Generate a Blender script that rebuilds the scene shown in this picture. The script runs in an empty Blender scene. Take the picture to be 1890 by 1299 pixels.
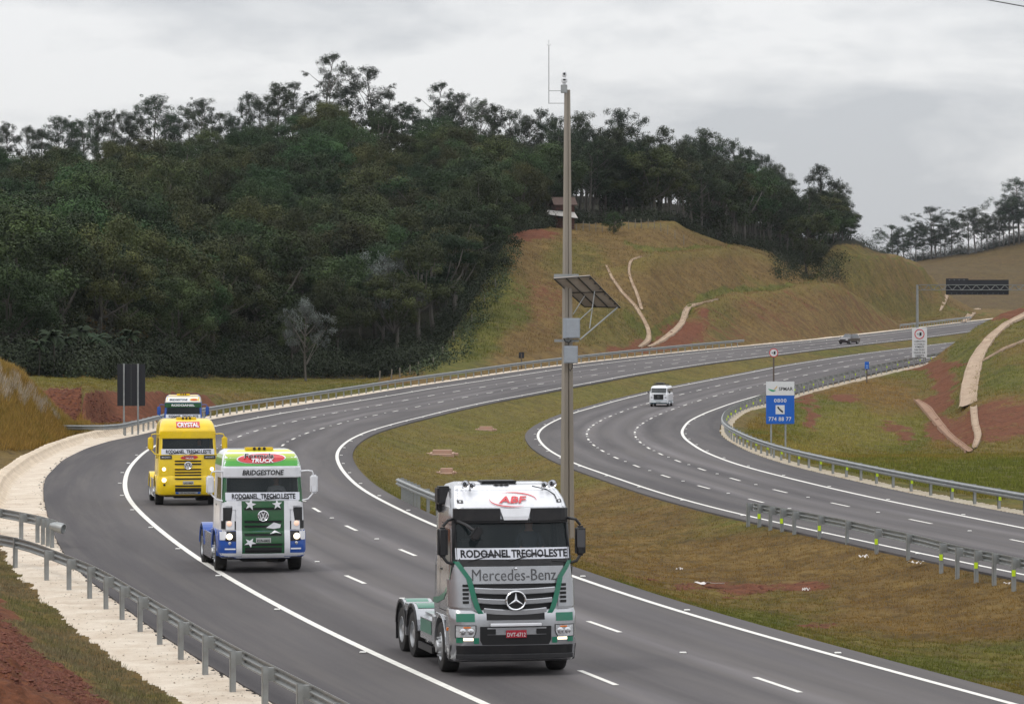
import bpy, bmesh, math, random
import numpy as np
from mathutils import Vector, Matrix, noise as mnoise
R=math.radians; PI=math.pi
sc=bpy.context.scene
COL=sc.collection
# ---------------------------------------------------------------- camera
FPX=7113.4; YH=572.6; CZ=7.633
cam=bpy.data.objects.new('camera',bpy.data.cameras.new('camera')); COL.objects.link(cam)
cam.data.sensor_width=36; cam.data.lens=36*FPX/1890; cam.data.shift_y=(YH-649.5)/1890
cam.data.clip_start=1; cam.data.clip_end=30000
cam.location=(0,0,CZ); cam.rotation_euler=(R(90),0,0)
sc.camera=cam
# ---------------------------------------------------------------- sky and sun
SUN_EL,SUN_AZ=R(52),R(235)
world=bpy.data.worlds.new('World'); sc.world=world; world.use_nodes=True
sc.view_settings.view_transform='Standard'; sc.view_settings.look='None'
sc.view_settings.exposure=0.0; sc.view_settings.gamma=1
def build_world():
    nt=world.node_tree; n=nt.nodes; L=nt.links
    bg=n['Background']; out=n['World Output']
    sky=n.new('ShaderNodeTexSky'); sky.sky_type='NISHITA'; sky.sun_disc=False
    sky.sun_elevation=SUN_EL; sky.sun_rotation=SUN_AZ
    tc=n.new('ShaderNodeTexCoord'); sep=n.new('ShaderNodeSeparateXYZ'); L.new(tc.outputs['Generated'],sep.inputs[0])
    # overcast dome: brighter towards the zenith
    r=n.new('ShaderNodeMapRange'); L.new(sep.outputs['Z'],r.inputs['Value'])
    r.inputs[1].default_value=-.02;r.inputs[2].default_value=.9;r.inputs[3].default_value=8.7;r.inputs[4].default_value=22.0
    # cloud pattern
    mp=n.new('ShaderNodeMapping'); L.new(tc.outputs['Generated'],mp.inputs[0]); mp.inputs['Scale'].default_value=(1,1,2.6); mp.inputs['Location'].default_value=(.32,0,.11)
    def nz(scale,det,ro,dist=0):
        t=n.new('ShaderNodeTexNoise'); t.inputs['Scale'].default_value=scale;t.inputs['Detail'].default_value=det;t.inputs['Roughness'].default_value=ro
        t.inputs['Distortion'].default_value=dist; L.new(mp.outputs[0],t.inputs[0]); return t
    a=nz(9,6,.5,.4); b=nz(24,5,.55,.2)
    mx=n.new('ShaderNodeMix'); mx.data_type='FLOAT'; mx.inputs[0].default_value=.3; L.new(a.outputs[0],mx.inputs[2]); L.new(b.outputs[0],mx.inputs[3])
    cr=n.new('ShaderNodeValToRGB'); L.new(mx.outputs[0],cr.inputs[0])
    e=cr.color_ramp.elements; e[0].position=.40; e[0].color=(.69,.71,.75,1); e[1].position=.56; e[1].color=(1.04,1.04,1.05,1)
    m1=n.new('ShaderNodeVectorMath'); m1.operation='SCALE'; L.new(cr.outputs[0],m1.inputs[0]); L.new(r.outputs[0],m1.inputs['Scale'])
    ad=n.new('ShaderNodeVectorMath'); ad.operation='ADD'; L.new(m1.outputs[0],ad.inputs[0])
    s2=n.new('ShaderNodeVectorMath'); s2.operation='SCALE'; s2.inputs['Scale'].default_value=.12; L.new(sky.outputs[0],s2.inputs[0]); L.new(s2.outputs[0],ad.inputs[1])
    L.new(ad.outputs[0],bg.inputs[0]); bg.inputs[1].default_value=.08
build_world()
sun=bpy.data.objects.new('sun',bpy.data.lights.new('sun','SUN')); COL.objects.link(sun)
sun.data.energy=.8; sun.data.angle=R(14); sun.data.color=(1,.96,.9)
sun.rotation_euler=(PI/2-SUN_EL,0,PI-SUN_AZ)
# ---------------------------------------------------------------- tagging helpers
def tag(o,label=None,cat=None,group=None,kind=None):
    if label: o['label']=label
    if cat: o['category']=cat
    if group: o['group']=group
    if kind: o['kind']=kind
    return o
def empty(name,loc=(0,0,0),rz=0,label=None,cat=None,group=None):
    o=bpy.data.objects.new(name,None); COL.objects.link(o); o.location=loc; o.rotation_euler=(0,0,rz); o.empty_display_size=.3
    return tag(o,label,cat,group)
def meshobj(name,me,parent=None,mat=None):
    if mat is not None:
        me.materials.clear()
        for m in (mat if isinstance(mat,(list,tuple)) else [mat]): me.materials.append(m)
    o=bpy.data.objects.new(name,me); COL.objects.link(o)
    if parent: o.parent=parent
    return o
def npmesh(name,V,F,smooth=False):
    me=bpy.data.meshes.new(name); V=np.asarray(V,np.float32); F=np.asarray(F,np.int32); k=F.shape[1]
    me.vertices.add(len(V)); me.vertices.foreach_set('co',V.ravel())
    me.loops.add(F.size); me.loops.foreach_set('vertex_index',F.ravel())
    me.polygons.add(len(F)); me.polygons.foreach_set('loop_start',np.arange(0,F.size,k,dtype=np.int32))
    try: me.polygons.foreach_set('loop_total',np.full(len(F),k,np.int32))
    except Exception: pass
    me.polygons.foreach_set('use_smooth',np.full(len(F),smooth))
    me.update(calc_edges=True); return me
def copy_tree(o,parent=None):
    c=o.copy(); COL.objects.link(c); c.parent=parent
    for ch in o.children: copy_tree(ch,c)
    return c
# ---------------------------------------------------------------- mesh builder
class MB:
    def __init__(s): s.v=[]; s.f=[]; s.m=[]; s.mi=0
    def add(s,vs,fs):
        b=len(s.v); s.v+= [tuple(p) for p in vs]; s.f+=[tuple(b+i for i in f) for f in fs]; s.m+=[s.mi]*len(fs); return s
    def box(s,x0,x1,y0,y1,z0,z1,M=None):
        c=[(x0,y0,z0),(x1,y0,z0),(x1,y1,z0),(x0,y1,z0),(x0,y0,z1),(x1,y0,z1),(x1,y1,z1),(x0,y1,z1)]
        if M is not None: c=[M@Vector(p) for p in c]
        return s.add(c,[(0,3,2,1),(4,5,6,7),(0,1,5,4),(1,2,6,5),(2,3,7,6),(3,0,4,7)])
    def tube(s,pts,r,n=8,caps=True):
        pts=[Vector(p) for p in pts]; rs=r if isinstance(r,(list,tuple)) else [r]*len(pts); rings=[]
        for i,p in enumerate(pts):
            t=(pts[min(i+1,len(pts)-1)]-pts[max(i-1,0)]).normalized(); a=Vector((0,0,1)) if abs(t.z)<.9 else Vector((1,0,0))
            u=t.cross(a).normalized(); w=t.cross(u).normalized()
            rings.append([p+(u*math.cos(2*PI*k/n)+w*math.sin(2*PI*k/n))*rs[i] for k in range(n)])
        vs=[q for rg in rings for q in rg]; fs=[]
        for i in range(len(pts)-1):
            for k in range(n): fs.append((i*n+k,i*n+(k+1)%n,(i+1)*n+(k+1)%n,(i+1)*n+k))
        if caps: fs.append(tuple(range(n-1,-1,-1))); fs.append(tuple((len(pts)-1)*n+k for k in range(n)))
        return s.add(vs,fs)
    def lathe(s,prof,n=24,M=None):   # prof: (r, x) revolved round X
        vs=[]; fs=[]
        for (r,x) in prof:
            for k in range(n):
                p=Vector((x,r*math.cos(2*PI*k/n),r*math.sin(2*PI*k/n))); vs.append(M@p if M is not None else p)
        for i in range(len(prof)-1):
            for k in range(n): fs.append((i*n+k,i*n+(k+1)%n,(i+1)*n+(k+1)%n,(i+1)*n+k))
        return s.add(vs,fs)
    def grid(s,P):
        h=len(P); w=len(P[0]); vs=[q for r in P for q in r]
        return s.add(vs,[(i*w+j,i*w+j+1,(i+1)*w+j+1,(i+1)*w+j) for i in range(h-1) for j in range(w-1)])
    def build(s,name,mat,parent=None,smooth=False,bevel=0,solid=0,seg=2,fixn=True):
        me=bpy.data.meshes.new(name); me.from_pydata([tuple(p) for p in s.v],[],s.f); me.update()
        if isinstance(mat,(list,tuple)):
            for m in mat: me.materials.append(m)
            me.polygons.foreach_set('material_index',s.m)
        else: me.materials.append(mat)
        if bevel or solid or fixn:
            bm=bmesh.new(); bm.from_mesh(me)
            if fixn: bmesh.ops.recalc_face_normals(bm,faces=bm.faces)
            if bevel:
                ed=[e for e in bm.edges if len(e.link_faces)==2 and e.calc_face_angle(0)>R(30)]
                bmesh.ops.bevel(bm,geom=ed,offset=bevel,segments=seg,affect='EDGES',clamp_overlap=True)
            if solid: bmesh.ops.solidify(bm,geom=bm.faces,thickness=solid)
            bm.to_mesh(me); bm.free()
        if smooth:
            me.polygons.foreach_set('use_smooth',[True]*len(me.polygons))
            try: me.set_sharp_from_angle(angle=R(38))
            except Exception: pass
        me.update()
        return meshobj(name,me,parent)
# ---------------------------------------------------------------- materials
MATS={}
def pmat(name,col,rough=.6,metal=0,spec=.5,emit=None,estr=0,noise=0,nscale=4,bump=0,bscale=40,coat=0,alpha=1,trans=0,dirt=None,dirt_amt=0,dscale=3,vcol=None,ior=1.45,objvar=0,dust=0,stretch=None):
    m=bpy.data.materials.new(name); m.use_nodes=True; nt=m.node_tree; n=nt.nodes; L=nt.links; b=n['Principled BSDF']
    b.inputs['Base Color'].default_value=(*col,1); b.inputs['Roughness'].default_value=rough; b.inputs['Metallic'].default_value=metal
    b.inputs['Specular IOR Level'].default_value=spec; b.inputs['IOR'].default_value=ior
    b.inputs['Coat Weight'].default_value=coat; b.inputs['Coat Roughness'].default_value=.08; b.inputs['Alpha'].default_value=alpha
    b.inputs['Transmission Weight'].default_value=trans
    if emit: b.inputs['Emission Color'].default_value=(*emit,1); b.inputs['Emission Strength'].default_value=estr
    tc=n.new('ShaderNodeTexCoord'); src=tc.outputs['Object']
    if stretch:
        mp=n.new('ShaderNodeMapping'); mp.inputs['Scale'].default_value=stretch; L.new(src,mp.inputs[0]); src=mp.outputs[0]
    cur=None
    def setc(sock):
        L.new(sock,b.inputs['Base Color'])
    if vcol:
        a=n.new('ShaderNodeAttribute'); a.attribute_name=vcol
        mm=n.new('ShaderNodeMix'); mm.data_type='RGBA'; mm.blend_type='MULTIPLY'; mm.inputs[0].default_value=1; mm.inputs[6].default_value=(*col,1); L.new(a.outputs['Color'],mm.inputs[7]); cur=mm.outputs[2]
    if objvar:
        oi=n.new('ShaderNodeObjectInfo'); h=n.new('ShaderNodeHueSaturation')
        r1=n.new('ShaderNodeMapRange'); L.new(oi.outputs['Random'],r1.inputs[0]); r1.inputs[3].default_value=1-objvar; r1.inputs[4].default_value=1+objvar; L.new(r1.outputs[0],h.inputs['Value'])
        ma=n.new('ShaderNodeMath'); ma.operation='MULTIPLY'; ma.inputs[1].default_value=7.31; L.new(oi.outputs['Random'],ma.inputs[0]); fr=n.new('ShaderNodeMath'); fr.operation='FRACT'; L.new(ma.outputs[0],fr.inputs[0])
        r2=n.new('ShaderNodeMapRange'); L.new(fr.outputs[0],r2.inputs[0]); r2.inputs[3].default_value=.5-.05*objvar/.3; r2.inputs[4].default_value=.5+.03*objvar/.3; L.new(r2.outputs[0],h.inputs['Hue'])
        if cur: L.new(cur,h.inputs['Color'])
        else: h.inputs['Color'].default_value=(*col,1)
        cur=h.outputs[0]
    if noise:
        t=n.new('ShaderNodeTexNoise'); t.inputs['Scale'].default_value=nscale; t.inputs['Detail'].default_value=6; t.inputs['Roughness'].default_value=.6; L.new(src,t.inputs[0])
        r=n.new('ShaderNodeMapRange'); L.new(t.outputs[0],r.inputs[0]); r.inputs[1].default_value=.25; r.inputs[2].default_value=.75; r.inputs[3].default_value=1-noise; r.inputs[4].default_value=1+noise
        s=n.new('ShaderNodeVectorMath'); s.operation='SCALE'; L.new(r.outputs[0],s.inputs['Scale'])
        if cur: L.new(cur,s.inputs[0])
        else: s.inputs[0].default_value=col
        cur=s.outputs[0]
    if dirt:
        t=n.new('ShaderNodeTexNoise'); t.inputs['Scale'].default_value=dscale; t.inputs['Detail'].default_value=8; t.inputs['Roughness'].default_value=.7; L.new(src,t.inputs[0])
        r=n.new('ShaderNodeMapRange'); L.new(t.outputs[0],r.inputs[0]); r.inputs[1].default_value=.45; r.inputs[2].default_value=.8; r.inputs[4].default_value=dirt_amt
        mm=n.new('ShaderNodeMix'); mm.data_type='RGBA'; L.new(r.outputs[0],mm.inputs[0]); mm.inputs[7].default_value=(*dirt,1)
        if cur: L.new(cur,mm.inputs[6])
        else: mm.inputs[6].default_value=(*col,1)
        cur=mm.outputs[2]
    if cur: setc(cur)
    if bump:
        t=n.new('ShaderNodeTexNoise'); t.inputs['Scale'].default_value=bscale; t.inputs['Detail'].default_value=5; L.new(src,t.inputs[0])
        bp=n.new('ShaderNodeBump'); bp.inputs['Strength'].default_value=bump; bp.inputs['Distance'].default_value=.02; L.new(t.outputs[0],bp.inputs['Height']); L.new(bp.outputs[0],b.inputs['Normal'])
    MATS[name]=m; return m
# ---------------------------------------------------------------- survey of the place
YK=np.array([0,60,120,180,240,300,380,480,600,750.])
Z1=np.array([-.02,0,.29,.2,.02,-.13,.77,2.68,4.06,5.89]); Z2=np.array([-.2,-.4,-.61,-.43,-.56,-.64,.26,2.38,3.86,5.9])
def cubic(xk,yk):
    n=len(xk);h=np.diff(xk);M=np.zeros((n,n));r=np.zeros(n);M[0,0]=M[-1,-1]=1
    for i in range(1,n-1):
        M[i,i-1]=h[i-1];M[i,i]=2*(h[i-1]+h[i]);M[i,i+1]=h[i];r[i]=6*((yk[i+1]-yk[i])/h[i]-(yk[i]-yk[i-1])/h[i-1])
    m=np.linalg.solve(M,r)
    def f(x):
        x=np.asarray(x,float); i=np.clip(np.searchsorted(xk,x)-1,0,n-2);a=x-xk[i];b=xk[i+1]-x;hh=h[i]
        y=(m[i]*b**3+m[i+1]*a**3)/(6*hh)+(yk[i]/hh-m[i]*hh/6)*b+(yk[i+1]/hh-m[i+1]*hh/6)*a
        sl=(yk[-1]-yk[-2])/h[-1]+h[-1]*m[-2]/6
        return np.where(x>xk[-1],yk[-1]+sl*(x-xk[-1]),np.where(x<0,yk[0],y))
    return f
g1=cubic(YK,Z1); g2=cubic(YK,Z2)
DD=np.linspace(35,1500,6000)
def back(pts,zf):
    out=[]; zz=zf(DD)
    for (px,py) in pts:
        g=CZ-(py-YH)/FPX*DD-zz; s=np.where((g[:-1]>0)&(g[1:]<=0))[0]; k=s[0] if len(s) else len(DD)-2
        t=g[k]/(g[k]-g[k+1]) if len(s) else 0; d=DD[k]+t*(DD[k+1]-DD[k]); out.append(((px-945)/FPX*d,d))
    return np.array(out)
def W(px,py,Y): return Vector(((px-945)/FPX*Y,Y,CZ-(py-YH)/FPX*Y))
LL=[(895,1299),(750,1232),(620,1175.6),(443,1080.5),(364,1031),(321.4,1000),(277.8,964.5),(251.3,939.4),(232.8,917),(228.8,895.8),(234,869.3),(246,853.4),(264.6,835),(287,821),(398,785.2),(500,766),(532,760),(664.5,739),(796.8,716.4),(900,701),(1032,681),(1160,665.5),(1300,650),(1400,640.5),(1538,627),(1684,610),(1789,597)]
LR=[(1860,1296),(1698,1252),(1540,1210),(1437,1181.5),(1304.6,1144),(1172,1104.5),(1073,1069.3),(820,979),(764.5,953.2),(698.4,921.4),(658.7,897.6),(630,867),(619.6,843.4),(625,827.5),(643.4,811.6),(677.8,795.8),(743.9,777.2),(823.3,757.4),(900,740.7),(1036,715.6),(1164.5,691.3),(1297,671),(1432,654.5),(1564.5,638.6),(1683.6,625.4),(1776,613.5)]
RL=[(1890,1060),(1670,1015),(1509,979.6),(1437,964.8),(1344,944.4),(1236,915.3),(1188,900),(1125,877.8),(1062,856.6),(1036,844),(1011,830),(996.6,815.6),(991,803.7),(996.6,793),(1011,782.5),(1036,770.6),(1061,760.6),(1138,739),(1199,724.3),(1236,715.6),(1323,699),(1400,684.7),(1432,677.5),(1564.5,657),(1683.6,642),(1736.5,634.7)]
RR=[(1890,974.3),(1704.8,937.8),(1585.8,913.5),(1490.5,891),(1400,868.5),(1349.7,854),(1296.8,832.8),(1262.4,809),(1257,795.8),(1270,777),(1302,761.4),(1349.7,744),(1400,729.6),(1469,710.8),(1591,683),(1683.6,665)]
EL=[(512,1299),(476,1277),(420,1248),(361,1212),(282,1159),(230,1120),(184,1084),(138,1048),(108,1005),(100.5,986),(88,950),(82,927),(79.4,901),(84,880),(116,848),(158.7,827),(206,812.4),(238,806),(291,794)]
YS=np.arange(30,1500,2.)
def smooth_line(P,sig=6,near_ext=None,far=None):
    P=P[np.argsort(P[:,1])]
    x=np.interp(YS,P[:,1],P[:,0])
    s0=(P[2,0]-P[0,0])/(P[2,1]-P[0,1]); x=np.where(YS<P[0,1],P[0,0]+s0*(YS-P[0,1]),x)
    s1=(P[-1,0]-P[-4,0])/(P[-1,1]-P[-4,1]); x=np.where(YS>P[-1,1],P[-1,0]+s1*(YS-P[-1,1]),x)
    k=np.exp(-.5*(np.arange(-20,21)*2/sig)**2); k/=k.sum()
    xp=np.concatenate([x[0]+s0*2*np.arange(-20,0),x,x[-1]+s1*2*np.arange(1,21)])
    return np.convolve(xp,k,'valid')
xLL=smooth_line(back(LL,g1)); xLR=smooth_line(back(LR,g1)); xRL=smooth_line(back(RL,g2)); xRR=smooth_line(back(RR,g2))
# beyond the surveyed stretch the other lines run parallel to the outer left line
def follow(x,ref,y0):
    i=int((y0-30)/2); w=np.clip((YS-y0)/60,0,1); d=x[i]-ref[i]; return x*(1-w)+(ref+d)*w
xLR=follow(xLR,xLL,560); xRL=follow(xRL,xLL,480); xRR=follow(xRR,xLL,430)
def normals(x):
    dx=np.gradient(x,YS); l=np.sqrt(1+dx*dx); return 1/l,-dx/l     # unit vector pointing right of travel (+X)
def offset(x,d):
    nx,ny=normals(x); X=x+nx*d; Y=YS+ny*d
    o=np.argsort(Y); return np.interp(YS,Y[o],X[o])
e=back(EL,g1); e=e[np.argsort(e[:,1])]; xo=offset(xLL,-2.7)
xA=np.interp(YS,e[:,1],e[:,0]); sl=(e[1,0]-e[0,0])/(e[1,1]-e[0,1]); xA=np.where(YS<e[0,1],e[0,0]+sl*(YS-e[0,1]),xA); wA=np.clip((YS-225)/25,0,1); xA=xA*(1-wA)+xo*wA
k=np.exp(-.5*(np.arange(-10,11)*2/3.)**2);k/=k.sum(); xA[10:-10]=np.convolve(xA,k,'valid')
xB=offset(xLR,.8); xC=offset(xRL,-.85); xD=offset(xRR,2.55)
def atY(x,Y): return np.interp(Y,YS,x)
# ---------------------------------------------------------------- terrain
def vnoise(x,y,seed=0):
    xi=np.floor(x);yi=np.floor(y);fx=x-xi;fy=y-yi;fx=fx*fx*(3-2*fx);fy=fy*fy*(3-2*fy)
    def h(a,b):
        v=np.sin(a*127.1+b*311.7+seed*74.7)*43758.5453; return v-np.floor(v)
    return (h(xi,yi)*(1-fx)+h(xi+1,yi)*fx)*(1-fy)+(h(xi,yi+1)*(1-fx)+h(xi+1,yi+1)*fx)*fy
def fbm(x,y,o=4,seed=0):
    s=0;a=.5;
    for i in range(o): s=s+a*(vnoise(x,y,seed+i)-.5);x=x*2.03+11;y=y*2.03+7;a*=.5
    return s
def sstep(a,b,x): t=np.clip((x-a)/(b-a),0,1); return t*t*(3-2*t)
# left land: per picture column, survey lines (depth, height in picture) from the foot of the verge to far away
HT={-400:(190,[(215,520),(240,700),(258,740),(265,712),(300,692),(450,540),(640,372),(800,600)]),
 0:(199,[(222,668),(240,740),(255,765),(262,715),(300,697),(450,540),(640,350),(800,600)]),
 30:(201,[(226,685),(243,745),(256,772),(263,715),(300,697),(450,540),(640,345),(800,600)]),
 60:(204,[(230,715),(246,750),(257,776),(264,716),(302,697),(450,540),(640,343),(800,600)]),
 100:(215,[(236,758),(248,774),(257,779),(265,716),(305,697),(450,540),(640,340),(800,600)]),
 135:(232,[(240,791),(250,786),(257,780),(265,717),(308,697),(450,540),(640,338),(800,600)]),
 200:(225,[(236,792),(246,786),(257,780),(266,718),(315,697),(450,540),(640,335),(800,600)]),
 300:(240,[(247,784),(252,781),(258,777),(268,721),(325,697),(450,540),(640,325),(800,600)]),
 390:(256,[(261,768),(266,764),(271,758),(281,726),(345,698),(460,530),(645,300),(800,590)]),
 500:(286,[(291,743),(296,738),(302,734),(312,724),(370,699),(480,520),(650,285),(800,590)]),
 600:(310,[(315,726),(320,722),(326,719),(336,713),(385,700),(490,520),(655,262),(800,580)]),
 700:(335,[(340,708),(345,706),(350,705),(356,704),(395,702),(500,520),(665,285),(800,580)]),
 760:(350,[(354,700),(358,698),(364,697),(372,696),(395,690),(500,500),(665,295),(800,580)]),
 800:(359,[(364,692),(370,688),(378,684),(388,678),(402,672),(500,490),(665,300),(800,580)]),
 850:(370,[(378,680),(388,665),(400,645),(412,620),(428,592),(510,470),(665,310),(800,580)]),
 900:(381,[(392,665),(408,635),(424,595),(446,548),(470,505),(540,440),(668,330),(800,580)]),
 940:(390,[(404,652),(424,600),(448,540),(480,470),(508,432),(570,420),(670,340),(800,580)]),
 1040:(412,[(428,632),(452,570),(482,510),(512,450),(538,417),(556,414),(675,358),(800,580)]),
 1120:(429,[(444,622),(468,560),(494,500),(524,440),(548,413),(568,410),(680,366),(820,580)]),
 1200:(447,[(456,638),(462,634),(508,472),(516,468),(548,411),(570,408),(685,374),(830,580)]),
 1245:(458,[(478,606),(484,602),(525,466),(534,463),(560,412),(582,412),(688,380),(830,580)]),
 1300:(470,[(500,560),(507,556),(546,460),(554,457),(577,437),(598,436),(692,388),(840,580)]),
 1330:(477,[(512,550),(520,547),(556,457),(565,455),(582,451),(605,448),(694,398),(840,580)]),
 1375:(489,[(532,543),(541,540),(583,459),(594,461),(600,458),(616,452),(699,407),(840,580)]),
 1417:(499,[(542,536),(552,536),(586,477),(596,480),(605,472),(622,462),(700,415),(840,580)]),
 1460:(510,[(554,530),(563,530),(592,504),(602,507),(620,500),(640,484),(702,432),(840,580)]),
 1495:(522,[(566,526),(575,525),(600,520),(608,523),(640,500),(660,480),(706,445),(840,580)]),
 1545:(545,[(585,525),(596,533),(640,545),(668,474),(676,473),(700,447),(720,450),(850,580)]),
 1577:(562,[(596,539),(606,550),(650,560),(680,474),(688,473),(708,445),(725,452),(855,580)]),
 1609:(579,[(606,560),(616,572),(660,580),(696,473),(704,472),(722,460),(735,468),(860,580)]),
 1640:(597,[(615,584),(624,594),(668,592),(712,473),(720,472),(732,470),(748,478),(868,580)]),
 1664:(611,[(622,600),(632,604),(678,596),(726,475),(738,474),(745,474),(756,482),(874,580)]),
 1695:(632,[(640,605),(652,604),(700,590),(748,491),(760,491),(768,492),(778,500),(880,580)]),
 1722:(650,[(658,602),(668,600),(715,585),(768,514),(780,514),(788,515),(796,525),(885,580)]),
 1750:(670,[(680,597),(690,593),(705,585),(730,570),(780,545),(790,548),(800,555),(890,575)]),
 1800:(708,[(720,592),(730,590),(745,587),(770,580),(800,572),(810,573),(820,575),(900,575)]),
 1890:(780,[(790,585),(800,584),(815,583),(830,580),(850,577),(860,577),(870,577),(910,572)]),
 2600:(900,[(910,575),(915,575),(920,574),(925,573),(930,572),(935,572),(940,572),(950,570)])}
# far land: foot, terrace, terrace back, crest, beyond
FT={-400:[(1150,560),(1200,540),(1215,540),(1300,530),(1600,540)],1500:[(1150,560),(1200,540),(1215,540),(1300,530),(1600,540)],
 1640:[(1150,545),(1200,520),(1215,520),(1300,492),(1600,540)],1690:[(1150,540),(1200,505),(1215,503),(1300,481),(1600,540)],
 1750:[(1150,540),(1200,500),(1215,498),(1300,470),(1600,540)],1800:[(1150,538),(1200,499),(1215,497),(1300,463),(1600,540)],
 1850:[(1150,536),(1200,501),(1215,499),(1300,450),(1600,540)],1890:[(1150,534),(1200,502),(1215,500),(1300,440),(1600,540)],2600:[(1150,530),(1200,500),(1215,500),(1300,430),(1600,540)]}
hk=np.array(sorted(HT)); fk=np.array(sorted(FT))
def edgeY(x,near):      # depth at which each picture column crosses line x; near=False the far crossing
    u=x/YS*FPX+945; return u
uA=edgeY(xA,0); iA=int(np.argmin(uA[:150]))
def farA(px): # far crossing of the left outer edge
    return np.interp(px,uA[iA:],YS[iA:])
uD=edgeY(xD,0); iD=int(np.argmin(uD[:200]))
def farD(px): return np.interp(px,uD[iD:],YS[iD:])
def nearD(px): return np.interp(px,uD[:iD+1][::-1],YS[:iD+1][::-1])
# right land: fraction of the way from the near verge to the far verge, height in picture
RT={1340:[(.1,None),(.9,None)],
 1420:[(.03,None),(.15,826),(.32,810),(.62,785),(.93,752),(.99,747)],
 1500:[(.02,None),(.14,848),(.36,833),(.66,780),(.96,724),(.99,721)],
 1600:[(.02,None),(.18,848),(.36,842),(.66,768),(.96,702),(.99,698)],
 1700:[(.02,None),(.2,846),(.37,842),(.68,765),(.95,681),(.99,676)],
 1760:[(.02,None),(.22,845),(.36,842),(.6,762),(.93,632),(.99,655)],
 1800:[(.02,None),(.23,843),(.34,843),(.6,725),(.91,604),(.99,640)],
 1850:[(.02,None),(.23,842),(.34,843),(.56,715),(.89,577),(.99,630)],
 1890:[(.02,None),(.23,841),(.33,843),(.55,700),(.87,567),(.99,625)],
 2100:[(.02,None),(.25,838),(.33,840),(.55,640),(.85,530),(.99,600)],
 2700:[(.02,None),(.3,835),(.35,835),(.55,600),(.85,480),(.99,570)]}
rk=np.array(sorted(k for k in RT if k!=1340))
nyA_=normals(xA)[1]
KX=back([(-60,1040),(-30,960),(-6,925),(5,896),(21,880),(53,856),(106,829.6),(159,812),(206,801.5),(250,794),(285,787)],g1)
def col_lines(px):
    i=int(np.clip(np.searchsorted(hk,px)-1,0,len(hk)-2)); a,b=hk[i],hk[i+1]; t=np.clip((px-a)/(b-a),0,1)
    fa,la=HT[a]; fb,lb=HT[b]; ft=fa*(1-t)+fb*t
    foot=(farA(px)+float(np.clip(3.6/max(abs(float(atY(nyA_,farA(px)))),.28),4.5,11))) if px>=150 else None
    if px<150: foot=ft
    L=[((p[0]-fa)*(1-t)+(q[0]-fb)*t+foot, p[1]*(1-t)+q[1]*t) for p,q in zip(la,lb)]
    i=int(np.clip(np.searchsorted(fk,px)-1,0,len(fk)-2)); a,b=fk[i],fk[i+1]; t=np.clip((px-a)/(b-a),0,1)
    L+=[((p[0])*(1-t)+(q[0])*t, p[1]*(1-t)+q[1]*t) for p,q in zip(FT[a],FT[b])]
    return foot,L
def ramp_ground(Y): return g1(np.minimum(Y,900))
def col_height(px,Y):
    """terrain height down one picture column, vectorised over depth"""
    X=(px-945)/FPX*Y
    a,b,c,d=atY(xA,Y),atY(xB,Y),atY(xC,Y),atY(xD,Y)
    z1=g1(Y); z2=g2(Y); z=np.zeros_like(Y)
    nxA,_=normals(xA); nA=atY(nxA,Y)
    # left land
    foot,L=col_lines(px)
    ky=[foot]; kz=[float(g1(foot))+.02]
    for (yy,py) in L:
        yy=max(yy,ky[-1]+.8); ky.append(yy); kz.append(CZ-(py-YH)/FPX*yy)
    ky.append(6000); kz.append(kz[-1])
    t=(a-X)*nA
    base=z1+.02+np.where(Y<150,.30*np.clip(t-2.3,0,12)*sstep(150,118,Y),0)-.03*np.clip(t,0,2)
    zl=np.interp(Y,ky,kz)
    left=np.where(Y<foot,base,zl)
    # rounded crests
    # median
    m=np.clip((X-b)/np.maximum(c-b,.1),0,1); wd=np.maximum(c-b,0)*nA
    dep=np.minimum(wd*.085,1.15)
    zm=z1*(1-m)+z2*m-dep*np.sin(PI*np.clip(m,0,1))**.9-.05*np.minimum(np.minimum(m,1-m)*wd,.5)/.5
    # right land
    zr=z2.copy()
    if px>1330:
        Yn,Yf=float(nearD(px)),float(farD(px))
        if px<1420: A=RT[1420];B=RT[1420];tt=0
        else:
            i=int(np.clip(np.searchsorted(rk,px)-1,0,len(rk)-2)); tt=np.clip((px-rk[i])/(rk[i+1]-rk[i]),0,1); A=RT[rk[i]];B=RT[rk[i+1]]
        ry=[Yn];rz=[float(g2(Yn))]
        for p,q in zip(A,B):
            f=p[0]*(1-tt)+q[0]*tt; yy=Yn+f*(Yf-Yn)
            if p[1] is None: zz=float(g2(yy))+.03
            elif px<1420: w=(px-1340)/80; zz=(CZ-(p[1]-YH)/FPX*yy)*w+float(g2(yy))*(1-w) if w>0 else float(g2(yy))
            else: zz=CZ-((p[1]*(1-tt)+q[1]*tt)-YH)/FPX*yy
            ry.append(yy);rz.append(zz)
        ry.append(Yf);rz.append(float(g2(Yf)))
        k=np.interp(Y,ry,rz); zr=k
    z=np.where(X<a,left,np.where(X<b,z1-.07,np.where(X<c,zm,np.where(X<d,z2-.07,zr))))
    # soften the step at the road edges so that the sheet stays below the paving
    return z
PXC=np.unique(np.concatenate([np.arange(-900,-100,25),np.arange(-100,1990,3.5),np.arange(1990,2900,30)])).astype(float)
rows=[36.]
while rows[-1]<1500: rows.append(rows[-1]*(1.0034 if rows[-1]<800 else 1.006))
rows+= [1700,2200,3500,6000]
YR=np.array(rows)
HZ=np.stack([col_height(p,YR) for p in PXC])          # [column,row]
GX=(PXC[:,None]-945)/FPX*YR[None]; GY=np.broadcast_to(YR[None],GX.shape)
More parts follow.
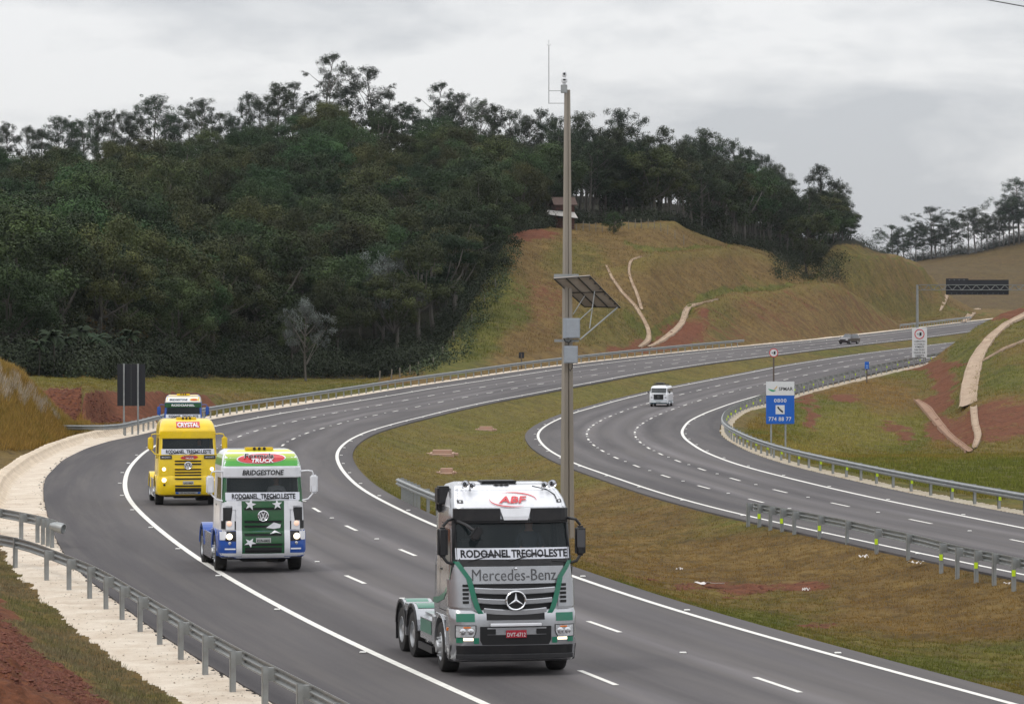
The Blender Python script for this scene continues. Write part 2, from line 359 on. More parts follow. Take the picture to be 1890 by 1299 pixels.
# smooth lightly, then roughen the open land
def blur(a,n=1):
    for _ in range(n):
        b=a.copy(); b[1:-1]=(a[:-2]+2*a[1:-1]+a[2:])/4; a=b; b=a.copy(); b[:,1:-1]=(a[:,:-2]+2*a[:,1:-1]+a[:,2:])/4; a=b
    return a
eA,eB,eC,eD=[np.broadcast_to(atY(x,YR)[None],GX.shape) for x in (xA,xB,xC,xD)]
onroad=((GX>eA)&(GX<eB))|((GX>eC)&(GX<eD))
sm=np.where(GY>430,blur(HZ,1),blur(HZ,3)); HZ=np.where(onroad|(GY>2000),HZ,sm)
nA=atY(normals(xA)[0],YR)[None]; nC=atY(normals(xC)[0],YR)[None]; nD=atY(normals(xD)[0],YR)[None]
dist=np.where(GX<eA,(eA-GX)*nA,np.where(GX>eD,(GX-eD)*nD,np.where((GX>=eB)&(GX<=eC),np.minimum((GX-eB)*nA,(eC-GX)*nC),0)))
# perpendicular distance is badly over-estimated where columns run along the road: bound it
fAp=farA(PXC)[:,None]; nyA=np.abs(atY(normals(xA)[1],YR))[None]; fDp=farD(np.maximum(PXC,1345))[:,None]; nDp=nearD(np.maximum(PXC,1345))[:,None]
PXG=PXC[:,None]+0*GY
dist=np.where((GX<eA)&(PXG>84)&(GY>168),np.minimum(dist,np.maximum(GY-fAp,0)*np.maximum(nyA,.55)),dist)
dist=np.where((GX>eD)&(PXG>1345),np.minimum(dist,np.minimum(np.abs(GY-nDp)*.75+.0,np.abs(fDp-GY)*.72)),dist)
rough=sstep(1.8,8,dist)
far=sstep(330,480,GY)
HZ=HZ+rough*(fbm(GX*.12,GY*.12,4,3)*.9*(.35+far*1.1)+fbm(GX*.9,GY*.9,3,9)*.28)+sstep(.3,2.5,dist)*fbm(GX*2.2,GY*1.6,3,5)*.22
HZ=np.where((GX<eA)&(GY<150),HZ+sstep(4,6,dist)*(fbm(GX*1.1,GY*.8,4,77)*.9+fbm(GX*4,GY*2,3,78)*.35),HZ)
HZ=HZ+np.where((GX<eA)&(PXC[:,None]>1000)&(GY>400)&(GY<850),sstep(4,14,dist)*fbm((.3*GX+.95*GY)*.4,(.95*GX-.3*GY)*.05,3,92)*.9,0)
PY=YH-(HZ-CZ)*FPX/GY
def ground_z(X,Y):
    px=X/Y*FPX+945; i=np.clip(np.searchsorted(PXC,px)-1,0,len(PXC)-2); j=np.clip(np.searchsorted(YR,Y)-1,0,len(YR)-2)
    s=np.clip((px-PXC[i])/(PXC[i+1]-PXC[i]),0,1); t=np.clip((Y-YR[j])/(YR[j+1]-YR[j]),0,1)
    return HZ[i,j]*(1-s)*(1-t)+HZ[i+1,j]*s*(1-t)+HZ[i,j+1]*(1-s)*t+HZ[i+1,j+1]*s*t
def seen(px,py,ymin=36,ymax=5000):
    """first visible ground point in picture column px at height py, beyond ymin"""
    i=int(np.clip(np.searchsorted(PXC,px),1,len(PXC)-1)); c=PY[i]; j=np.where((YR>ymin)&(YR<ymax)&(c<=py))[0]
    if not len(j): Y=ymax
    else:
        j=j[0]; Y=YR[j]
        if j>0 and c[j-1]>py: t=(c[j-1]-py)/(c[j-1]-c[j]+1e-9); Y=YR[j-1]+t*(YR[j]-YR[j-1])
    X=(px-945)/FPX*Y; return Vector((X,Y,float(ground_z(np.array([X]),np.array([Y]))[0])))
# ---- ground cover masks (what grows or lies where, plus painted light and shade on the hill tiers)
n2b=fbm(GX*.35,GY*.25,4,51); PYw=PY+fbm(GX*.4,GY*.3,4,53)*24
def blob(pts,r):       # soft patch: polyline in picture px, radius (rx,ry)
    m=np.zeros_like(GX); P=GX/GY*FPX+945+n2b*46; PY=PYw
    for (x,y,y0,y1,rx,ry) in pts:
        w=(GY>y0)&(GY<y1); q=((P-x)/rx)**2+((PY-y)/ry)**2
        m=np.maximum(m,np.where(w,np.clip(1.25-q,0,1),0))
    return m
n1=fbm(GX*.05,GY*.05,5,21); n2=fbm(GX*.25,GY*.25,4,31); n3=fbm(GX*.9,GY*.9,3,41)
left=GX<eA; right=GX>eD; med=(GX>eB)&(GX<eC)
P=GX/GY*FPX+945
footY=np.array([col_lines(p)[0] for p in PXC])[:,None]
L5=np.array([[q[0] for q in col_lines(p)[1]] for p in PXC])   # line depths per column
red=np.zeros_like(GX); green=np.zeros_like(GX); forest=np.zeros_like(GX); sand=np.zeros_like(GX)
# sand verges
sand=np.where((left|right)&(dist<np.where(right,.95,1.75)+n3*.5*sstep(260,120,GY))&(GY<900)&((P>-50)|(GY<200))&(right|(GY<118)|(GY>236)|(GX>np.interp(GY,KX[:,1],KX[:,0])))&(right|(GY<330)|(dist<1.2)),1,0).astype(float)
sand=np.where(right,sand*.52,sand)
# median grass
green=np.where(med,.42+n1*.9+n2*.5,green)
green=np.where(med&(GY>150),green+.18,green)
green=np.maximum(green,blob([(1250,1150,60,150,330,40),(1600,1240,60,150,400,45),(1120,1080,60,150,70,20),(900,1010,60,150,60,30)],1)*.9*med)
green=np.where(med,green-blob([(1500,1030,80,170,350,55),(1150,960,90,200,200,70),(1800,1130,60,150,260,60)],1)*.45,green)
red=np.maximum(red,med*blob([(1120,1032,70,200,55,16),(1190,1055,70,200,70,17),(1290,1080,70,200,80,13),(1380,1090,70,200,70,13),(1480,1085,70,200,60,8),(1520,1155,60,200,45,6)],1)*(.75+n2*2.2))
red=np.maximum(red,med*blob([(1080,905,120,260,90,14),(980,880,120,260,60,12)],1)*.35)
# foreground bank: grass lip then bare red earth
fb=left&(GY<150)
lip=sstep(3.0,3.9,dist+n2*2.0)
red=np.where(fb,lip*(.95+n2*.9),red); green=np.where(fb,.35+n2*.8,green)
# left cut slope
lh=left&(GY>=150)&(P<170)&(GY<242); green=np.where(lh,.22+n1*1.4+n2*.7,green)
# red bank and field
bank=left&(P>60)&(P<420)&(GY>L5[:,2:3]-2)&(GY<L5[:,3:4]+.2)&(GY>150)
red=np.where(bank,(1.0+n2*.5)*sstep(430,370,P+n2*60),red)
field=left&(GY>=L5[:,3:4])&(GY<L5[:,4:5])&(P<760); green=np.where(field,.62+n1*.6,green)
field2=left&(GY<L5[:,3:4])&(GY>220)&(P>=300)&(P<760); green=np.where(field2,.5+n1,green)
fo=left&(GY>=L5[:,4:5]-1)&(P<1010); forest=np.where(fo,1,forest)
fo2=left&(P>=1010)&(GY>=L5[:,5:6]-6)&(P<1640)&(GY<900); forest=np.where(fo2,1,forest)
# brown hills
hill=left&(P>700)&(GY>footY)&(forest<.5)
green=np.where(hill,.18+n1*.7,green)
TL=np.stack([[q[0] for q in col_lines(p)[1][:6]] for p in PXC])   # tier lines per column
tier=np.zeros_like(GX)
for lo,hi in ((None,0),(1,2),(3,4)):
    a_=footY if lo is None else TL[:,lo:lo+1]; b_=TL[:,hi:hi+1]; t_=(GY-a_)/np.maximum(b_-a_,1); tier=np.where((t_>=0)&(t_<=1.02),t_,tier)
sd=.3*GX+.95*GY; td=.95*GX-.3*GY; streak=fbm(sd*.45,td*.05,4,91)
green=np.where(hill&(P>1190),.36-.5*tier+n1*.6+streak*.9,green); upper=hill&(P>1150)&(GY>TL[:,1:2]); green=np.where(upper&(tier<.16)&(tier>0),.9,green)  # tier feet painted darker green as shading, so the benches read as steps
red=np.maximum(red,hill*(P>1190)*(P<1680)*(GY<TL[:,0:1])*np.clip(.30+streak*1.4,0,.55))
hb=blob([(870,610,330,520,70,90),(930,560,330,520,60,70),(900,470,330,520,40,60),(830,670,330,520,70,40)],1); green=np.maximum(green,hill*hb*.95)
green=np.maximum(green,hill*blob([(1330,590,440,560,40,55),(1120,600,400,540,120,60),(1060,480,400,540,80,50),(1560,480,600,800,60,30),(1590,500,600,800,50,50),(1640,560,600,800,60,30),(1230,640,400,540,180,14),(1700,575,600,800,80,24)],1)*.55)
red=np.maximum(red,hill*np.clip(blob([(1000,570,380,520,80,70),(960,600,380,520,70,40),(1050,640,380,520,60,20)],1)*.45+n1*1.4*.5,0,.6))
red=np.maximum(red,hill*blob([(1265,612,440,560,45,28),(1225,632,430,560,70,10),(1175,645,420,560,80,8),(1300,580,440,560,14,18)],1)*1.0)
red=np.maximum(red,left*blob([(965,436,460,600,62,13),(1000,430,460,600,40,10)],1)*1.3); forest=forest*(1-np.clip(left*blob([(965,436,460,600,62,15)],1)*2,0,1))
# right land
rl=right&(GY<620); green=np.where(rl,.5+n1*.9+n2*.3,green)
green=np.maximum(green,rl*blob([(1520,770,200,480,120,60),(1640,800,200,480,120,50),(1870,880,100,260,300,50),(1790,660,250,520,60,45),(1860,700,250,520,60,35)],1)*.95)
green=np.where(rl,green-blob([(1560,715,280,480,80,30),(1640,740,280,480,60,40),(1720,650,300,520,40,30)],1)*.4,green)
red=np.maximum(red,rl*blob([(1500,770,280,480,14,30),(1490,740,280,480,20,14),(1640,790,250,480,30,10),(1670,805,250,480,22,14),(1740,700,250,520,26,35),(1730,745,250,520,40,22),(1850,775,250,520,90,45),(1780,800,250,520,40,30),(1700,680,280,520,60,6),(1870,580,300,560,60,14),(1740,672,280,520,90,8),(1560,735,280,520,36,10),(1735,790,250,480,30,30)],1)*(1.0+n2*1.2))
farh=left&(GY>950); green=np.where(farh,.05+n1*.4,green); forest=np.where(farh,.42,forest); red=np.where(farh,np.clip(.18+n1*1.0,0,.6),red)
yellow=np.zeros_like(GX); yellow=np.maximum(yellow,rl*blob([(1590,790,200,480,130,45),(1480,830,200,480,90,20)],1)); yellow=np.maximum(yellow,field*.35); yellow=np.maximum(yellow,hill*(P>1100)*.75*sstep(.72,1.0,tier)); yellow=np.maximum(yellow,med*blob([(870,830,150,400,300,110),(1000,740,150,460,300,70),(1300,690,250,560,350,40)],1)*.6); yellow=np.maximum(yellow,lh*.25)  # hill term: tier crests painted golden as if lit
V=np.stack([GX,GY,HZ],-1).reshape(-1,3); nc,nr=GX.shape
ii,jj=np.meshgrid(np.arange(nc-1),np.arange(nr-1),indexing='ij'); q=(ii*nr+jj).ravel(); F=np.stack([q,q+nr,q+nr+1,q+1],1)
me=npmesh('ground',V,F,True)
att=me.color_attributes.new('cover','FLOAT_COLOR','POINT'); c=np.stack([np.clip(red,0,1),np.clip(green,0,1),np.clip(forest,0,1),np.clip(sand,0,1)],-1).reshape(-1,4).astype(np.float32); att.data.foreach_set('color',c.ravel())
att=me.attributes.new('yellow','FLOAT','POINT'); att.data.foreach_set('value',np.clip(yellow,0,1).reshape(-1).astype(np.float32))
def ground_mat():
    m=bpy.data.materials.new('ground_cover'); m.use_nodes=True; nt=m.node_tree; n=nt.nodes; L=nt.links; b=n['Principled BSDF']; b.inputs['Roughness'].default_value=.95; b.inputs['Specular IOR Level'].default_value=.15
    tc=n.new('ShaderNodeTexCoord'); geo=tc.outputs['Object']
    A=n.new('ShaderNodeAttribute'); A.attribute_name='cover'; S=n.new('ShaderNodeSeparateColor'); L.new(A.outputs['Color'],S.inputs[0])
    Yw=n.new('ShaderNodeAttribute'); Yw.attribute_name='yellow'
    def nz(sc_,d=6,r=.6,st=None):
        t=n.new('ShaderNodeTexNoise'); t.inputs['Scale'].default_value=sc_;t.inputs['Detail'].default_value=d;t.inputs['Roughness'].default_value=r
        if st: mp=n.new('ShaderNodeMapping'); mp.inputs['Scale'].default_value=st; L.new(geo,mp.inputs[0]); L.new(mp.outputs[0],t.inputs[0])
        else: L.new(geo,t.inputs[0])
        return t.outputs[0]
    def mr(s,a,b_,c_=0,d=1):
        r=n.new('ShaderNodeMapRange'); L.new(s,r.inputs[0]); r.inputs[1].default_value=a;r.inputs[2].default_value=b_;r.inputs[3].default_value=c_;r.inputs[4].default_value=d; return r.outputs[0]
    def mix(f,a,b_,bl='MIX'):
        x=n.new('ShaderNodeMix'); x.data_type='RGBA'; x.blend_type=bl
        if isinstance(f,(int,float)): x.inputs[0].default_value=f
        else: L.new(f,x.inputs[0])
        for i,s in ((6,a),(7,b_)):
            if isinstance(s,tuple): x.inputs[i].default_value=(*s,1)
            else: L.new(s,x.inputs[i])
        return x.outputs[2]
    def math_(op,a,b_):
        x=n.new('ShaderNodeMath'); x.operation=op
        for i,s in ((0,a),(1,b_)):
            if isinstance(s,(int,float)): x.inputs[i].default_value=s
            else: L.new(s,x.inputs[i])
        return x.outputs[0]
    N1=nz(.35,8,.62); N2=nz(3.2,6,.7); N3=nz(14,4,.7); N4=nz(1.1,5,.6)
    dry=mix(mr(N1,.35,.65),(.128,.078,.027),(.215,.140,.046))
    dry=mix(mr(N4,.5,.75),dry,(.095,.055,.022))
    grn=mix(mr(N1,.35,.65),(.070,.080,.014),(.150,.138,.026))
    gf=mr(math_('ADD',S.outputs[1],math_('MULTIPLY',math_('SUBTRACT',N4,.5),.9)),.25,.8)
    grass=mix(gf,dry,grn)
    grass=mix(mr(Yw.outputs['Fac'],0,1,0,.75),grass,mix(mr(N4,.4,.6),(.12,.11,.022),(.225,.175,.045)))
    # clumps
    N5=nz(1.5,6,.7,(1,.6,1)); grass=mix(mr(N5,.48,.72,0,.75),grass,(.045,.030,.012)); grass=mix(mr(N2,.42,.72,0,.6),grass,(.04,.03,.013))
    grass=mix(mr(N3,.55,.8,0,.45),grass,(.21,.17,.08))
    redc=mix(mr(N4,.35,.65),(.120,.034,.018),(.20,.070,.036)); redc=mix(mr(N2,.42,.7,0,.8),redc,(.045,.016,.010)); redc=mix(mr(N3,.6,.75,0,.5),redc,(.30,.15,.10))
    rf=math_('MULTIPLY',mr(math_('ADD',S.outputs[0],math_('ADD',math_('MULTIPLY',math_('SUBTRACT',N2,.5),1.5),math_('MULTIPLY',math_('SUBTRACT',N4,.5),1.6))),.38,.72),.9)
    col=mix(rf,grass,redc)
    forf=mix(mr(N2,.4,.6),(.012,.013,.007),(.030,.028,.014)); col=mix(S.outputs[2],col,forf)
    sandc=mix(mr(N4,.35,.7),(.62,.52,.41),(.76,.68,.57)); sandc=mix(mr(N2,.55,.8,0,.5),sandc,(.42,.30,.21)); sandc=mix(mr(N1,.55,.7,0,.5),sandc,(.45,.34,.25)); sandc=mix(mr(N3,.62,.7,0,.6),sandc,(.16,.12,.09))
    col=mix(mr(A.outputs['Alpha'],.4,.6),col,sandc)
    L.new(col,b.inputs['Base Color'])
    h=math_('ADD',math_('MULTIPLY',N2,.7),math_('MULTIPLY',N3,.35))
    bp=n.new('ShaderNodeBump'); bp.inputs['Distance'].default_value=.22; bp.inputs['Strength'].default_value=.8; L.new(h,bp.inputs['Height']); L.new(bp.outputs[0],b.inputs['Normal'])
    return m
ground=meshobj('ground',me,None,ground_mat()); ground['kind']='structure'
# ---------------------------------------------------------------- carriageways
def asphalt(name,seed):
    m=bpy.data.materials.new(name); m.use_nodes=True; nt=m.node_tree; n=nt.nodes; L=nt.links; b=n['Principled BSDF']; b.inputs['Roughness'].default_value=.9; b.inputs['Specular IOR Level'].default_value=.12
    uv=n.new('ShaderNodeUVMap'); uv.uv_map='UVMap'; sp=n.new('ShaderNodeSeparateXYZ'); L.new(uv.outputs[0],sp.inputs[0])
    tc=n.new('ShaderNodeTexCoord')
    def nz(src,s,st=(1,1,1),d=5):
        mp=n.new('ShaderNodeMapping'); mp.inputs['Scale'].default_value=st; mp.inputs['Location'].default_value=(seed,seed,0); L.new(src,mp.inputs[0]); t=n.new('ShaderNodeTexNoise'); t.inputs['Scale'].default_value=s; t.inputs['Detail'].default_value=d; t.inputs['Roughness'].default_value=.65; L.new(mp.outputs[0],t.inputs[0]); return t.outputs[0]
    def mr(s,a,b_,c_=0,d=1):
        r=n.new('ShaderNodeMapRange'); L.new(s,r.inputs[0]); r.inputs[1].default_value=a;r.inputs[2].default_value=b_;r.inputs[3].default_value=c_;r.inputs[4].default_value=d; return r.outputs[0]
    def mix(f,a,b_):
        x=n.new('ShaderNodeMix'); x.data_type='RGBA'; L.new(f,x.inputs[0])
        for i,s in ((6,a),(7,b_)):
            if isinstance(s,tuple): x.inputs[i].default_value=(*s,1)
            else: L.new(s,x.inputs[i])
        return x.outputs[2]
    cr=n.new('ShaderNodeValToRGB'); mrr=mr(sp.outputs['X'],-4,12); L.new(mrr,cr.inputs[0])
    E_=cr.color_ramp; E_.interpolation='LINEAR'
    def px_(u): return (u+4)/16
    stops=[(-4,.056),(-1.0,.062),(-.1,.070),(.35,.060),(.9,.060),(1.7,.084),(2.6,.060),(3.3,.108),(4.1,.060),(5.0,.084),(5.9,.060),(6.6,.112),(7.5,.061),(8.3,.084),(9.3,.061),(10.3,.068)]
    E_.elements[0].position=0; E_.elements[0].color=(.068,.063,.066,1); E_.elements[1].position=1; E_.elements[1].color=(.08,.075,.077,1)
    for u,v in stops[1:]:
        q=E_.elements.new(px_(u)); v*=1.48; q.color=(v*1.05,v*.975,v*.985,1)
    c0=cr.outputs[0]
    s1=nz(uv.outputs[0],1.0,(1.6,.035,1)); c1=mix(mr(s1,.42,.68,0,.75),c0,(.125,.114,.108))
    s2=nz(uv.outputs[0],1.0,(.35,.02,1)); c1=mix(mr(s2,.45,.7,0,.7),c1,(.056,.052,.055))
    s3=nz(tc.outputs['Object'],22,(1,1,1),3); c2=mix(mr(s3,.5,.8,0,.4),c1,(.15,.145,.14))
    L.new(c2,b.inputs['Base Color'])
    bp=n.new('ShaderNodeBump'); bp.inputs['Strength'].default_value=.35; bp.inputs['Distance'].default_value=.01; L.new(nz(tc.outputs['Object'],60),bp.inputs['Height']); L.new(bp.outputs[0],b.inputs['Normal'])
    return m
def road(name,xl,xref,xr,g,y0,y1,mat,dz=0.0):
    Y=np.concatenate([np.arange(y0,220,1.0),np.arange(220,y1,2.)]); l=atY(xl,Y); r=atY(xr,Y); ref=atY(xref,Y); nx=atY(normals(xref)[0],Y); z=g(Y)+dz; nn=12
    s=np.concatenate([[0],np.cumsum(np.hypot(np.diff(Y),np.diff(ref)))])
    vs=[];uv=[]
    for i in range(len(Y)):
        for k in range(nn+1):
            x=l[i]+(r[i]-l[i])*k/nn; vs.append((x,Y[i],z[i])); uv.append(((x-ref[i])*nx[i],s[i]))
    fs=[(i*(nn+1)+k,i*(nn+1)+k+1,(i+1)*(nn+1)+k+1,(i+1)*(nn+1)+k) for i in range(len(Y)-1) for k in range(nn)]
    nb=len(vs)   # paving edge, 12 cm thick
    for i in range(len(Y)):
        vs+= [(l[i]-.02,Y[i],z[i]-.16),(r[i]+.02,Y[i],z[i]-.16)]; uv+=[uv[i*(nn+1)],uv[i*(nn+1)+nn]]
    for i in range(len(Y)-1):
        fs.append((nb+2*i,i*(nn+1),(i+1)*(nn+1),nb+2*i+2)); fs.append((i*(nn+1)+nn,nb+2*i+1,nb+2*i+3,(i+1)*(nn+1)+nn))
    me=bpy.data.meshes.new(name); me.from_pydata(vs,[],fs); u=me.uv_layers.new(name='UVMap'); idx=np.zeros(len(me.loops),np.int32); me.loops.foreach_get('vertex_index',idx); u.data.foreach_set('uv',np.array(uv,np.float32)[idx].ravel())
    me.update(); o=meshobj(name,me,None,mat); o['kind']='structure'; return o
road('road',xA,xLL,xB,g1,36,1060,asphalt('asphalt_old',3.1))
road('road',xC,xRL,xD,g2,36,1060,asphalt('asphalt_new',8.7))
paint=pmat('road_paint',(.74,.72,.66),.6,noise=.12,nscale=2.0,dirt=(.33,.31,.29),dirt_amt=.55,dscale=6)
def line_strip(mb,x,g,y0,y1,w,step=1.0,dz=.006):
    Y=np.arange(y0,y1+step*.5,step); X=atY(x,Y); nx,ny=normals(x); a=atY(nx,Y); b=atY(ny,Y); Z=g(Y)+dz
    mb.grid([[(X[i]+a[i]*w/2*s,Y[i]+b[i]*w/2*s,float(g(Y[i]+b[i]*w/2*s))+dz) for s in (-1,1)] for i in range(len(Y))])
mk=MB()
for x,g,y0,y1,w in ((xLL,g1,40,900,.19),(xLR,g1,40,900,.17),(xRL,g2,60,900,.17),(xRR,g2,60,900,.19)):
    line_strip(mk,x,g,y0,y1,w)
DB=[(1437,1263),(1110,1156),(905,1080),(750,1019.3),(645.5,974.3),(581.5,940.7),(543,912),(520,887),(508,866),(506,849),(510,834),(520.4,821.4),(540.7,809.8),(564.8,799.2),(594,790.5),(626,781.7),(657.4,773.8),(691.5,766.1),(729.4,758.5),(770.6,750.3),(812.7,741.8),(857,733),(904,724.9),(948.4,716.7),(998,708.5),(1047,700),(1096.6,692.3),(1146,684.7),(1195,677.8),(1245,671),(1295.5,664.8),(1347,658.8),(1390,653),(1440,647.6),(1490,642),(1540,637),(1590,632),(1640,626)]
DA=[(1103.5,1250),(845,1147),(652.5,1069),(525,1010),(448,965),(403,928),(379,898),(371,872),(375,852),(388,836),(410,820),(441,805),(471.7,795),(505,786),(542.9,777.5),(578.3,769.8),(616,761.9),(657.4,755),(699,747.6),(747.4,738.6),(794.2,729.9),(842.3,722.2),(890.7,714.3),(941,705.3),(995.8,697.4),(1045,690),(1095,682.3),(1146,675.4),(1197.6,669.6),(1249,663.8),(1300.8,658),(1350,652.6),(1400,647),(1450,641.5),(1500,636.5),(1550,631.5),(1600,626)]
DC=[(1890,1043),(1700,1000),(1525,956),(1394.5,923.8),(1297,898.7),(1226,878.6),(1173.6,859.8),(1135.8,844.7),(1111.4,832),(1095,821.4),(1085,810.8),(1082.3,800.8),(1085.5,792.3),(1094,784.4),(1108,776.5),(1125.4,768),(1147,760),(1171,751.3),(1196,744),(1226,735.5),(1257.7,727.5),(1290,720),(1324,712),(1359,704.5),(1396,697.4),(1433.6,689.7),(1473,682),(1512.4,675),(1551,668.5),(1590.5,662.4),(1628,656.9),(1663,651.9),(1700,647),(1740,642)]
DDs=[(1890,1000),(1698,962),(1548.7,931),(1437,906),(1354.8,884.4),(1294,866),(1249.8,850.5),(1218.3,837.8),(1196,826.7),(1180.7,816),(1172.5,806.3),(1170.7,797.6),(1175.4,788.9),(1186.3,781),(1200.8,772.2),(1218.3,764),(1241,755.3),(1264,747.4),(1290,739),(1318.8,730.7),(1349,723.3),(1382,715.6),(1413.8,708.7),(1450,700.3),(1486,692.3),(1524,684.4),(1562,677),(1600,670),(1638.6,663.8),(1674,658),(1710,653)]
STUDS=[]
for pts,g,xl,xr,fr in ((DA,g1,xLL,xLR,1/3),(DB,g1,xLL,xLR,2/3),(DC,g2,xRL,xRR,1/3),(DDs,g2,xRL,xRR,2/3)):
    P3=back(pts,g); P3=P3[(P3[:,1]<900)]
    # small reading errors along the line are smoothed out
    xm=smooth_line(P3.copy(),4); xq=xl*(1-fr)+xr*fr; xm=np.where(YS>np.max(P3[:,1])-20,xq+(atY(xm-xq,np.max(P3[:,1])-20)),xm)
    for i,(x,y) in enumerate(P3):
        dy=3.05/2*float(atY(normals(xm)[0],y)); line_strip(mk,xm,g,y-dy,y+dy,.13,dy/2)
        if i+1<len(P3):
            ym=(y+P3[i+1][1])/2
            if abs(P3[i+1][1]-y)<30: STUDS.append((float(atY(xm,ym)),ym,float(g(ym))))
for x,g,sg in ((xLL,g1,-1),(xLR,g1,1),(xRL,g2,-1),(xRR,g2,1)):
    y=62.
    xs=offset(x,.22*sg)
    while y<560:
        STUDS.append((float(atY(xs,y)),y,float(g(y)))); y+=11.6*float(atY(normals(x)[0],y))
ln=mk.build('lane_markings',paint,fixn=False); ln['kind']='structure'
# ---------------------------------------------------------------- lettering
def text_geo(s,bold=0,shear=0,space=1,res=2):
    cu=bpy.data.curves.new('t','FONT'); cu.body=s; cu.size=1; cu.offset=bold; cu.shear=shear; cu.space_character=space; cu.resolution_u=res; cu.fill_mode='FRONT'
    o=bpy.data.objects.new('t',cu); COL.objects.link(o); dg=bpy.context.evaluated_depsgraph_get(); dg.update()
    me=bpy.data.meshes.new_from_object(o.evaluated_get(dg)); vs=[tuple(v.co) for v in me.vertices]; fs=[tuple(p.vertices) for p in me.polygons]
    bpy.data.objects.remove(o); bpy.data.curves.remove(cu); bpy.data.meshes.remove(me)
    xs=[v[0] for v in vs];ys=[v[1] for v in vs]; return vs,fs,min(xs),max(xs),min(ys),max(ys)
def add_text(mb,s,cx,cz,w,h,mapf,bold=0,shear=0,space=1,bottom=None):
    """letters fitted to a w x h box centred at (cx,cz); mapf(x,z)->3D point"""
    vs,fs,x0,x1,y0,y1=text_geo(s,bold,shear,space)
    out=[mapf(cx+((v[0]-x0)/(x1-x0)-.5)*w, cz+((v[1]-y0)/(y1-y0)-.5)*h) for v in vs]; mb.add(out,fs)
def poly(mb,pts,mapf): mb.add([mapf(x,z) for x,z in pts],[tuple(range(len(pts)))])
def disc(mb,cx,cz,rx,rz,mapf,n=28,a0=0): poly(mb,[(cx+rx*math.cos(2*PI*k/n+a0),cz+rz*math.sin(2*PI*k/n+a0)) for k in range(n)],mapf)
def ring(mb,cx,cz,rx,rz,w,mapf,n=36,a=(0,360),wz=None,taper=False):
    wz=wz or w; vs=[];m=n+1
    for k in range(m):
        t=R(a[0]+(a[1]-a[0])*k/n); f=math.sin(PI*k/n)*.9+.1 if taper else 1
        vs+= [mapf(cx+(rx)*math.cos(t),cz+(rz)*math.sin(t)),mapf(cx+(rx-w*f)*math.cos(t),cz+(rz-wz*f)*math.sin(t))]
    mb.add(vs,[(2*k,2*k+1,2*k+3,2*k+2) for k in range(n)])
# ---------------------------------------------------------------- materials of the roadside
GALV=pmat('galvanised_steel',(.31,.325,.325),.5,.55,noise=.18,nscale=3,dirt=(.30,.27,.23),dirt_amt=.35,dscale=5)
GALVD=pmat('weathered_steel',(.17,.18,.175),.6,.4,noise=.3,nscale=3,dirt=(.12,.10,.08),dirt_amt=.5)
REFL=pmat('yellow_reflector',(.55,.75,.02),.4,emit=None)
CONC=pmat('concrete',(.33,.30,.26),.85,noise=.2,nscale=1.2,dirt=(.17,.14,.11),dirt_amt=.6,dscale=2,bump=.3,bscale=20)
CHAN=pmat('channel_concrete',(.37,.275,.19),.9,noise=.3,nscale=1.5,dirt=(.20,.11,.065),dirt_amt=.9,dscale=.6)
CHAN2=pmat('soil_cement',(.27,.16,.10),.9,noise=.2,nscale=.8,dirt=(.2,.1,.06),dirt_amt=.7,dscale=1)
KERB=pmat('kerb_concrete',(.60,.50,.38),.85,noise=.15,nscale=1.5,dirt=(.28,.2,.14),dirt_amt=.5,dscale=1.6,bump=.3,bscale=8)
BLK=pmat('black_panel',(.010,.011,.015),.6); WHITE=pmat('white_sheet',(.62,.63,.64),.5,noise=.04,nscale=6)
REDP=pmat('sign_red',(.55,.02,.03),.5); INK=pmat('sign_black',(.01,.01,.012),.5); BLUE=pmat('sign_blue',(.005,.10,.46),.45,noise=.06,nscale=3)
STUDM=pmat('stud_white',(.75,.74,.70),.5); GREENP=pmat('logo_green',(.02,.30,.13),.5); TANP=pmat('logo_gold',(.55,.36,.10),.5); RUST=pmat('dark_post',(.10,.075,.06),.8)
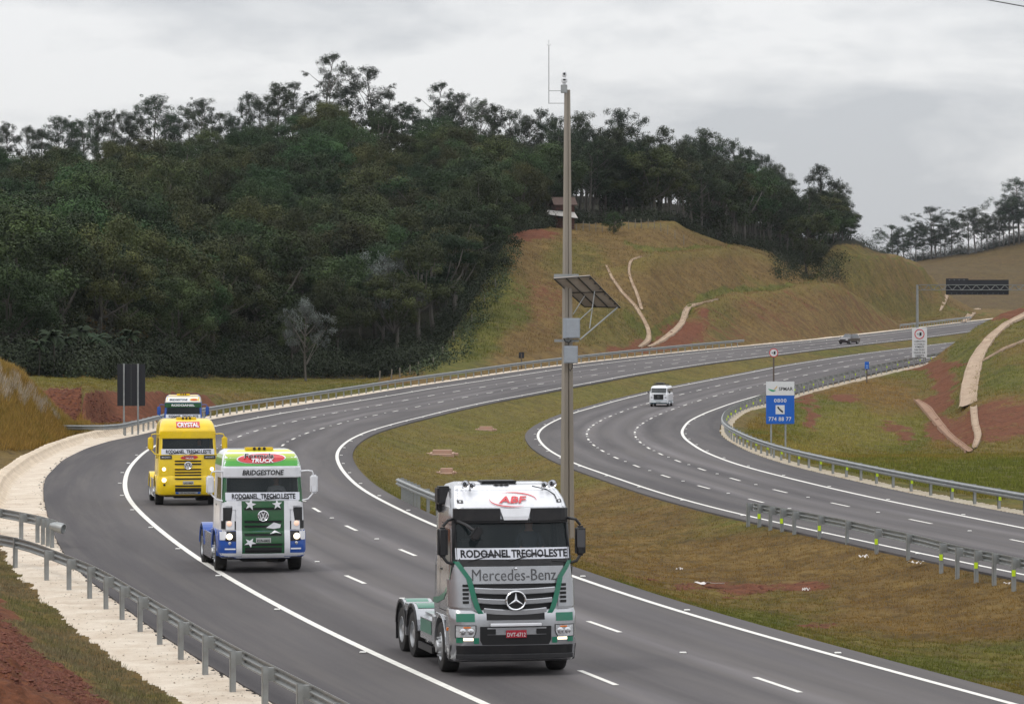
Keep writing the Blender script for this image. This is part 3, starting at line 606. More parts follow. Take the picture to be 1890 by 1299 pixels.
# ---------------------------------------------------------------- guardrails
PROF=[(.0,.0),(.0,-.03),(.075,-.065),(.075,-.115),(.0,-.15),(.0,-.165),(.075,-.20),(.075,-.25),(.0,-.285),(.0,-.315)]
def make_post():
    m=MB(); m.box(-.035,-.028,-.07,.07,-.3,.86); m.box(-.035,.075,-.07,-.063,-.3,.86); m.box(-.035,.075,.063,.07,-.3,.86)
    m.box(.078,.20,-.05,.05,.58,.84)     # spacer block
    for z in (.64,.78): m.lathe([(0,.285),(.022,.285),(.022,.262)],8,Matrix.Translation((0,0,z)))
    return m
POSTME=None
def guard(label,path,posts,side=1,reflect=None,top=.85,mats=None,group='steel guardrails along the motorway',first_flare=None,cat='guardrail',spacer=None):
    """path: list of (x,y,z) ground points along the post line, posts: list of the same; beam on the right (side=1) of the running direction"""
    global POSTME
    base=Vector(path[0]); root=empty('guardrail',base,0,label,cat,group)
    P=[Vector(p)-base for p in path]; mb=MB(); rows=[]
    for i,p in enumerate(P):
        t=(P[min(i+1,len(P)-1)]-P[max(i-1,0)]); t.z=0; t.normalize(); n=Vector((t.y,-t.x,0))*side
        dz=0
        if first_flare and i<len(first_flare): dz=-first_flare[i]
        rows.append([p+n*(.20+d)+Vector((0,0,top+z+dz)) for d,z in PROF])
    mb.grid(rows); mb.build('beam',GALV if mats is None else mats,root,smooth=False,solid=.006)
    bl=MB()
    for k in range(2,len(P)-1,3):       # splice bolts
        pass
    if POSTME is None:
        o=make_post().build('post',GALV,root); POSTME=o.data; bpy.data.objects.remove(o)
    rme=None
    for k,p in enumerate(posts):
        p=Vector(p)-base; j=min(range(len(P)),key=lambda i:(P[i]-p).length); t=P[min(j+1,len(P)-1)]-P[max(j-1,0)]; t.z=0
        n=Vector((t.y,-t.x,0)).normalized()*side
        o=bpy.data.objects.new('post',POSTME); COL.objects.link(o); o.parent=root; o.location=p+Vector((0,0,-.02)); o.rotation_euler=(0,0,math.atan2(n.y,n.x))
        if abs(top-.85)>.01: o.scale=(1,1,top/.85)
        if reflect and reflect(k):
            q=bpy.data.objects.new('reflector',REFME[0 if side*1>0 and reflect.__name__!='back' else 0]); COL.objects.link(q); q.parent=o
            th=o.rotation_euler[2]; zr=.44 if reflect.__name__=='near' else .46; d=.115
            q.location=(-math.sin(th)*d,-math.cos(th)*d,zr); q.rotation_euler=(0,0,PI/2-th)
    return root
m=MB(); m.box(-.005,.006,-.055,.055,-.09,.09); _o=m.build('reflector',REFL); REFME=[_o.data]; bpy.data.objects.remove(_o)
def gz(x,y): return float(ground_z(np.array([x]),np.array([y]))[0])
def dens(path,step=1.5):
    out=[]
    for a,b in zip(path[:-1],path[1:]):
        a=Vector(a);b=Vector(b);n=max(1,int((b-a).length/step)); out+=[a.lerp(b,i/n) for i in range(n)]
    return out+[Vector(path[-1])]
def smoothp(P,n=3):
    P=[Vector(p) for p in P]
    for _ in range(n): P=[P[0]]+[(P[i-1]+P[i]*2+P[i+1])/4 for i in range(1,len(P)-1)]+[P[-1]]
    return P
def px_on(pts,g=g1): return [(x,y,float(g(y))-.02) for x,y in back(pts,g)]
# foreground rail on the left verge
b1=[(-260,1012),(-120,1022),(-45,1031),(27,1044),(84.6,1070),(126,1088),(164,1104),(194,1123.7),(223.7,1143.4),(257,1165.7),(293,1189.4),(332,1217),(377,1245),(427.5,1276.6),(487,1309),(551,1345),(622,1385),(700,1432)]
pp=px_on(b1); guard('nearest steel guardrail curving along the sandy verge at lower left',smoothp(dens(pp),4),pp,side=-1)
b2=[(-200,960),(-130,965),(-60,975),(-8,985),(38,994.5),(68,1001),(78,1005),(87,1008),(95,1011)]
pp=px_on(b2); pth=smoothp(dens(pp,.8),2)
gb=guard('short guardrail end with a pale rounded nose at the left edge',pth,pp,side=-1)
m=MB(); c=pth[-1]-Vector(pp[0]); rr=[]
m.lathe([(0,-.30),(.10,-.30),(.15,-.12),(.165,.05),(.16,.16),(.135,.17),(.12,.10),(0,.08)],18,Matrix.Translation(c+Vector((.25,-.12,.66)))@Matrix.Rotation(R(-25),4,'Z')@Matrix.Rotation(R(12),4,'Y')); m.build('end_nose',PALE_ if False else GALV,gb,smooth=True)
# far outer rail on the left carriageway
xg2=offset(xLL,-3.35); s0=[(117,806),(160,808),(204,809),(227,805),(250,800),(275,793),(300,786.5)]
st=[(x,y,float(g1(y))) for x,y in back(s0,g1)]; YY=[]; y=st[-1][1]+3
while True:
    if y/1>0 and float(atY(xg2,y))/y*FPX+945>1371: break
    YY.append((float(atY(xg2,y)),y,float(g1(y)))); y+=1.5
path=st+YY; path=smoothp(dens(path,1.5),3)
def march(path,pitch,start=0):
    out=[];acc=-start
    for a,b in zip(path[:-1],path[1:]):
        l=(b-a).length; 
        while acc<=l: 
            if acc>=0: out.append(a.lerp(b,acc/l if l else 0))
            acc+=pitch
        acc-=l
    return out
def march(path,pitch,start=0):
    out=[]; need=start
    for a,b in zip(path[:-1],path[1:]):
        l=(b-a).length; t=need
        while t<=l: out.append(a.lerp(b,t/max(l,1e-6))); t+=pitch
        need=t-l
    return out
guard('long guardrail between the grass field and the far left shoulder',path,march(path,3.2,7)[:99],side=1,first_flare=[.12,.1,.08,.05,.03])
xg=offset(xLL,-3.6); path=[Vector((float(atY(xg,y)),y,float(g1(y)))) for y in np.arange(637,730,2.)]
guard('far guardrail below the overhead sign frame',path,march(path,3.6,1),side=1)
# rail in the median by the silver truck
xg=offset(xLR,.95); path=[Vector((float(atY(xg,y)),y,float(g1(y))-.03)) for y in np.arange(150.5,117,-1.)]
guard('median guardrail stub behind the silver truck',path,march(path,1.25,.05)[:6]+march(path,3.0,9.5),side=1)
# rail in the median on the right
b4=[(1380,971),(1400.6,974),(1421,979),(1442,983),(1465,988),(1511.7,996.8),(1562.5,1007.4),(1616.7,1022.5),(1675,1034.4),(1736,1052.4),(1765.7,1060.8),(1800.6,1068),(1833.7,1074),(1870,1082.8),(1925,1096),(1990,1112),(2070,1132)]
pp=[(x,y,float(g2(y))-.12) for x,y in back([(a,b-6) for a,b in b4],g2)]
def near(k): return k%2==1
def far(k): return k%2==1
guard('median guardrail with yellow reflectors beside the right carriageway',smoothp(dens(pp),2),pp,side=-1,reflect=near,top=.9)
# long curved rail outside the right carriageway
xg=offset(xRR,2.95); path=[Vector((float(atY(xg,y)),y,float(g2(y)))) for y in np.arange(112,458,1.5)]
guard('long curved guardrail round the outside of the right carriageway',path,march(path,3.55,.5)[:100],side=-1,reflect=far)
# ---------------------------------------------------------------- kerb
kp=back([(-60,1040),(-30,960),(-6,925),(5,896),(21,880),(53,856),(106,829.6),(159,812),(206,801.5),(250,794),(285,787)],g1)
KP=smoothp(dens([(x,y,float(g1(y))) for x,y in kp],.8),3); m=MB(); rows=[]
for i,p in enumerate(KP):
    t=(KP[min(i+1,len(KP)-1)]-KP[max(i-1,0)]).normalized(); n=Vector((-t.y,t.x,0)); h=.02*math.sin(i*1.9)+.02*math.sin(i*4.7)
    for s_,j in ((0,.16),(.05,.0),(.5,h),(.66,.0)):
        q=p+t*s_; rows.append([q+n*(d)+Vector((0,0,z)) for d,z in ((-.45,-.05),(-.3,.03),(-.08,.20-j),(.0,.34-j),(.22,.40-j),(.46,.34-j),(.56,-.1))])
m.grid(rows); o=m.build('kerb',KERB,None,smooth=False); o['kind']='structure'
# ---------------------------------------------------------------- road studs
m=MB(); m.box(-.06,.06,-.05,.05,0,.022); so=m.build('road_stud',STUDM,None,bevel=.008,seg=1); sme=so.data; bpy.data.objects.remove(so)
for i,(x,y,z) in enumerate(STUDS[:290]):
    if abs(x/y*FPX)>990: continue
    o=bpy.data.objects.new('road_stud',sme); COL.objects.link(o); o.location=(x,y,z+.003); o.scale=(1.25,1.25,1.5)
    tag(o,'small white reflective stud set in the asphalt beside the painted lines','road stud','road studs along the lane and edge lines')
# ---------------------------------------------------------------- drainage channels draped on the slopes
def channel(label,pts,ymin,ymax,mat=CHAN,lift=.10,grp='concrete drainage channels'):
    L=[];
    for (a,b) in zip(pts[:-1],pts[1:]):
        n=max(2,int(math.hypot(b[0]-a[0],b[1]-a[1])/3)); L+=[tuple(a[k]+(b[k]-a[k])*i/n for k in range(3)) for i in range(n)]
    L.append(pts[-1]); rows=[]
    CS=[seen(x,y,ymin,ymax) for x,y,w in L]
    for _ in range(4): CS=[CS[0]]+[(CS[i-1]+CS[i]*2+CS[i+1])/4 for i in range(1,len(CS)-1)]+[CS[-1]]
    for i,(x,y,w) in enumerate(L):
        a=L[max(i-1,0)];b=L[min(i+1,len(L)-1)]; dx,dy=b[0]-a[0],b[1]-a[1]; l=math.hypot(dx,dy) or 1; nx,ny=-dy/l,dx/l; w=w*(.98+.07*math.sin(i*.9)+.06*math.sin(i*2.3))
        c=CS[i]
        mpp=c.y/FPX; t=(CS[min(i+2,len(L)-1)]-CS[max(i-2,0)]); t.z=0
        if t.length<1e-3: t=Vector((0,1,0))
        t.normalize(); nn=Vector((t.y,-t.x,0)); 
        vis=abs(nn.x)*1+.0; k=w*mpp/max(vis,.45)/2
        row=[]
        for s,h in ((-1.15,-.25),(-1,.16),(-.85,.16),(-.7,.02),(0,-.03),(.7,.02),(.85,.16),(1,.16),(1.15,-.25)):
            q=c+nn*s*k; row.append(Vector((q.x,q.y,max(gz(q.x,q.y),c.z-.5)*.5+c.z*.5+lift+h*.6)))
        rows.append(row)
    for _ in range(5): rows=[rows[0]]+[[(rows[i-1][k]+rows[i][k]*2+rows[i+1][k])/4 for k in range(9)] for i in range(1,len(rows)-1)]+[rows[-1]]
    base=rows[-1][4].copy(); m=MB(); m.grid([[q-base for q in r] for r in rows]); o=m.build('drainage_channel',mat,None); o.location=base; tag(o,label,'drainage channel',grp); return o
channel('wide pale concrete channel coming down the slope at the right edge',[(1905,578,13),(1885,587,14),(1856,601,16),(1830,623,20),(1812,647,24),(1800,668,27),(1795,690,30),(1790,715,31),(1787,748,30)],255,560,lift=.2)
channel('narrow foot of the wide channel at the right, above the red hollow',[(1797,752,12),(1800,785,12),(1807,805,12),(1798,828,9)],250,560)
channel('thin side channel joining the wide channel from the right edge',[(1905,622,6),(1890,630,6),(1850,646,7),(1812,668,8)],255,560)
channel('orange soil channel running down to the hollow right of the blue sign',[(1690,739,8),(1709,752,16),(1730,780,15),(1752,806,12),(1790,835,12)],245,560,CHAN2)
channel('forked left channel on the brown hillside behind the pole',[(1119,491,3),(1129,514,5),(1150,544,7),(1171,565,8),(1184,585,8),(1198,612,8),(1198,630,9),(1180,642,5)],400,700)
channel('upper right fork of the channel on the brown hillside',[(1183,475,4),(1163,481,5),(1160,500,4),(1163,515,5),(1177,548,6),(1184,572,6)],400,700)
channel('channel bending down beside the red earth patch on the brown hillside',[(1325,554,2),(1292,561,5),(1267,569,9),(1261,594,12),(1242,615,12),(1215,633,10),(1198,641,7)],430,700)
channel('short channel on the slope left of the overhead sign',[(1748,545,5),(1743,560,6),(1735,574,3)],560,900)
channel('channel below the overhead sign running down to the guardrail',[(1808,545,9),(1804,562,11),(1794,580,12),(1778,595,9)],560,950)
# ---------------------------------------------------------------- concrete mast with camera, aerial, solar panel and boxes
PY_=150.; PB=W(1047,640,PY_); px2m=PY_/FPX
base=Vector((PB.x,PY_,gz(PB.x,PY_))); mast=empty('camera_mast',base,0,'tall grooved concrete mast with solar panel and dome camera behind the silver truck','mast')
POLEM=pmat('mast_concrete',(.27,.24,.20),.85,noise=.28,nscale=2.5,dirt=(.14,.12,.10),dirt_amt=.7,dscale=5,bump=.3,bscale=25,stretch=(1,1,.12))
POLED=pmat('mast_concrete_dark',(.165,.155,.145),.85,noise=.25,nscale=2.5,stretch=(1,1,.15))
zt=CZ-(166-YH)*px2m-base.z
def half(z): # half width
    f=z/zt; return (11.2*(1-f)+4.7*f)*px2m
m=MB(); vs=[];fs=[]
for z in (-.5,zt):
    h=half(max(z,0)); vs+=[(a*h,b*h,z) for a,b in ((-1,-.75),(-.15,-.75),(-.1,-.4),(.1,-.4),(.15,-.75),(1,-.75),(1,.75),(.15,.75),(.1,.4),(-.1,.4),(-.15,.75),(-1,.75))]
n=12
for k in range(n): fs.append((k,(k+1)%n,n+(k+1)%n,n+k))
fs+= [tuple(range(n-1,-1,-1)),tuple(range(n,2*n))]; m.add(vs,fs); m.build('shaft',POLEM,mast,bevel=.012,seg=1).rotation_euler=(0,0,R(24))
def mz(py): return CZ-(py-YH)*px2m-base.z
def mx(px): return (px-1047)*px2m
m=MB(); h=.125; m.box(-h,h,-h,h,mz(172),mz(157)); m.build('cap_bracket',GALV,mast,bevel=.01).location=(mx(1041),0,0)
cx=mx(1041.5)
m=MB(); m.lathe([(0,mz(157)),(.07,mz(157)),(.07,mz(153)),(.12,mz(152)),(.12,mz(146)),(.08,mz(144)),(.06,mz(142))],14,Matrix.Translation((cx,0,0))@Matrix.Rotation(-PI/2,4,'Y')); m.lathe([(.06,mz(142)),(.09,mz(141)),(.095,mz(137)),(.07,mz(133)),(0,mz(131.5))],14,Matrix.Translation((cx,0,0))@Matrix.Rotation(-PI/2,4,'Y'))
cm_=m.build('camera_housing',WHITE,mast,smooth=True)
m=MB(); m.lathe([(0,0),(.045,0),(.05,.03),(.05,.09)],12,Matrix.Translation((cx,-.12,mz(137)))@Matrix.Rotation(PI/2,4,'Z')); m.box(cx-.05,cx+.05,-.13,-.12,mz(149),mz(146.5)); m.build('lens',INK,cm_)
m=MB(); m.tube([(mx(1013),0,mz(192)),(mx(1013),0,mz(87))],.018,6); m.tube([(mx(1013),0,mz(87)),(mx(1013),0,mz(74))],.008,5)
for s in (-1,1): m.tube([(mx(1013),0,mz(86)),(mx(1013+4*s),0,mz(82))],.006,4)
m.tube([(mx(1013),0,mz(168)),(cx,0,mz(168))],.014,6); m.tube([(mx(1013),0,mz(191)),(cx,0,mz(191))],.014,6); m.build('aerial',GALV,mast)
# solar panel: dark sheet on a frame, tilted away to the right
a=Vector((mx(1022),-.25,mz(511)));b_=Vector((mx(1084),1.3,mz(510)));c_=Vector((mx(1146),-.2,mz(566)));
q0=Vector((mx(1019),.3,mz(512))); q1=Vector((mx(1089),1.6,mz(508))); q2=Vector((mx(1146),.5,mz(566))); q3=q0+(q2-q1)
SOL=pmat('panel_back',(.33,.29,.25),.7,noise=.15,nscale=2); SOLF=pmat('panel_frame',(.06,.06,.06),.5,.5)
q0=Vector((mx(1022),-.55,mz(514))); q1=Vector((mx(1088),-.35,mz(509))); q2=Vector((mx(1146),.95,mz(567))); q3=Vector((mx(1079),.75,mz(565)))
nrm=(q1-q0).cross(q3-q0).normalized(); nrm=nrm if nrm.z>0 else -nrm
m=MB(); V4=[q0,q1,q2,q3]; m.add(V4+[v+nrm*.04 for v in V4],[(0,1,2,3),(7,6,5,4),(0,4,5,1),(1,5,6,2),(2,6,7,3),(3,7,4,0)]); pan=m.build('solar_panel',SOL,mast)
m=MB()
def lp(u,v): return q0.lerp(q1,u).lerp(q3.lerp(q2,u),v)-nrm*.03
for u in (0,.33,.66,1): m.tube([lp(u,0),lp(u,1)],.028,4)
for v in (0,.5,1): m.tube([lp(0,v),lp(1,v)],.02,4)
for k in range(6): p=lp(.98,.08+k*.16); m.box(p.x-.09,p.x+.03,p.y-.03,p.y+.03,p.z-.02,p.z+.03)
m.build('panel_frame',SOLF,pan)
m=MB(); e0=Vector((mx(1070),-.2,mz(627))); m.tube([e0,lp(.95,.98)],.03,6); m.tube([Vector((mx(1088),-.2,mz(606))),lp(.75,.45)],.022,6); m.tube([Vector((mx(1070),-.2,mz(590))),Vector((mx(1094),-.05,mz(568)))],.02,6); m.tube([Vector((mx(1058),.1,mz(580))),lp(.35,.6)],.02,6)
m.box(mx(1022),mx(1064),-.34,-.26,mz(513),mz(506)); m.box(mx(1055),mx(1068),-.4,-.2,mz(514),mz(506)); m.box(mx(1023),mx(1068),-.34,-.26,mz(631),mz(626)); m.build('panel_bracket',GALV,mast)
BOXM=pmat('grey_cabinet',(.30,.33,.37),.5,noise=.08,nscale=4,dirt=(.25,.25,.25),dirt_amt=.3)
for (x0,x1,y0,y1) in ((1039,1070,587,624),(1040,1066,638,670)):
    m=MB(); m.box(mx(x0),mx(x1),-.72,-.36,mz(y1),mz(y0)); bx=m.build('cabinet',BOXM,mast,bevel=.012)
    m=MB(); m.box(mx(x0+(6 if x1>1068 else 1.5)),mx(x1-1.2),-.745,-.723,mz(y1-1.5),mz(y0+1.5)); m.build('door',BOXM,bx,bevel=.006,seg=1)
m=MB(); m.tube([(mx(1040),-.5,mz(624)),(mx(1043),-.5,mz(630)),(mx(1050),-.45,mz(632)),(mx(1054),-.4,mz(628))],.02,6); m.tube([(mx(1056),-.5,mz(670)),(mx(1056),-.45,mz(678)),(mx(1052),-.4,mz(684)),(mx(1050),-.3,mz(680))],.02,6); m.build('cable',INK,mast)
# ---------------------------------------------------------------- signs
def vertical(Y,off=0): return lambda x,z: Vector((x,Y-off,z))
def sign(name,label,cat,px0,px1,py0,py1,Y,legs,foot,boards,yaw=0,legr=.05,grp=None,legmat=GALV):
    cx=(px0+px1)/2; o=W(cx,foot,Y); o.z=gz(o.x,Y)-.05; root=empty(name,o,yaw,label,cat,grp); k=Y/FPX
    def X(px): return (px-cx)*k
    def Z(py): return CZ-(py-YH)*k-o.z
    m=MB(); m.box(X(px0),X(px1),-.02,.02,Z(py1),Z(py0)); bd=m.build('board',boards,root,bevel=.01,seg=1)
    for l in legs:
        m=MB(); m.tube([(X(l),.08,-.4),(X(l),.08,Z(py0)-.1)],legr,8); m.build('leg',legmat,root)
    return root,bd,X,Z,k
# big black back of a two panel board, left
root,bd,X,Z,k=sign('road_sign','black back of a tall two panel sign on two posts left of the trucks','sign',216.5,268,672,749,236,[],790,BLK)
for l in (229,255):
    m=MB(); m.tube([(X(l),-.09,-.4),(X(l),-.09,Z(671))],.055,8); m.build('leg',GALV,root)
m=MB(); m.box(X(242)-.02,X(242)+.02,-.035,-.021,Z(749),Z(672)); m.build('joint',SOLF,bd)
# blue telephone sign
root,bd,X,Z,k=sign('road_sign','blue and white roadside board with telephone symbol and 0800 number','sign',1414,1466,704,782,214,[1423.5,1450],822,BLUE)
m=MB(); m.box(X(1414),X(1466),-.032,-.021,Z(729.5),Z(704)); wp=m.build('white_panel',WHITE,bd)
f=lambda x,z: Vector((x,-.038,z))
m=MB(); add_text(m,'SPMAR',X(1450.3),Z(717.5),26*k,6.5*k,f,bold=.012); m.build('lettering',INK,wp)
m=MB()
def swoosh(m,pts,w0,w1,f):
    n=len(pts); vs=[]
    for i,(x,z) in enumerate(pts):
        a=pts[max(i-1,0)];b=pts[min(i+1,n-1)];dx,dz=b[0]-a[0],b[1]-a[1];l=math.hypot(dx,dz) or 1; w=w0+(w1-w0)*math.sin(PI*i/(n-1)); vs+=[f(x-dz/l*w,z+dx/l*w),f(x+dz/l*w,z-dx/l*w)]
    m.add(vs,[(2*i,2*i+1,2*i+3,2*i+2) for i in range(n-1)])
swoosh(m,[(X(1418+14*t),Z(717.5+3.5*math.sin(t*PI*.75))) for t in np.linspace(0,1,10)],.01,.05,f); m.build('logo_wave',GREENP,wp)
m=MB(); swoosh(m,[(X(1428+6*math.sin(t*1.6)),Z(719-7*t)) for t in np.linspace(0,1,8)],.008,.03,f); m.build('logo_stroke',TANP,wp)
m=MB(); f2=lambda x,z: Vector((x,-.026,z)); add_text(m,'0800',X(1440),Z(739),23*k,7*k,f2,bold=.012,space=1.1); add_text(m,'774 88 77',X(1439.5),Z(773),42*k,7.5*k,f2,bold=.012,space=1.08)
m.box(X(1431.5),X(1448),-.027,-.022,Z(764),Z(747.5)); m.build('lettering',WHITE,bd)
m=MB(); f3=lambda x,z: Vector((x,-.034,z)); cx0,cz0=X(1440),Z(756)
swoosh(m,[(cx0+(-4.2+ (t*8.8))*k,cz0+(5-9.2*t**.75)*k) for t in np.linspace(0,1,9)],1.1*k,1.5*k,f3); poly(m,[(cx0-5.6*k,cz0+5.5*k),(cx0-3*k,cz0+6*k),(cx0-1.8*k,cz0+3*k),(cx0-4.6*k,cz0+2*k)],f3); poly(m,[(cx0+1.2*k,cz0-2*k),(cx0+4*k,cz0-1.2*k),(cx0+5.8*k,cz0-4*k),(cx0+3*k,cz0-5.6*k)],f3); m.build('telephone_symbol',INK,bd)
def prohib(m_w,m_r,m_k,cx,cz,r,f):
    disc(m_w,cx,cz,r,r,lambda x,z:f(x,z,0)); ring(m_r,cx,cz,r,r,r*.17,lambda x,z:f(x,z,.004))
    g=lambda x,z:f(x,z,.008)
    poly(m_k,[(cx-.02*r,cz-.38*r),(cx+.40*r,cz-.30*r),(cx+.40*r,cz+.38*r),(cx-.02*r,cz+.30*r)],g); poly(m_k,[(cx-.5*r,cz),(cx-.22*r,cz-.17*r),(cx-.22*r,cz+.17*r)],g)
# white rectangular lorry sign
root,bd,X,Z,k=sign('road_sign','tall white rectangular sign with a red ringed lorry symbol and six lines of writing','sign',1683.5,1711,605,659.5,440,[1691,1704.5],676,WHITE)
mw,mr_,mk_=MB(),MB(),MB(); F=lambda x,z,o:Vector((x,-.03-o*4,z)); prohib(mw,mr_,mk_,X(1697),Z(616.5),9.2*k,F); mw.build('disc',WHITE,bd); mr_.build('red_ring',REDP,bd)
f4=lambda x,z:Vector((x,-.045,z))
for i,s in enumerate(('CAMINHÕES','E ÔNIBUS','SOMENTE','NAS DUAS','FAIXAS DA','DIREITA')): add_text(mk_,s,X(1697.2),Z(629.5+5.3*i),(21 if len(s)>8 else 18.5 if len(s)>7 else 17)*k,3.3*k,f4,bold=.01)
mk_.build('lettering',INK,bd)
# round sign in the median
Y=365; p=W(1428,673,Y); p.z=gz(p.x,Y); root=empty('road_sign',p,0,'round red ringed lorry sign on a dark post in the grass median','sign'); k=Y/FPX
zc=CZ-(651-YH)*k-p.z; m=MB(); m.lathe([(0,-.02),(8.2*k,-.02),(8.2*k,.0),(0,.0)],28,Matrix.Translation((0,0,zc))@Matrix.Rotation(PI/2,4,'Z')); bd=m.build('board',SOLF,root)
mw,mr_,mk_=MB(),MB(),MB(); F=lambda x,z,o:Vector((x,-.03-o*3,z)); prohib(mw,mr_,mk_,0,zc,8.2*k,F); mw.build('disc',WHITE,bd); mr_.build('red_ring',REDP,bd); mk_.build('lorry_symbol',INK,bd)
m=MB(); m.box(-.07,.07,.0,.1,-.4,zc); m.build('post',RUST,root)
# small blue sign
root,bd,X,Z,k=sign('road_sign','small blue kilometre marker on a dark post by the far guardrail','sign',1596,1604,667.5,681,392,[],699,BLUE)
m=MB(); m.box(-.06,.06,.02,.12,-.4,Z(680)); m.build('post',RUST,root)
m=MB(); f5=lambda x,z: Vector((x,-.03,z)); m.box(X(1598),X(1602.5),-.03,-.021,Z(675.6),Z(674)); m.box(X(1598.3),X(1602.2),-.03,-.021,Z(679.4),Z(677.8)); m.build('pale_marks',pmat('pale_blue',(.25,.38,.62),.6),bd)
# small dark sign back beyond the rail
Yv=float(farA(962))+7; root,bd,X,Z,k=sign('road_sign','small dark square sign back on a post behind the guardrail','sign',957.5,967.5,650,661,Yv,[],672,BLK)
m=MB(); m.box(-.06,.06,-.12,-.03,-.4,Z(652)); m.build('post',RUST,root)
# ---------------------------------------------------------------- overhead frame
Yg=640; p=W(1693,604,Yg); root=empty('overhead_sign_frame',p,0,'grey lattice arm carrying a long dark signboard over the far road','gantry'); k=Yg/FPX
def X(px): return (px-1693)*k
def Z(py): return (604-py)*k
m=MB(); m.tube([(0,0,-1),(0,0,Z(525.5))],[.26,.2],12); m.build('column',GALV,root,smooth=True)
m=MB(); A0,A1=X(1696),X(1925)
for z in (Z(526),Z(535.5)):
    for y in (-.35,.35): m.tube([(A0,y,z),(A1,y,z)],.07,6)
nseg=26
for i in range(nseg):
    xa,xb=A0+(A1-A0)*i/nseg,A0+(A1-A0)*(i+1)/nseg
    for y in (-.35,.35): m.tube([(xa,y,Z(535.5) if i%2 else Z(526)),(xb,y,Z(526) if i%2 else Z(535.5))],.04,5)
m.tube([(0,0,Z(527)),(A0,-.35,Z(526))],.08,6); m.tube([(0,0,Z(535)),(A0,-.35,Z(535.5))],.08,6); m.build('arm',GALVD,root)
m=MB(); m.box(X(1746.5),X(1862.5),.5,.62,Z(544),Z(516.5)); m.box(X(1746.5),X(1788),.5,.62,Z(516.4),Z(514)); bd=m.build('board',BLK,root)
LMP=pmat('fixing_clip',(.10,.11,.12),.6); m=MB()
for i in range(4): m.box(X(1752+i*9),X(1754+i*9),.45,.5,Z(517.5),Z(515.5))
for i in range(11): m.box(X(1756+i*9.6),X(1757.6+i*9.6),.45,.5,Z(542.5),Z(541))
m.build('clip',LMP,bd)
# ---------------------------------------------------------------- overhead wire, fence, litter, drain inlets
a=W(1780,-8,190); b=W(1900,14,170); m=MB(); pts=[]
for i in range(25):
    t=-2+5*i/24; q=a.lerp(b,t); q.z-=.25*((t-.5)**2-.25)*-0.05; pts.append(q-a)
m.tube(pts,.028,5); o=m.build('overhead_wire',INK,None); o.location=a; tag(o,'thin dark overhead wire crossing the sky at the upper right corner','wire')
fz=pmat('fence_wood',(.19,.17,.14),.9,noise=.3,nscale=3)
fb=None; fr=[(1040,417),(1052,415.5),(1064,414.5),(1076,413.5),(1088,413),(1100,412.5),(1112,412),(1124,412),(1136,411.5),(1148,411.5),(1160,411),(1172,411),(1184,411),(1196,411),(1208,411.5),(1220,412),(1232,412),(1246,412.5),(1262,413.5)]
root=None; rnd=random.Random(4); tops=[]
for i,(x,y) in enumerate(fr):
    Y=552+i*.9; p=Vector(((x-945)/FPX*Y,Y,0)); p.z=gz(p.x,Y)
    if root is None: b0=p.copy(); root=empty('wire_fence',b0,0,'row of weathered wooden fence posts along the top of the brown hill','fence')
    m=MB(); h=1.15+rnd.random()*.35; m.tube([(0,0,-.3),(rnd.uniform(-.08,.08),0,h)],[.07,.055],6); o=m.build('post',fz,root); o.location=p-b0; tops.append(p-b0+Vector((0,0,h*.8)))
m=MB()
for d in (0,-.35,-.7): m.tube([t+Vector((0,0,d)) for t in tops],.008,4)
m.build('wire',GALVD,root)
# lower fence at the forest edge
root=None
for i,(x,y) in enumerate([(700,703),(722,700),(738,697),(757,690),(772,684),(800,674),(818,655),(838,628),(870,596),(895,560),(915,530)]):
    p=seen(x,y,345,520)
    if root is None: b0=p.copy(); root=empty('wire_fence',b0,0,'scattered grey fence posts climbing along the forest edge','fence')
    m=MB(); h=1.0; m.tube([(0,0,-.3),(rnd.uniform(-.1,.1),0,h)],[.09,.07],6); o=m.build('post',fz,root); o.location=p-b0
PALE=pmat('pale_rag',(.62,.58,.55),.8,noise=.1); PINK=pmat('pinkish_concrete',(.40,.27,.20),.85,noise=.2,nscale=3,dirt=(.25,.10,.06),dirt_amt=.6)
def scrap(label,x,y,w,h,mat,seed):
    p=seen(x,y,60,300); k=p.y/FPX; r=random.Random(seed); n=9; m=MB(); ang=p.z*0
    L=w*k; rows=[[Vector((L*(i/n-.5),(j-.5)*h*k*6*(.5+r.random()*.6),.05+r.random()*.10)) for j in range(2)] for i in range(n+1)]
    m.grid(rows); o=m.build('paper_scrap',mat,None,solid=.01); o.location=p+Vector((0,0,.06)); tag(o,label,'litter','scraps of litter in the grass median')
scrap('long white plastic scrap lying on the red earth of the median',1309,1084,56,3,PALE,1)
scrap('white strip of litter below the fifth post of the right median rail',1690,1046,30,3,PALE,2)
scrap('small crumpled white litter left of the white strip in the median grass',1594,1034,18,3,PALE,3)
scrap('greyish rag on the green grass right of the red earth',1488,1096,14,3,PALE,4)
scrap('small pale scrap at the foot of a rail post near the right edge',1858,1085,12,3,PALE,6)
scrap('small pale rag at the upper end of the red earth strip',1254,1057,12,3,PALE,7)
def inlet(label,x,y,w,h,seed):
    p=seen(x,y,130,420); k=p.y/FPX; L=w*k/2; D=h*k*5; m=MB()
    m.box(-L*.6,L*.6,-D,-D+.25,-.3,.10); m.box(-L*.75,-L*.6,-D,D*.8,-.3,.14); m.box(L*.6,L*.75,-D,D*.8,-.3,.14); m.box(-L*.6,L*.6,D*.5,D*.8,-.3,.28); m.box(-L,-L*.75,-D*.2,D*.1,-.3,.12); m.box(L*.75,L,-D*.2,D*.1,-.3,.12); m.box(-L*.6,L*.6,-D+.25,D*.5,-.3,.02)
    o=m.build('drain_inlet',PINK,None,bevel=.03,seg=1); o.location=p; tag(o,label,'drain inlet','concrete drain inlets in the median')
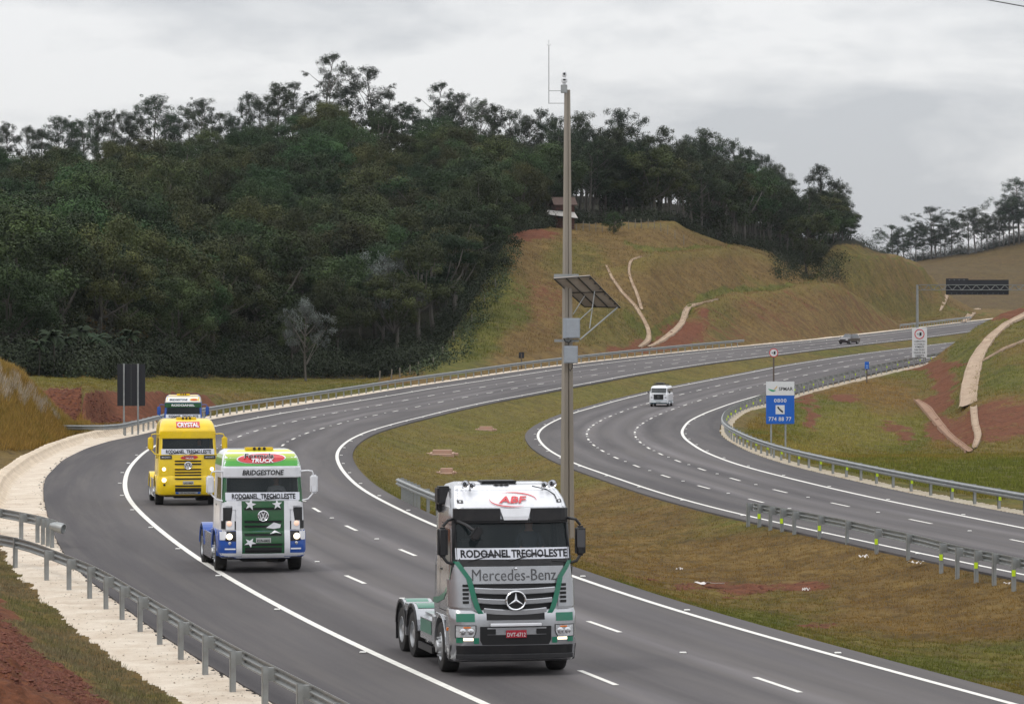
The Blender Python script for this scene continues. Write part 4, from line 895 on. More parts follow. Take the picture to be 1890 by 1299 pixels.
inlet('lowest pinkish concrete drain inlet in the grass above the silver truck',824,874,38,7,1)
inlet('middle concrete drain inlet with red earth in the grass median',816,839,60,8,2)
inlet('farthest concrete drain inlet in the grass left of the mast',897,794,40,4,3)
# ---------------------------------------------------------------- vegetation
NR=np.random.default_rng(7)
def leafmesh(name,clumps,size,per,up=.5,rough=.07,col=(1,1,1),var=.3,flat=1.0,seed=0,hue=.1,droop=0):
    """clumps: (x,y,z,rx,ry,rz,[brightness]); leaf sized faces spread over each clump's volume"""
    r=np.random.default_rng(seed); V=[];C=[]
    for cl in clumps:
        x,y,z,rx,ry,rz=cl[:6]; br=cl[6] if len(cl)>6 else 1
        n=max(6,int(per*(rx*ry+rx*rz+ry*rz)/3)); d=r.normal(size=(n,3)); d/=np.linalg.norm(d,axis=1)[:,None]
        rad=r.random(n)**.35; p=d*rad[:,None]*np.array([rx,ry,rz])+np.array([x,y,z])
        p+=r.normal(size=(n,3))*rough*rx
        nn=d*1.0+np.array([0,0,up])+r.normal(size=(n,3))*.45; nn/=np.linalg.norm(nn,axis=1)[:,None]
        a=np.cross(nn,r.normal(size=(n,3))); a/=np.linalg.norm(a,axis=1)[:,None]; b=np.cross(nn,a)
        s=size*(.6+.8*r.random(n))[:,None]; b=b*.6
        q=np.stack([p-a*s,p-b*s+nn*s*.15,p+a*s,p+b*s+nn*s*.15],1); V.append(q.reshape(-1,3))
        tone=br*(1+var*(r.random()-.5)*2)*(1+.25*(r.random(n)-.5)); h=hue*(r.random()-.3)
        c=np.stack([tone*(col[0]+h),tone*col[1],tone*(col[2]-h*.2),np.ones(n)],1); C.append(np.repeat(c,4,0))
    V=np.concatenate(V);C=np.clip(np.concatenate(C),0,4).astype(np.float32); F=np.arange(len(V)).reshape(-1,4)
    me=npmesh(name,V,F,False); at=me.color_attributes.new('tint','FLOAT_COLOR','POINT'); at.data.foreach_set('color',C.ravel()); return me
def foliage(name,col,var=.3):
    m=pmat(name,col,.75,spec=.22,vcol='tint',objvar=var); nt=m.node_tree; b=nt.nodes['Principled BSDF']; 
    return m
FOL=foliage('broad_leaves',(.029,.046,.015),.45); FOL2=foliage('eucalyptus_leaves',(.028,.042,.021),.3); FOLP=foliage('palm_leaves',(.016,.028,.013),.15); FOLS=foliage('shrub_leaves',(.028,.037,.017),.25); FOLW=foliage('silver_leaves',(.12,.135,.125),.1)
BARK=pmat('bark',(.07,.062,.05),.9,noise=.3,nscale=1.5,stretch=(1,1,.3)); BARKP=pmat('pale_bark',(.10,.09,.077),.9,noise=.3,nscale=1.2,stretch=(1,1,.3))
def trunk_mesh(segs,n=6):
    m=MB()
    for pts,rs in segs: m.tube(pts,rs,n,caps=False)
    o=m.build('trunk',BARK,None,smooth=True,fixn=False); me=o.data; bpy.data.objects.remove(o); return me
def bend(a,b,r0,r1,rnd,k=.12,n=5):
    a=Vector(a);b=Vector(b);l=(b-a).length; pts=[];rs=[]
    o=Vector((rnd.uniform(-1,1),rnd.uniform(-1,1),0))*l*k
    for i in range(n+1): t=i/n; pts.append(a.lerp(b,t)+o*math.sin(PI*t)); rs.append(r0+(r1-r0)*t)
    return pts,rs
def broad(seed,H=10,Rr=4.3,z0=.28,nc=58,flat=.62,open_=0,lobes=6):
    r=random.Random(seed); cl=[];segs=[]
    top=H; base=H*z0; segs.append(bend((0,0,-.8),(r.uniform(-.4,.4),r.uniform(-.4,.4),H*.62),.24,.10,r,.05))
    LB=[(0,0,H*.80,Rr*.62)]
    for k in range(lobes):
        a=2*PI*k/lobes+r.uniform(-.4,.4); d=Rr*r.uniform(.5,.78); LB.append((math.cos(a)*d,math.sin(a)*d,H*r.uniform(.42,.80),Rr*r.uniform(.30,.52)))
    for (x,y,z,rad) in LB: segs.append(bend((0,0,H*.3),(x,y,z),.11,.04,r,.1,3))
    for k in range(nc):
        x,y,z,rad=LB[k%len(LB)]; th=r.uniform(0,2*PI); ph=math.asin(r.uniform(-.35,1)); q=r.uniform(.55,1.0)
        s=r.uniform(.5,1.0)*rad*.46
        cl.append((x+math.cos(th)*math.cos(ph)*rad*q,y+math.sin(th)*math.cos(ph)*rad*q,z+math.sin(ph)*rad*q*flat,s*1.15,s*1.15,s*.9,r.uniform(.7,1.3)))
    for k in range(10): # hanging skirts
        a=r.uniform(0,2*PI); d=Rr*r.uniform(.3,.8); cl.append((math.cos(a)*d,math.sin(a)*d,H*r.uniform(z0,.5),.8,.8,.9,r.uniform(.55,.9)))
    return leafmesh('crown_mesh',cl,.10,430 if not open_ else 240,seed=seed,var=.35,hue=.12,rough=.13),trunk_mesh(segs)
def euca(seed,H=14,spread=3.2,n=17,low=.42,tuft=1.0):
    r=random.Random(seed); cl=[];segs=[]
    tx,ty=r.uniform(-.7,.7),r.uniform(-.5,.5); main=bend((0,0,-.8),(tx,ty,H*.88),.21,.05,r,.03,8); segs.append(main)
    for k in range(n):
        f=low+(1-low)*(k+.5)/n; z=H*f; w=spread*(1.1-((f-.66)/.5)**2*.9)*r.uniform(.35,1.1); a=k*2.4+r.uniform(-.5,.5)
        if f>.9: w*=.5
        e=Vector((tx*f+math.cos(a)*w,ty*f+math.sin(a)*w,min(z+r.uniform(-.2,.6),H*.97)))
        st=Vector((tx*f*.9,ty*f*.9,z-w*.75-.6)); segs.append(bend(st,e,.07,.025,r,.12,4))
        s=tuft*r.uniform(.5,1.35)
        for j in range(r.choice((4,6,8))):
            dx=r.uniform(-1,1)*s;dy=r.uniform(-1,1)*s; cl.append((e.x+dx*1.15,e.y+dy*1.15,e.z+r.uniform(-.7,.6)*s-abs(dx)*.35,s*r.uniform(.3,.75),s*r.uniform(.3,.75),s*r.uniform(.25,.6),r.uniform(.6,1.4)))
            if j<2: cl.append((e.x+dx*.6,e.y+dy*.6,e.z-.55*s,s*.35,s*.35,s*.5,r.uniform(.6,.9)))
    cl.append((tx,ty,H*.97,.8*tuft,.8*tuft,.4*tuft,1.1)); 
    return leafmesh('crown_mesh',cl,.085,330,seed=seed,up=.3,hue=.05,rough=.2),trunk_mesh(segs,5)
def palm(seed):
    r=random.Random(seed); V=[];F=[]; H=5.5; m=MB()
    for k in range(22):
        a=2*PI*k/22+r.uniform(-.15,.15); up=r.uniform(.2,1.3); L=r.uniform(2.2,3.0); prev=None
        for i in range(9):
            t=i/8; d=L*t; z=H+up*d*.8-.42*d*d*.75; p=Vector((math.cos(a)*d*.85,math.sin(a)*d*.85,z)); w=.42*math.sin(PI*min(1,t*.9+.12)); s=Vector((-math.sin(a),math.cos(a),0))*w; q=(p+s-Vector((0,0,w*.7)),p,p-s-Vector((0,0,w*.7)))
            if prev: m.add([prev[0],prev[1],q[1],q[0]],[(0,1,2,3)]); m.add([prev[1],prev[2],q[2],q[1]],[(0,1,2,3)])
            prev=q
    me=bpy.data.meshes.new('crown_mesh'); me.from_pydata([tuple(v) for v in m.v],[],m.f); at=me.color_attributes.new('tint','FLOAT_COLOR','POINT'); at.data.foreach_set('color',np.tile(np.array([1,1.05,.9,1],np.float32),len(me.vertices)))
    return me,trunk_mesh([bend((0,0,-.5),(.2,.1,5.5),.14,.1,r,.05)])
def kit(name,pair,folm,bark):
    cm,tm=pair; cm.materials.append(folm); tm.materials.clear(); tm.materials.append(bark); return (name,cm,tm)
KB=[kit('broadleaf_tree',broad(11),FOL,BARK),kit('broadleaf_tree',broad(12,11,4.6,.3,62,.75,lobes=7),FOL,BARK),kit('broadleaf_tree',broad(13,9,3.6,.2,44,.9,lobes=5),FOL,BARK),kit('broadleaf_tree',broad(14,12,3.9,.42,54,.55,lobes=8),FOL,BARKP),kit('broadleaf_tree',broad(15,10,4.6,.2,70,.7,lobes=9),FOL,BARK),kit('broadleaf_tree',broad(16,8.5,3.3,.25,34,.8,1,lobes=6),FOL,BARKP)]
KE=[kit('eucalyptus_tree',euca(21),FOL2,BARKP),kit('eucalyptus_tree',euca(22,15,3.6,20,.35,1.1),FOL2,BARKP),kit('eucalyptus_tree',euca(23,13,2.6,15,.5,.95),FOL2,BARKP),kit('eucalyptus_tree',euca(24,14,3.9,15,.55,1.15),FOL2,BARKP),kit('eucalyptus_tree',euca(25,14.5,2.9,22,.28,1.05),FOL2,BARK)]
HN={id(k):h for k,h in zip(KB+KE,[10,11,9,12,10,8.5,14,15,13,14,14.5])}
KP_=kit('palm_tree',palm(31),FOLP,BARK); HN[id(KP_)]=6.3
def place(kitx,x,y,z,h,rz,label,group,wide=1.0,cat='tree'):
    s=h/HN[id(kitx)]; name,cm,tm=kitx
    root=empty(name,(x,y,z-.15),rz,label,cat,group); root.scale=(s*wide,s*wide,s)
    a=bpy.data.objects.new('trunk',tm); COL.objects.link(a); a.parent=root
    b=bpy.data.objects.new('crown',cm); COL.objects.link(b); b.parent=root
    return root
rt=random.Random(5)
SKY=[(-22,215,.7),(12,225,.8),(45,232,.7),(75,238,.8),(105,213,.9),(130,222,.7),(155,220,.9),(185,205,.9),(213,203,.8),(236,206,.7),(258,216,.7),(290,174,1.1),(318,212,.8),(350,202,.9),(377,180,.9),(405,207,.9),(430,212,.8),(456,171,.8),(482,188,.9),(512,152,1.0),(542,149,1.0),(566,190,.8),(604,97,1.25),(638,160,.9),(685,121,1.2),(718,168,.9),(742,190,.8),(768,197,.9),(806,150,1.1),(834,186,.9),(852,170,.8),(886,183,.9),(915,194,.9),(945,204,.9),(975,212,.9),(1000,199,.9),(1024,214,.8),(1076,206,1.1),(1106,240,.8),(1137,199,1.0),(1165,233,.9),(1195,250,.8),(1236,233,1.0),(1268,250,.9),(1300,236,1.0),(1328,262,.8),(1358,257,.9),(1384,272,.9),(1408,286,.9),(1436,302,.9),(1464,328,.9),(1492,346,.8),(1522,304,1.0),(1549,338,1.0),(1572,392,.7)]
sp_n=0
for i,(px,ty,wd) in enumerate(SKY):
    L=col_lines(px)[1]; Y=L[6][0]-6+rt.uniform(-6,4)
    if px>1480: Y=L[5][0]+rt.uniform(4,10)
    x=(px-945)/FPX*Y; z=gz(x,Y); h=CZ-(ty-YH)*Y/FPX-z
    k=KE[(i*3+1)%5] if wd<1.1 else KE[(1,3)[i%2]]
    side='far left part of' if px<250 else 'left part of' if px<560 else 'middle of' if px<1000 else 'right part of' if px<1400 else 'right end of'
    special={604:'tallest eucalyptus with an airy crown high on the ridge skyline',685:'tall eucalyptus with a leaning flat top just right of the tallest one',290:'lone round topped eucalyptus standing above the left skyline',806:'dark dense eucalyptus rising above the middle skyline',1522:'eucalyptus with separate tufts at the right end of the forest skyline',377:'small umbrella shaped eucalyptus on the left skyline'}
    lb=special.get(px,'eucalyptus number %d from the left along the forest skyline'%(i+1))
    place(k,x,Y,z,max(h,5),rt.uniform(0,6.28),lb,'eucalyptus trees along the skyline',1.0*wd*(14/max(h,8))**.8)
# second row and the right hand stand
cnt=0
for px0 in np.arange(1030,1600,11.):
    for row in range(3):
        px=px0+rt.uniform(-5,5); L=col_lines(px)[1]; y0=L[4][0] if px<1420 else L[5][0]; y1=L[6][0]
        Y=y0+10+(y1-y0)*(.08+.3*row)+rt.uniform(-4,4)
        if px>1500: Y=y0+4+row*5
        sk=np.interp(px,[s[0] for s in SKY],[s[1] for s in SKY]); x=(px-945)/FPX*Y; z=gz(x,Y)
        lim=CZ-(sk+18+rt.uniform(0,55)-YH)*Y/FPX-z; h=min(lim,rt.uniform(11,17))
        if h<4: continue
        if 1000<px<1075 and row<1: continue
        place(KE[rt.randrange(5)] if rt.random()<.8 else KB[rt.randrange(6)],x,Y,z,h,rt.uniform(0,6.28),'tree in the dense eucalyptus stand behind the brown hills','stand of trees behind the brown hills',rt.uniform(.9,1.3)); cnt+=1
for i,(px,ty,wd) in enumerate([(1648,412,1.0),(1667,418,.8),(1690,415,.8),(1702,440,.7),(1718,380,1.05),(1735,412,.8),(1757,402,.9),(1788,392,.9),(1803,381,1.0),(1822,395,.9),(1845,388,.9),(1862,368,.9),(1881,327,1.1),(1907,350,1.0),(1940,360,1.0),(1770,425,.7),(1834,410,.8),(1656,430,.9),(1680,425,.8),(1726,400,1.),(1745,420,.9),(1812,400,.8),(1852,380,.9),(1872,360,.9),(1890,370,1.0)]):
    Y=1290; x=(px-945)/FPX*Y; z=gz(x,Y); h=CZ-(ty-YH)*Y/FPX-z
    lb={1648:'leftmost tree of the distant group on the far hill at the right',1718:'tall round tree in the distant group above the overhead sign',1881:'tallest distant tree at the right edge of the picture'}.get(px,'distant tree number %d from the left on the far right hill'%(i+1))
    place(KE[(1,4,0,3,1)[i%5]],x,Y,z,max(h,5)*rt.uniform(.97,1.0),rt.uniform(0,6.28),lb,'distant trees on the far right hill',wd*rt.uniform(1.25,1.75))
# the wooded hillside
pts=[]; tries=0
def fbase(px): L=col_lines(px)[1]; return L[4][0],L[6][0]
while len(pts)<285 and tries<60000:
    tries+=1; px=rt.uniform(-110,1030); a,b=fbase(px); t=rt.random()**1.1; Y=a+5+(b-a-14)*t; x=(px-945)/FPX*Y
    if px>900 and Y<a+14: continue
    if 40<px<265 and Y<a+22: continue
    if all((x-q[0])**2+(Y-q[1])**2>(7.7 if len(pts)<240 else 7.0)**2*(.7+.3*t) for q in pts): pts.append((x,Y,px,t))
pts.sort(key=lambda q:q[1])
for i,(x,Y,px,t) in enumerate(pts):
    z=gz(x,Y); k=KB[rt.choice((0,1,2,4,5,0,1,4,3))]; h=rt.uniform(8.5,13.5)*(.85 if t<.05 else 1)
    sk=np.interp(px,[s[0] for s in SKY],[s[1] for s in SKY])+55; h=min(h,max(6,CZ-(sk-YH)*Y/FPX-z))
    if 690<px<900 and t<.12: k=KB[3]; h=rt.uniform(11,14.5)
    place(k,x,Y,z,h,rt.uniform(0,6.28),'broadleaf tree in the dark dense forest covering the hillside','broadleaf trees of the hillside forest',rt.uniform(.95,1.25))
# trees singled out
def at_px(px,Y): x=(px-945)/FPX*Y; return x,Y,gz(x,Y)
x,Y,z=at_px(566,386); h=CZ-(560-YH)*Y/FPX-z
cw=euca(41,9,3.2,13,.5,.9); cmw,tmw=cw; cmw.materials.append(FOLW); tmw.materials.clear(); tmw.materials.append(BARKP); KW=('silverleaf_tree',cmw,tmw); HN[id(KW)]=9
place(KW,x,Y,z,h,.4,'slender tree with whitish silvery leaves at the foot of the forest','silver leaved trees in front of the dark forest',.85)
x,Y,z=at_px(706,436); place(KW,x,Y,z,CZ-(476-YH)*Y/FPX-z,2.4,'taller silvery leaved tree half hidden among the forest trunks','silver leaved trees in front of the dark forest',.8)
for i,(px,ty) in enumerate([(95,588),(122,600),(148,583),(178,596),(215,603),(240,590),(70,610)]):
    x,Y,z=at_px(px,fbase(px)[0]+2+i%3*3); place(KP_,x,Y,z,(CZ-(ty-YH)*Y/FPX-z)*.85,i*1.1,'palm number %d from the left edge at the lower left of the forest'%(1+[95,122,148,178,215,240,70].index(px)),'palms at the foot of the forest',.95)
for px,ty,Y_ in ((1133,398,556),):
    x,Y,z=at_px(px,Y_); place(KB[2],x,Y,z,CZ-(ty-YH)*Y/FPX-z+.6,0,'small round bush tree by the fence on top of the brown hill',None,1.3)
x,Y,z=at_px(1490,655); place(KB[2],x,Y,z,CZ-(395-YH)*Y/FPX-z,1,'round leafy tree standing in the gap between the two brown hills',None,1.1)
# undergrowth along the forest edge and on the slopes: one mass
cl=[]
for i in range(2300):
    px=rt.uniform(-100,1010); a,b=fbase(px); Y=a+2+abs(rt.gauss(0,11)); x=(px-945)/FPX*Y; s=rt.uniform(.6,1.5)+.9*max(0,math.sin(px*.045)+.4*math.sin(px*.11))*rt.random(); cl.append((x,Y,gz(x,Y)+s*.5,s*1.2,s*1.2,s*.9,rt.uniform(.5,1.1)))
for i in range(260):
    t=rt.random(); px=np.interp(t,[0,.3,.6,.8,1],[740,820,880,925,935])+rt.uniform(-8,42)*(1-.4*t); yy=np.interp(t,[0,.3,.6,.8,1],[690,655,570,490,450])+rt.uniform(-10,10); p=seen(px,yy,350,520); s=rt.uniform(.4,1.0); cl.append((p.x,p.y,p.z+s*.4,s*1.2,s*1.2,s*.8,rt.uniform(1.1,2.4)))
for i in range(500):   # behind the brown hills
    px=rt.uniform(1000,1640); L=col_lines(px)[1]; Y=(L[4][0] if px<1420 else L[5][0])+5+abs(rt.gauss(0,10)); x=(px-945)/FPX*Y; s=rt.uniform(.7,1.6); cl.append((x,Y,gz(x,Y)+s*.5,s*1.2,s*1.2,s,rt.uniform(.5,.95)))
for i in range(220):   # foot of the distant trees
    px=rt.uniform(1630,1960); Y=1296+rt.uniform(-3,6); x=(px-945)/FPX*Y; s=rt.uniform(1.0,2.4); cl.append((x,Y,gz(x,Y)+s*.5,s*1.4,s*1.4,s,rt.uniform(.5,.9)))
for i in range(160):   # gully between hills
    px=rt.uniform(1425,1560); yy=rt.uniform(470,520); p=seen(px,yy,560,760); s=rt.uniform(.6,1.3); cl.append((p.x,p.y,p.z+s*.4,s*1.3,s*1.3,s,rt.uniform(.6,1.2)))
me=leafmesh('undergrowth',cl,.12,50,seed=3,rough=.2); o=meshobj('undergrowth',me,None,FOLS); o['kind']='stuff'
# ---------------------------------------------------------------- grass: blades and tussocks, one mass per kind
def mask_at(A,X,Y):
    px=X/Y*FPX+945; i=np.clip(np.searchsorted(PXC,px)-1,0,len(PXC)-1); j=np.clip(np.searchsorted(YR,Y)-1,0,len(YR)-1); return A[i,j]
def tufts(name,P,h,w,nb,seed,spread=.12,lean=.35,bright=1.0,dry=(.172,.102,.027)):
    P=np.asarray(P); r=np.random.default_rng(seed); P=P[(mask_at(red,P[:,0],P[:,1])+.5*r.random(len(P))<.72)&(mask_at(sand,P[:,0],P[:,1])<.5)]
    n=len(P); g_=mask_at(green,P[:,0],P[:,1])+.30*(r.random(n)-.5); yl=mask_at(yellow,P[:,0],P[:,1]); g_=np.clip((g_-.2)/.6,0,1)[:,None]
    colr=(1-g_)*np.array(dry)+g_*np.array([.082,.090,.016]); colr=colr*(1-yl[:,None]*.7)+yl[:,None]*.7*np.array([.175,.145,.038]); colr*=(.65+.75*r.random(n))[:,None]*bright
    colr=np.repeat(np.repeat(colr,nb,0)*(.8+.4*r.random(n*nb))[:,None],3,0)
    P=np.repeat(P,nb,0); hh=h*(.6+.7*r.random(n*nb)); a=r.random(n*nb)*6.283; B=P+np.stack([np.cos(a),np.sin(a),0*a],1)*(r.random(n*nb)*spread)[:,None]
    b2=r.random(n*nb)*6.283; s=np.stack([np.cos(b2),np.sin(b2),0*b2],1)*(w*(.6+.8*r.random(n*nb)))[:,None]
    T=B+np.stack([np.cos(a),np.sin(a),0*a],1)*(hh*lean*r.random(n*nb))[:,None]; T[:,2]+=hh; B[:,2]-=.03
    V=np.stack([B-s,B+s,T],1).reshape(-1,3); F=np.arange(len(V)).reshape(-1,3); me=npmesh(name,V,F)
    c=np.concatenate([colr,np.ones((len(colr),1))],1).astype(np.float32); at=me.color_attributes.new('tint','FLOAT_COLOR','POINT'); at.data.foreach_set('color',c.ravel())
    o=meshobj(name,me,None,GRM); o['kind']='stuff'; return o
GRM=pmat('grass_blades',(1,1,1),.85,spec=.1,vcol='tint')
def scatter(n,pxr,yr,cond,seed,by='Y'):
    r=np.random.default_rng(seed); px=r.uniform(*pxr,n); Y=np.exp(r.uniform(math.log(yr[0]),math.log(yr[1]),n)); X=(px-945)/FPX*Y; k=cond(px,X,Y); X,Y=X[k],Y[k]; return np.stack([X,Y,ground_z(X,Y)],1)
medc=lambda px,X,Y:(X>atY(xB,Y)+.12)&(X<atY(xC,Y)-.12)
tufts('median_grass',scatter(150000,(560,1990),(72,200),medc,1),.06,.010,3,1,.15,.9,1.25)
tufts('median_grass',scatter(60000,(560,1700),(200,450),medc,2),.08,.015,3,2,.2,.9,1.5)
tufts('tall_grass',scatter(60000,(-120,160),(198,250),lambda px,X,Y:(Y>np.interp(px,[-400,0,30,60,100,135],[205,199,201,204,215,232])+1),5),.30,.016,3,4,.25,.6,1.6)
tufts('verge_grass',scatter(45000,(-60,420),(68,175),lambda px,X,Y:(X<atY(xA,Y)-1.9)&(X>atY(xA,Y)-4.0),6),.07,.010,3,6,.15,.8,1.35,(.13,.11,.065))
PB_=scatter(12000,(-30,110),(203,232),lambda px,X,Y:(np.abs((Y-np.interp(px,[-30,0,60,110],[214,216,224,236]))+2.2*np.sin(px*.2))<2.6),61)
tufts('pale_grass',PB_,.42,.014,4,62,.2,.6,1.2,(.36,.31,.26))
tufts('golden_grass',scatter(9000,(-30,130),(215,242),lambda px,X,Y:(np.abs(Y-np.interp(px,[-30,0,30,60,100,135],[221,222,226,230,236,240]))<2.2),63),.40,.014,4,64,.2,.6,1.3,(.26,.17,.05))
tufts('field_grass',scatter(50000,(60,760),(225,420),lambda px,X,Y:(X<atY(xA,Y)-2.2),16),.12,.02,3,6,.15,.8,1.4)
tufts('bank_grass',scatter(90000,(1345,1960),(165,520),lambda px,X,Y:(X>atY(xD,Y)+1.9),7),.15,.018,3,8,.3,.7,1.6)
tufts('hill_grass',scatter(90000,(860,1830),(385,800),lambda px,X,Y:(X<atY(xA,Y)-6)&(Y<np.interp(px,hk,[HT[k][1][4][0] for k in hk])+15),8),.30,.022,3,9,.5,.7,1.15,(.165,.108,.045))
# clods on the bare bank, pebbles on the sandy verge
def lumps(name,P,size,mat,seed):
    r=np.random.default_rng(seed); n=len(P); O=np.array([[1,0,0],[0,1,0],[-1,0,0],[0,-1,0],[0,0,1],[0,0,-1.]]); Fo=np.array([[0,1,4],[1,2,4],[2,3,4],[3,0,4],[1,0,5],[2,1,5],[3,2,5],[0,3,5]])
    s=size*(.4+r.random(n)**3*1.8); V=P[:,None,:]+O[None]*s[:,None,None]*(.6+.7*r.random((n,6,1)))*np.array([1,1,.7])+r.normal(size=(n,6,3))*s[:,None,None]*.15; F=(Fo[None]+6*np.arange(n)[:,None,None]).reshape(-1,3)
    o=meshobj(name,npmesh(name,V.reshape(-1,3),F),None,mat); o['kind']='stuff'
SOIL=pmat('soil_clod',(.12,.042,.026),.95,noise=.5,nscale=6); PEB=pmat('pebble',(.30,.24,.18),.9,noise=.6,nscale=9); PEBD=pmat('asphalt_crumb',(.03,.028,.028),.9)
P=scatter(30000,(-60,330),(68,130),lambda px,X,Y:(X<atY(xA,Y)-3.6),71); P=P[mask_at(red,P[:,0],P[:,1])>.5]; lumps('soil_clods',P,.035,SOIL,1)
P=scatter(5000,(60,400),(250,272),lambda px,X,Y:Y<268,72); P=P[mask_at(red,P[:,0],P[:,1])>.5]; lumps('soil_clods',P,.08,SOIL,2)
P=scatter(7000,(-20,620),(66,170),lambda px,X,Y:(X<atY(xA,Y)-.1)&(X>atY(xA,Y)-1.7),73); lumps('pebbles',P,.016,PEB,3)
P=scatter(16000,(0,620),(66,200),lambda px,X,Y:(np.abs(X-atY(xA,Y)+.1)<.10),74); lumps('asphalt_crumbs',P,.03,PEBD,4)
P=scatter(9000,(1040,1900),(75,200),medc,75); P=P[mask_at(red,P[:,0],P[:,1])>.45]; lumps('soil_clods',P,.05,SOIL,5)
# ---------------------------------------------------------------- half hidden houses at the edge of the wood
BRK=pmat('red_brick',(.10,.045,.035),.9,noise=.3,nscale=2); TIL=pmat('roof_sheet',(.42,.40,.37),.8,noise=.2); TEAL=pmat('teal_awning',(.03,.25,.19),.7); DRK=pmat('dark_opening',(.012,.012,.014),.6)
def house(label,px0,px1,y0,y1,Y,roofc,awn=None):
    k=Y/FPX; cx=(px0+px1)/2; b=W(cx,y1,Y); gzv=gz(b.x,Y); h=max(2.2,CZ-(y0-YH)*k-gzv); b.z=gzv; w=(px1-px0)*k/2
    root=empty('house',b,.12,label,'house','small houses at the edge of the forest'); m=MB(); m.box(-w,w,-2.5,2.5,-1,h*.8); wl=m.build('wall',BRK,root)
    for s in (-.5,.35):
        m=MB(); m.box(w*s-.45,w*s+.45,-2.53,-2.45,h*.3,h*.6); m.build('window',DRK,root)
    m=MB(); m.add([(-w-.4,-3.1,h*.78),(w+.4,-3.1,h*.78),(w+.4,0,h*1.08),(-w-.4,0,h*1.08),(w+.4,3,h*.8),(-w-.4,3,h*.8)],[(0,1,2,3),(3,2,4,5)]); m.build('roof',roofc,root,solid=.1)
    if awn: m=MB(); m.add([(-w-1.8,-4.2,h*.42),(w+.3,-4.0,h*.28),(w,-2.5,h*.50),(-w-1.2,-2.5,h*.58)],[(0,1,2,3)]); m.build('awning',awn,root,solid=.06)
house('brick shack with a pale sagging awning beside the mast at the hilltop',1022,1056,368,414,560,pmat('rusty_sheet',(.08,.05,.04),.9,noise=.3),TIL)
house('reddish house wall showing between trees above the red earth clearing',912,940,350,400,585,pmat('old_tiles',(.10,.05,.04),.9,noise=.3))
house('pale roofed house glimpsed among trees just left of the mast',955,985,356,400,590,TIL)

# ---------------------------------------------------------------- air
hz=MB(); hz.box(-330,420,-12,1480,-60,95); hzo=hz.build('haze',pmat('haze_dummy',(1,1,1)),None); hm=bpy.data.materials.new('haze_air'); hm.use_nodes=True; nt=hm.node_tree; nt.nodes.clear(); o_=nt.nodes.new('ShaderNodeOutputMaterial'); pv=nt.nodes.new('ShaderNodeVolumePrincipled'); pv.inputs['Color'].default_value=(.86,.92,1,1); pv.inputs['Density'].default_value=.000035; pv.inputs['Anisotropy'].default_value=.3; nt.links.new(pv.outputs[0],o_.inputs['Volume']); hzo.data.materials.clear(); hzo.data.materials.append(hm); hzo['kind']='stuff'
# ---------------------------------------------------------------- vehicles
def paint_mat(name,col,rough=.32,metal=0,coat=.6,**k): return pmat(name,col,rough,metal,coat=coat,spec=.5,noise=.05,nscale=1.5,dirt=(.16,.13,.11),dirt_amt=.22,dscale=2.2,**k)
SILV=paint_mat('silver_paint',(.40,.41,.43),.25,.65); WHT=paint_mat('white_paint',(.74,.75,.78)); TRIM=pmat('black_trim',(.013,.013,.015),.45,dirt=(.08,.07,.06),dirt_amt=.25); GRN=paint_mat('green_stripe',(.0,.15,.085)); MESHM=pmat('grille_black',(.006,.006,.007),.6)
YEL=paint_mat('yellow_paint',(.80,.56,.0)); BLU=paint_mat('blue_paint',(.01,.075,.36)); GRV=paint_mat('racing_green_paint',(.004,.085,.02)); REDM=paint_mat('red_logo_paint',(.56,.012,.02)); GREY=pmat('dark_grey_trim',(.07,.07,.075),.5)
CHR=pmat('chrome',(.72,.73,.75),.18,1.0); TYRE=pmat('tyre_rubber',(.018,.017,.017),.85,dirt=(.07,.06,.05),dirt_amt=.5,dscale=5); RIM=pmat('wheel_rim',(.50,.51,.52),.35,.8,dirt=(.1,.09,.08),dirt_amt=.4,dscale=6)
BAN=pmat('banner_cloth',(.66,.68,.74),.7); LENSM=pmat('lamp_glass',(.55,.56,.58),.12,.3,noise=.5,nscale=14,coat=.8); AMB=pmat('amber_lens',(.75,.18,.01),.3); LIT=pmat('lit_lamp',(1,.95,.8),.4,emit=(1,.84,.6),estr=1.7); LITD=pmat('dim_lamp',(.8,.6,.5),.3,emit=(1,.6,.4),estr=.5)
PLR=pmat('plate_red',(.36,.012,.03),.5); PLG=pmat('plate_grey',(.42,.43,.43),.5); INT=pmat('cab_interior',(.05,.054,.06),.8); SEATM=pmat('seat_cloth',(.05,.055,.06),.9); CHASS=pmat('chassis_dark',(.03,.03,.03),.7,dirt=(.1,.08,.06),dirt_amt=.5); TEALP=paint_mat('teal_paint',(.0,.13,.18))
def glass(name,a=.55,col=(.02,.03,.032)):
    m=pmat(name,col,.06,alpha=a,spec=.6,coat=.5); return m
GLS=glass('windscreen_glass',.30,(.03,.045,.05)); GLD=pmat('dark_window_glass',(.012,.015,.017),.06,spec=.6,coat=.5)
MIRG=pmat('mirror_glass',(.5,.52,.55),.05,1.0)
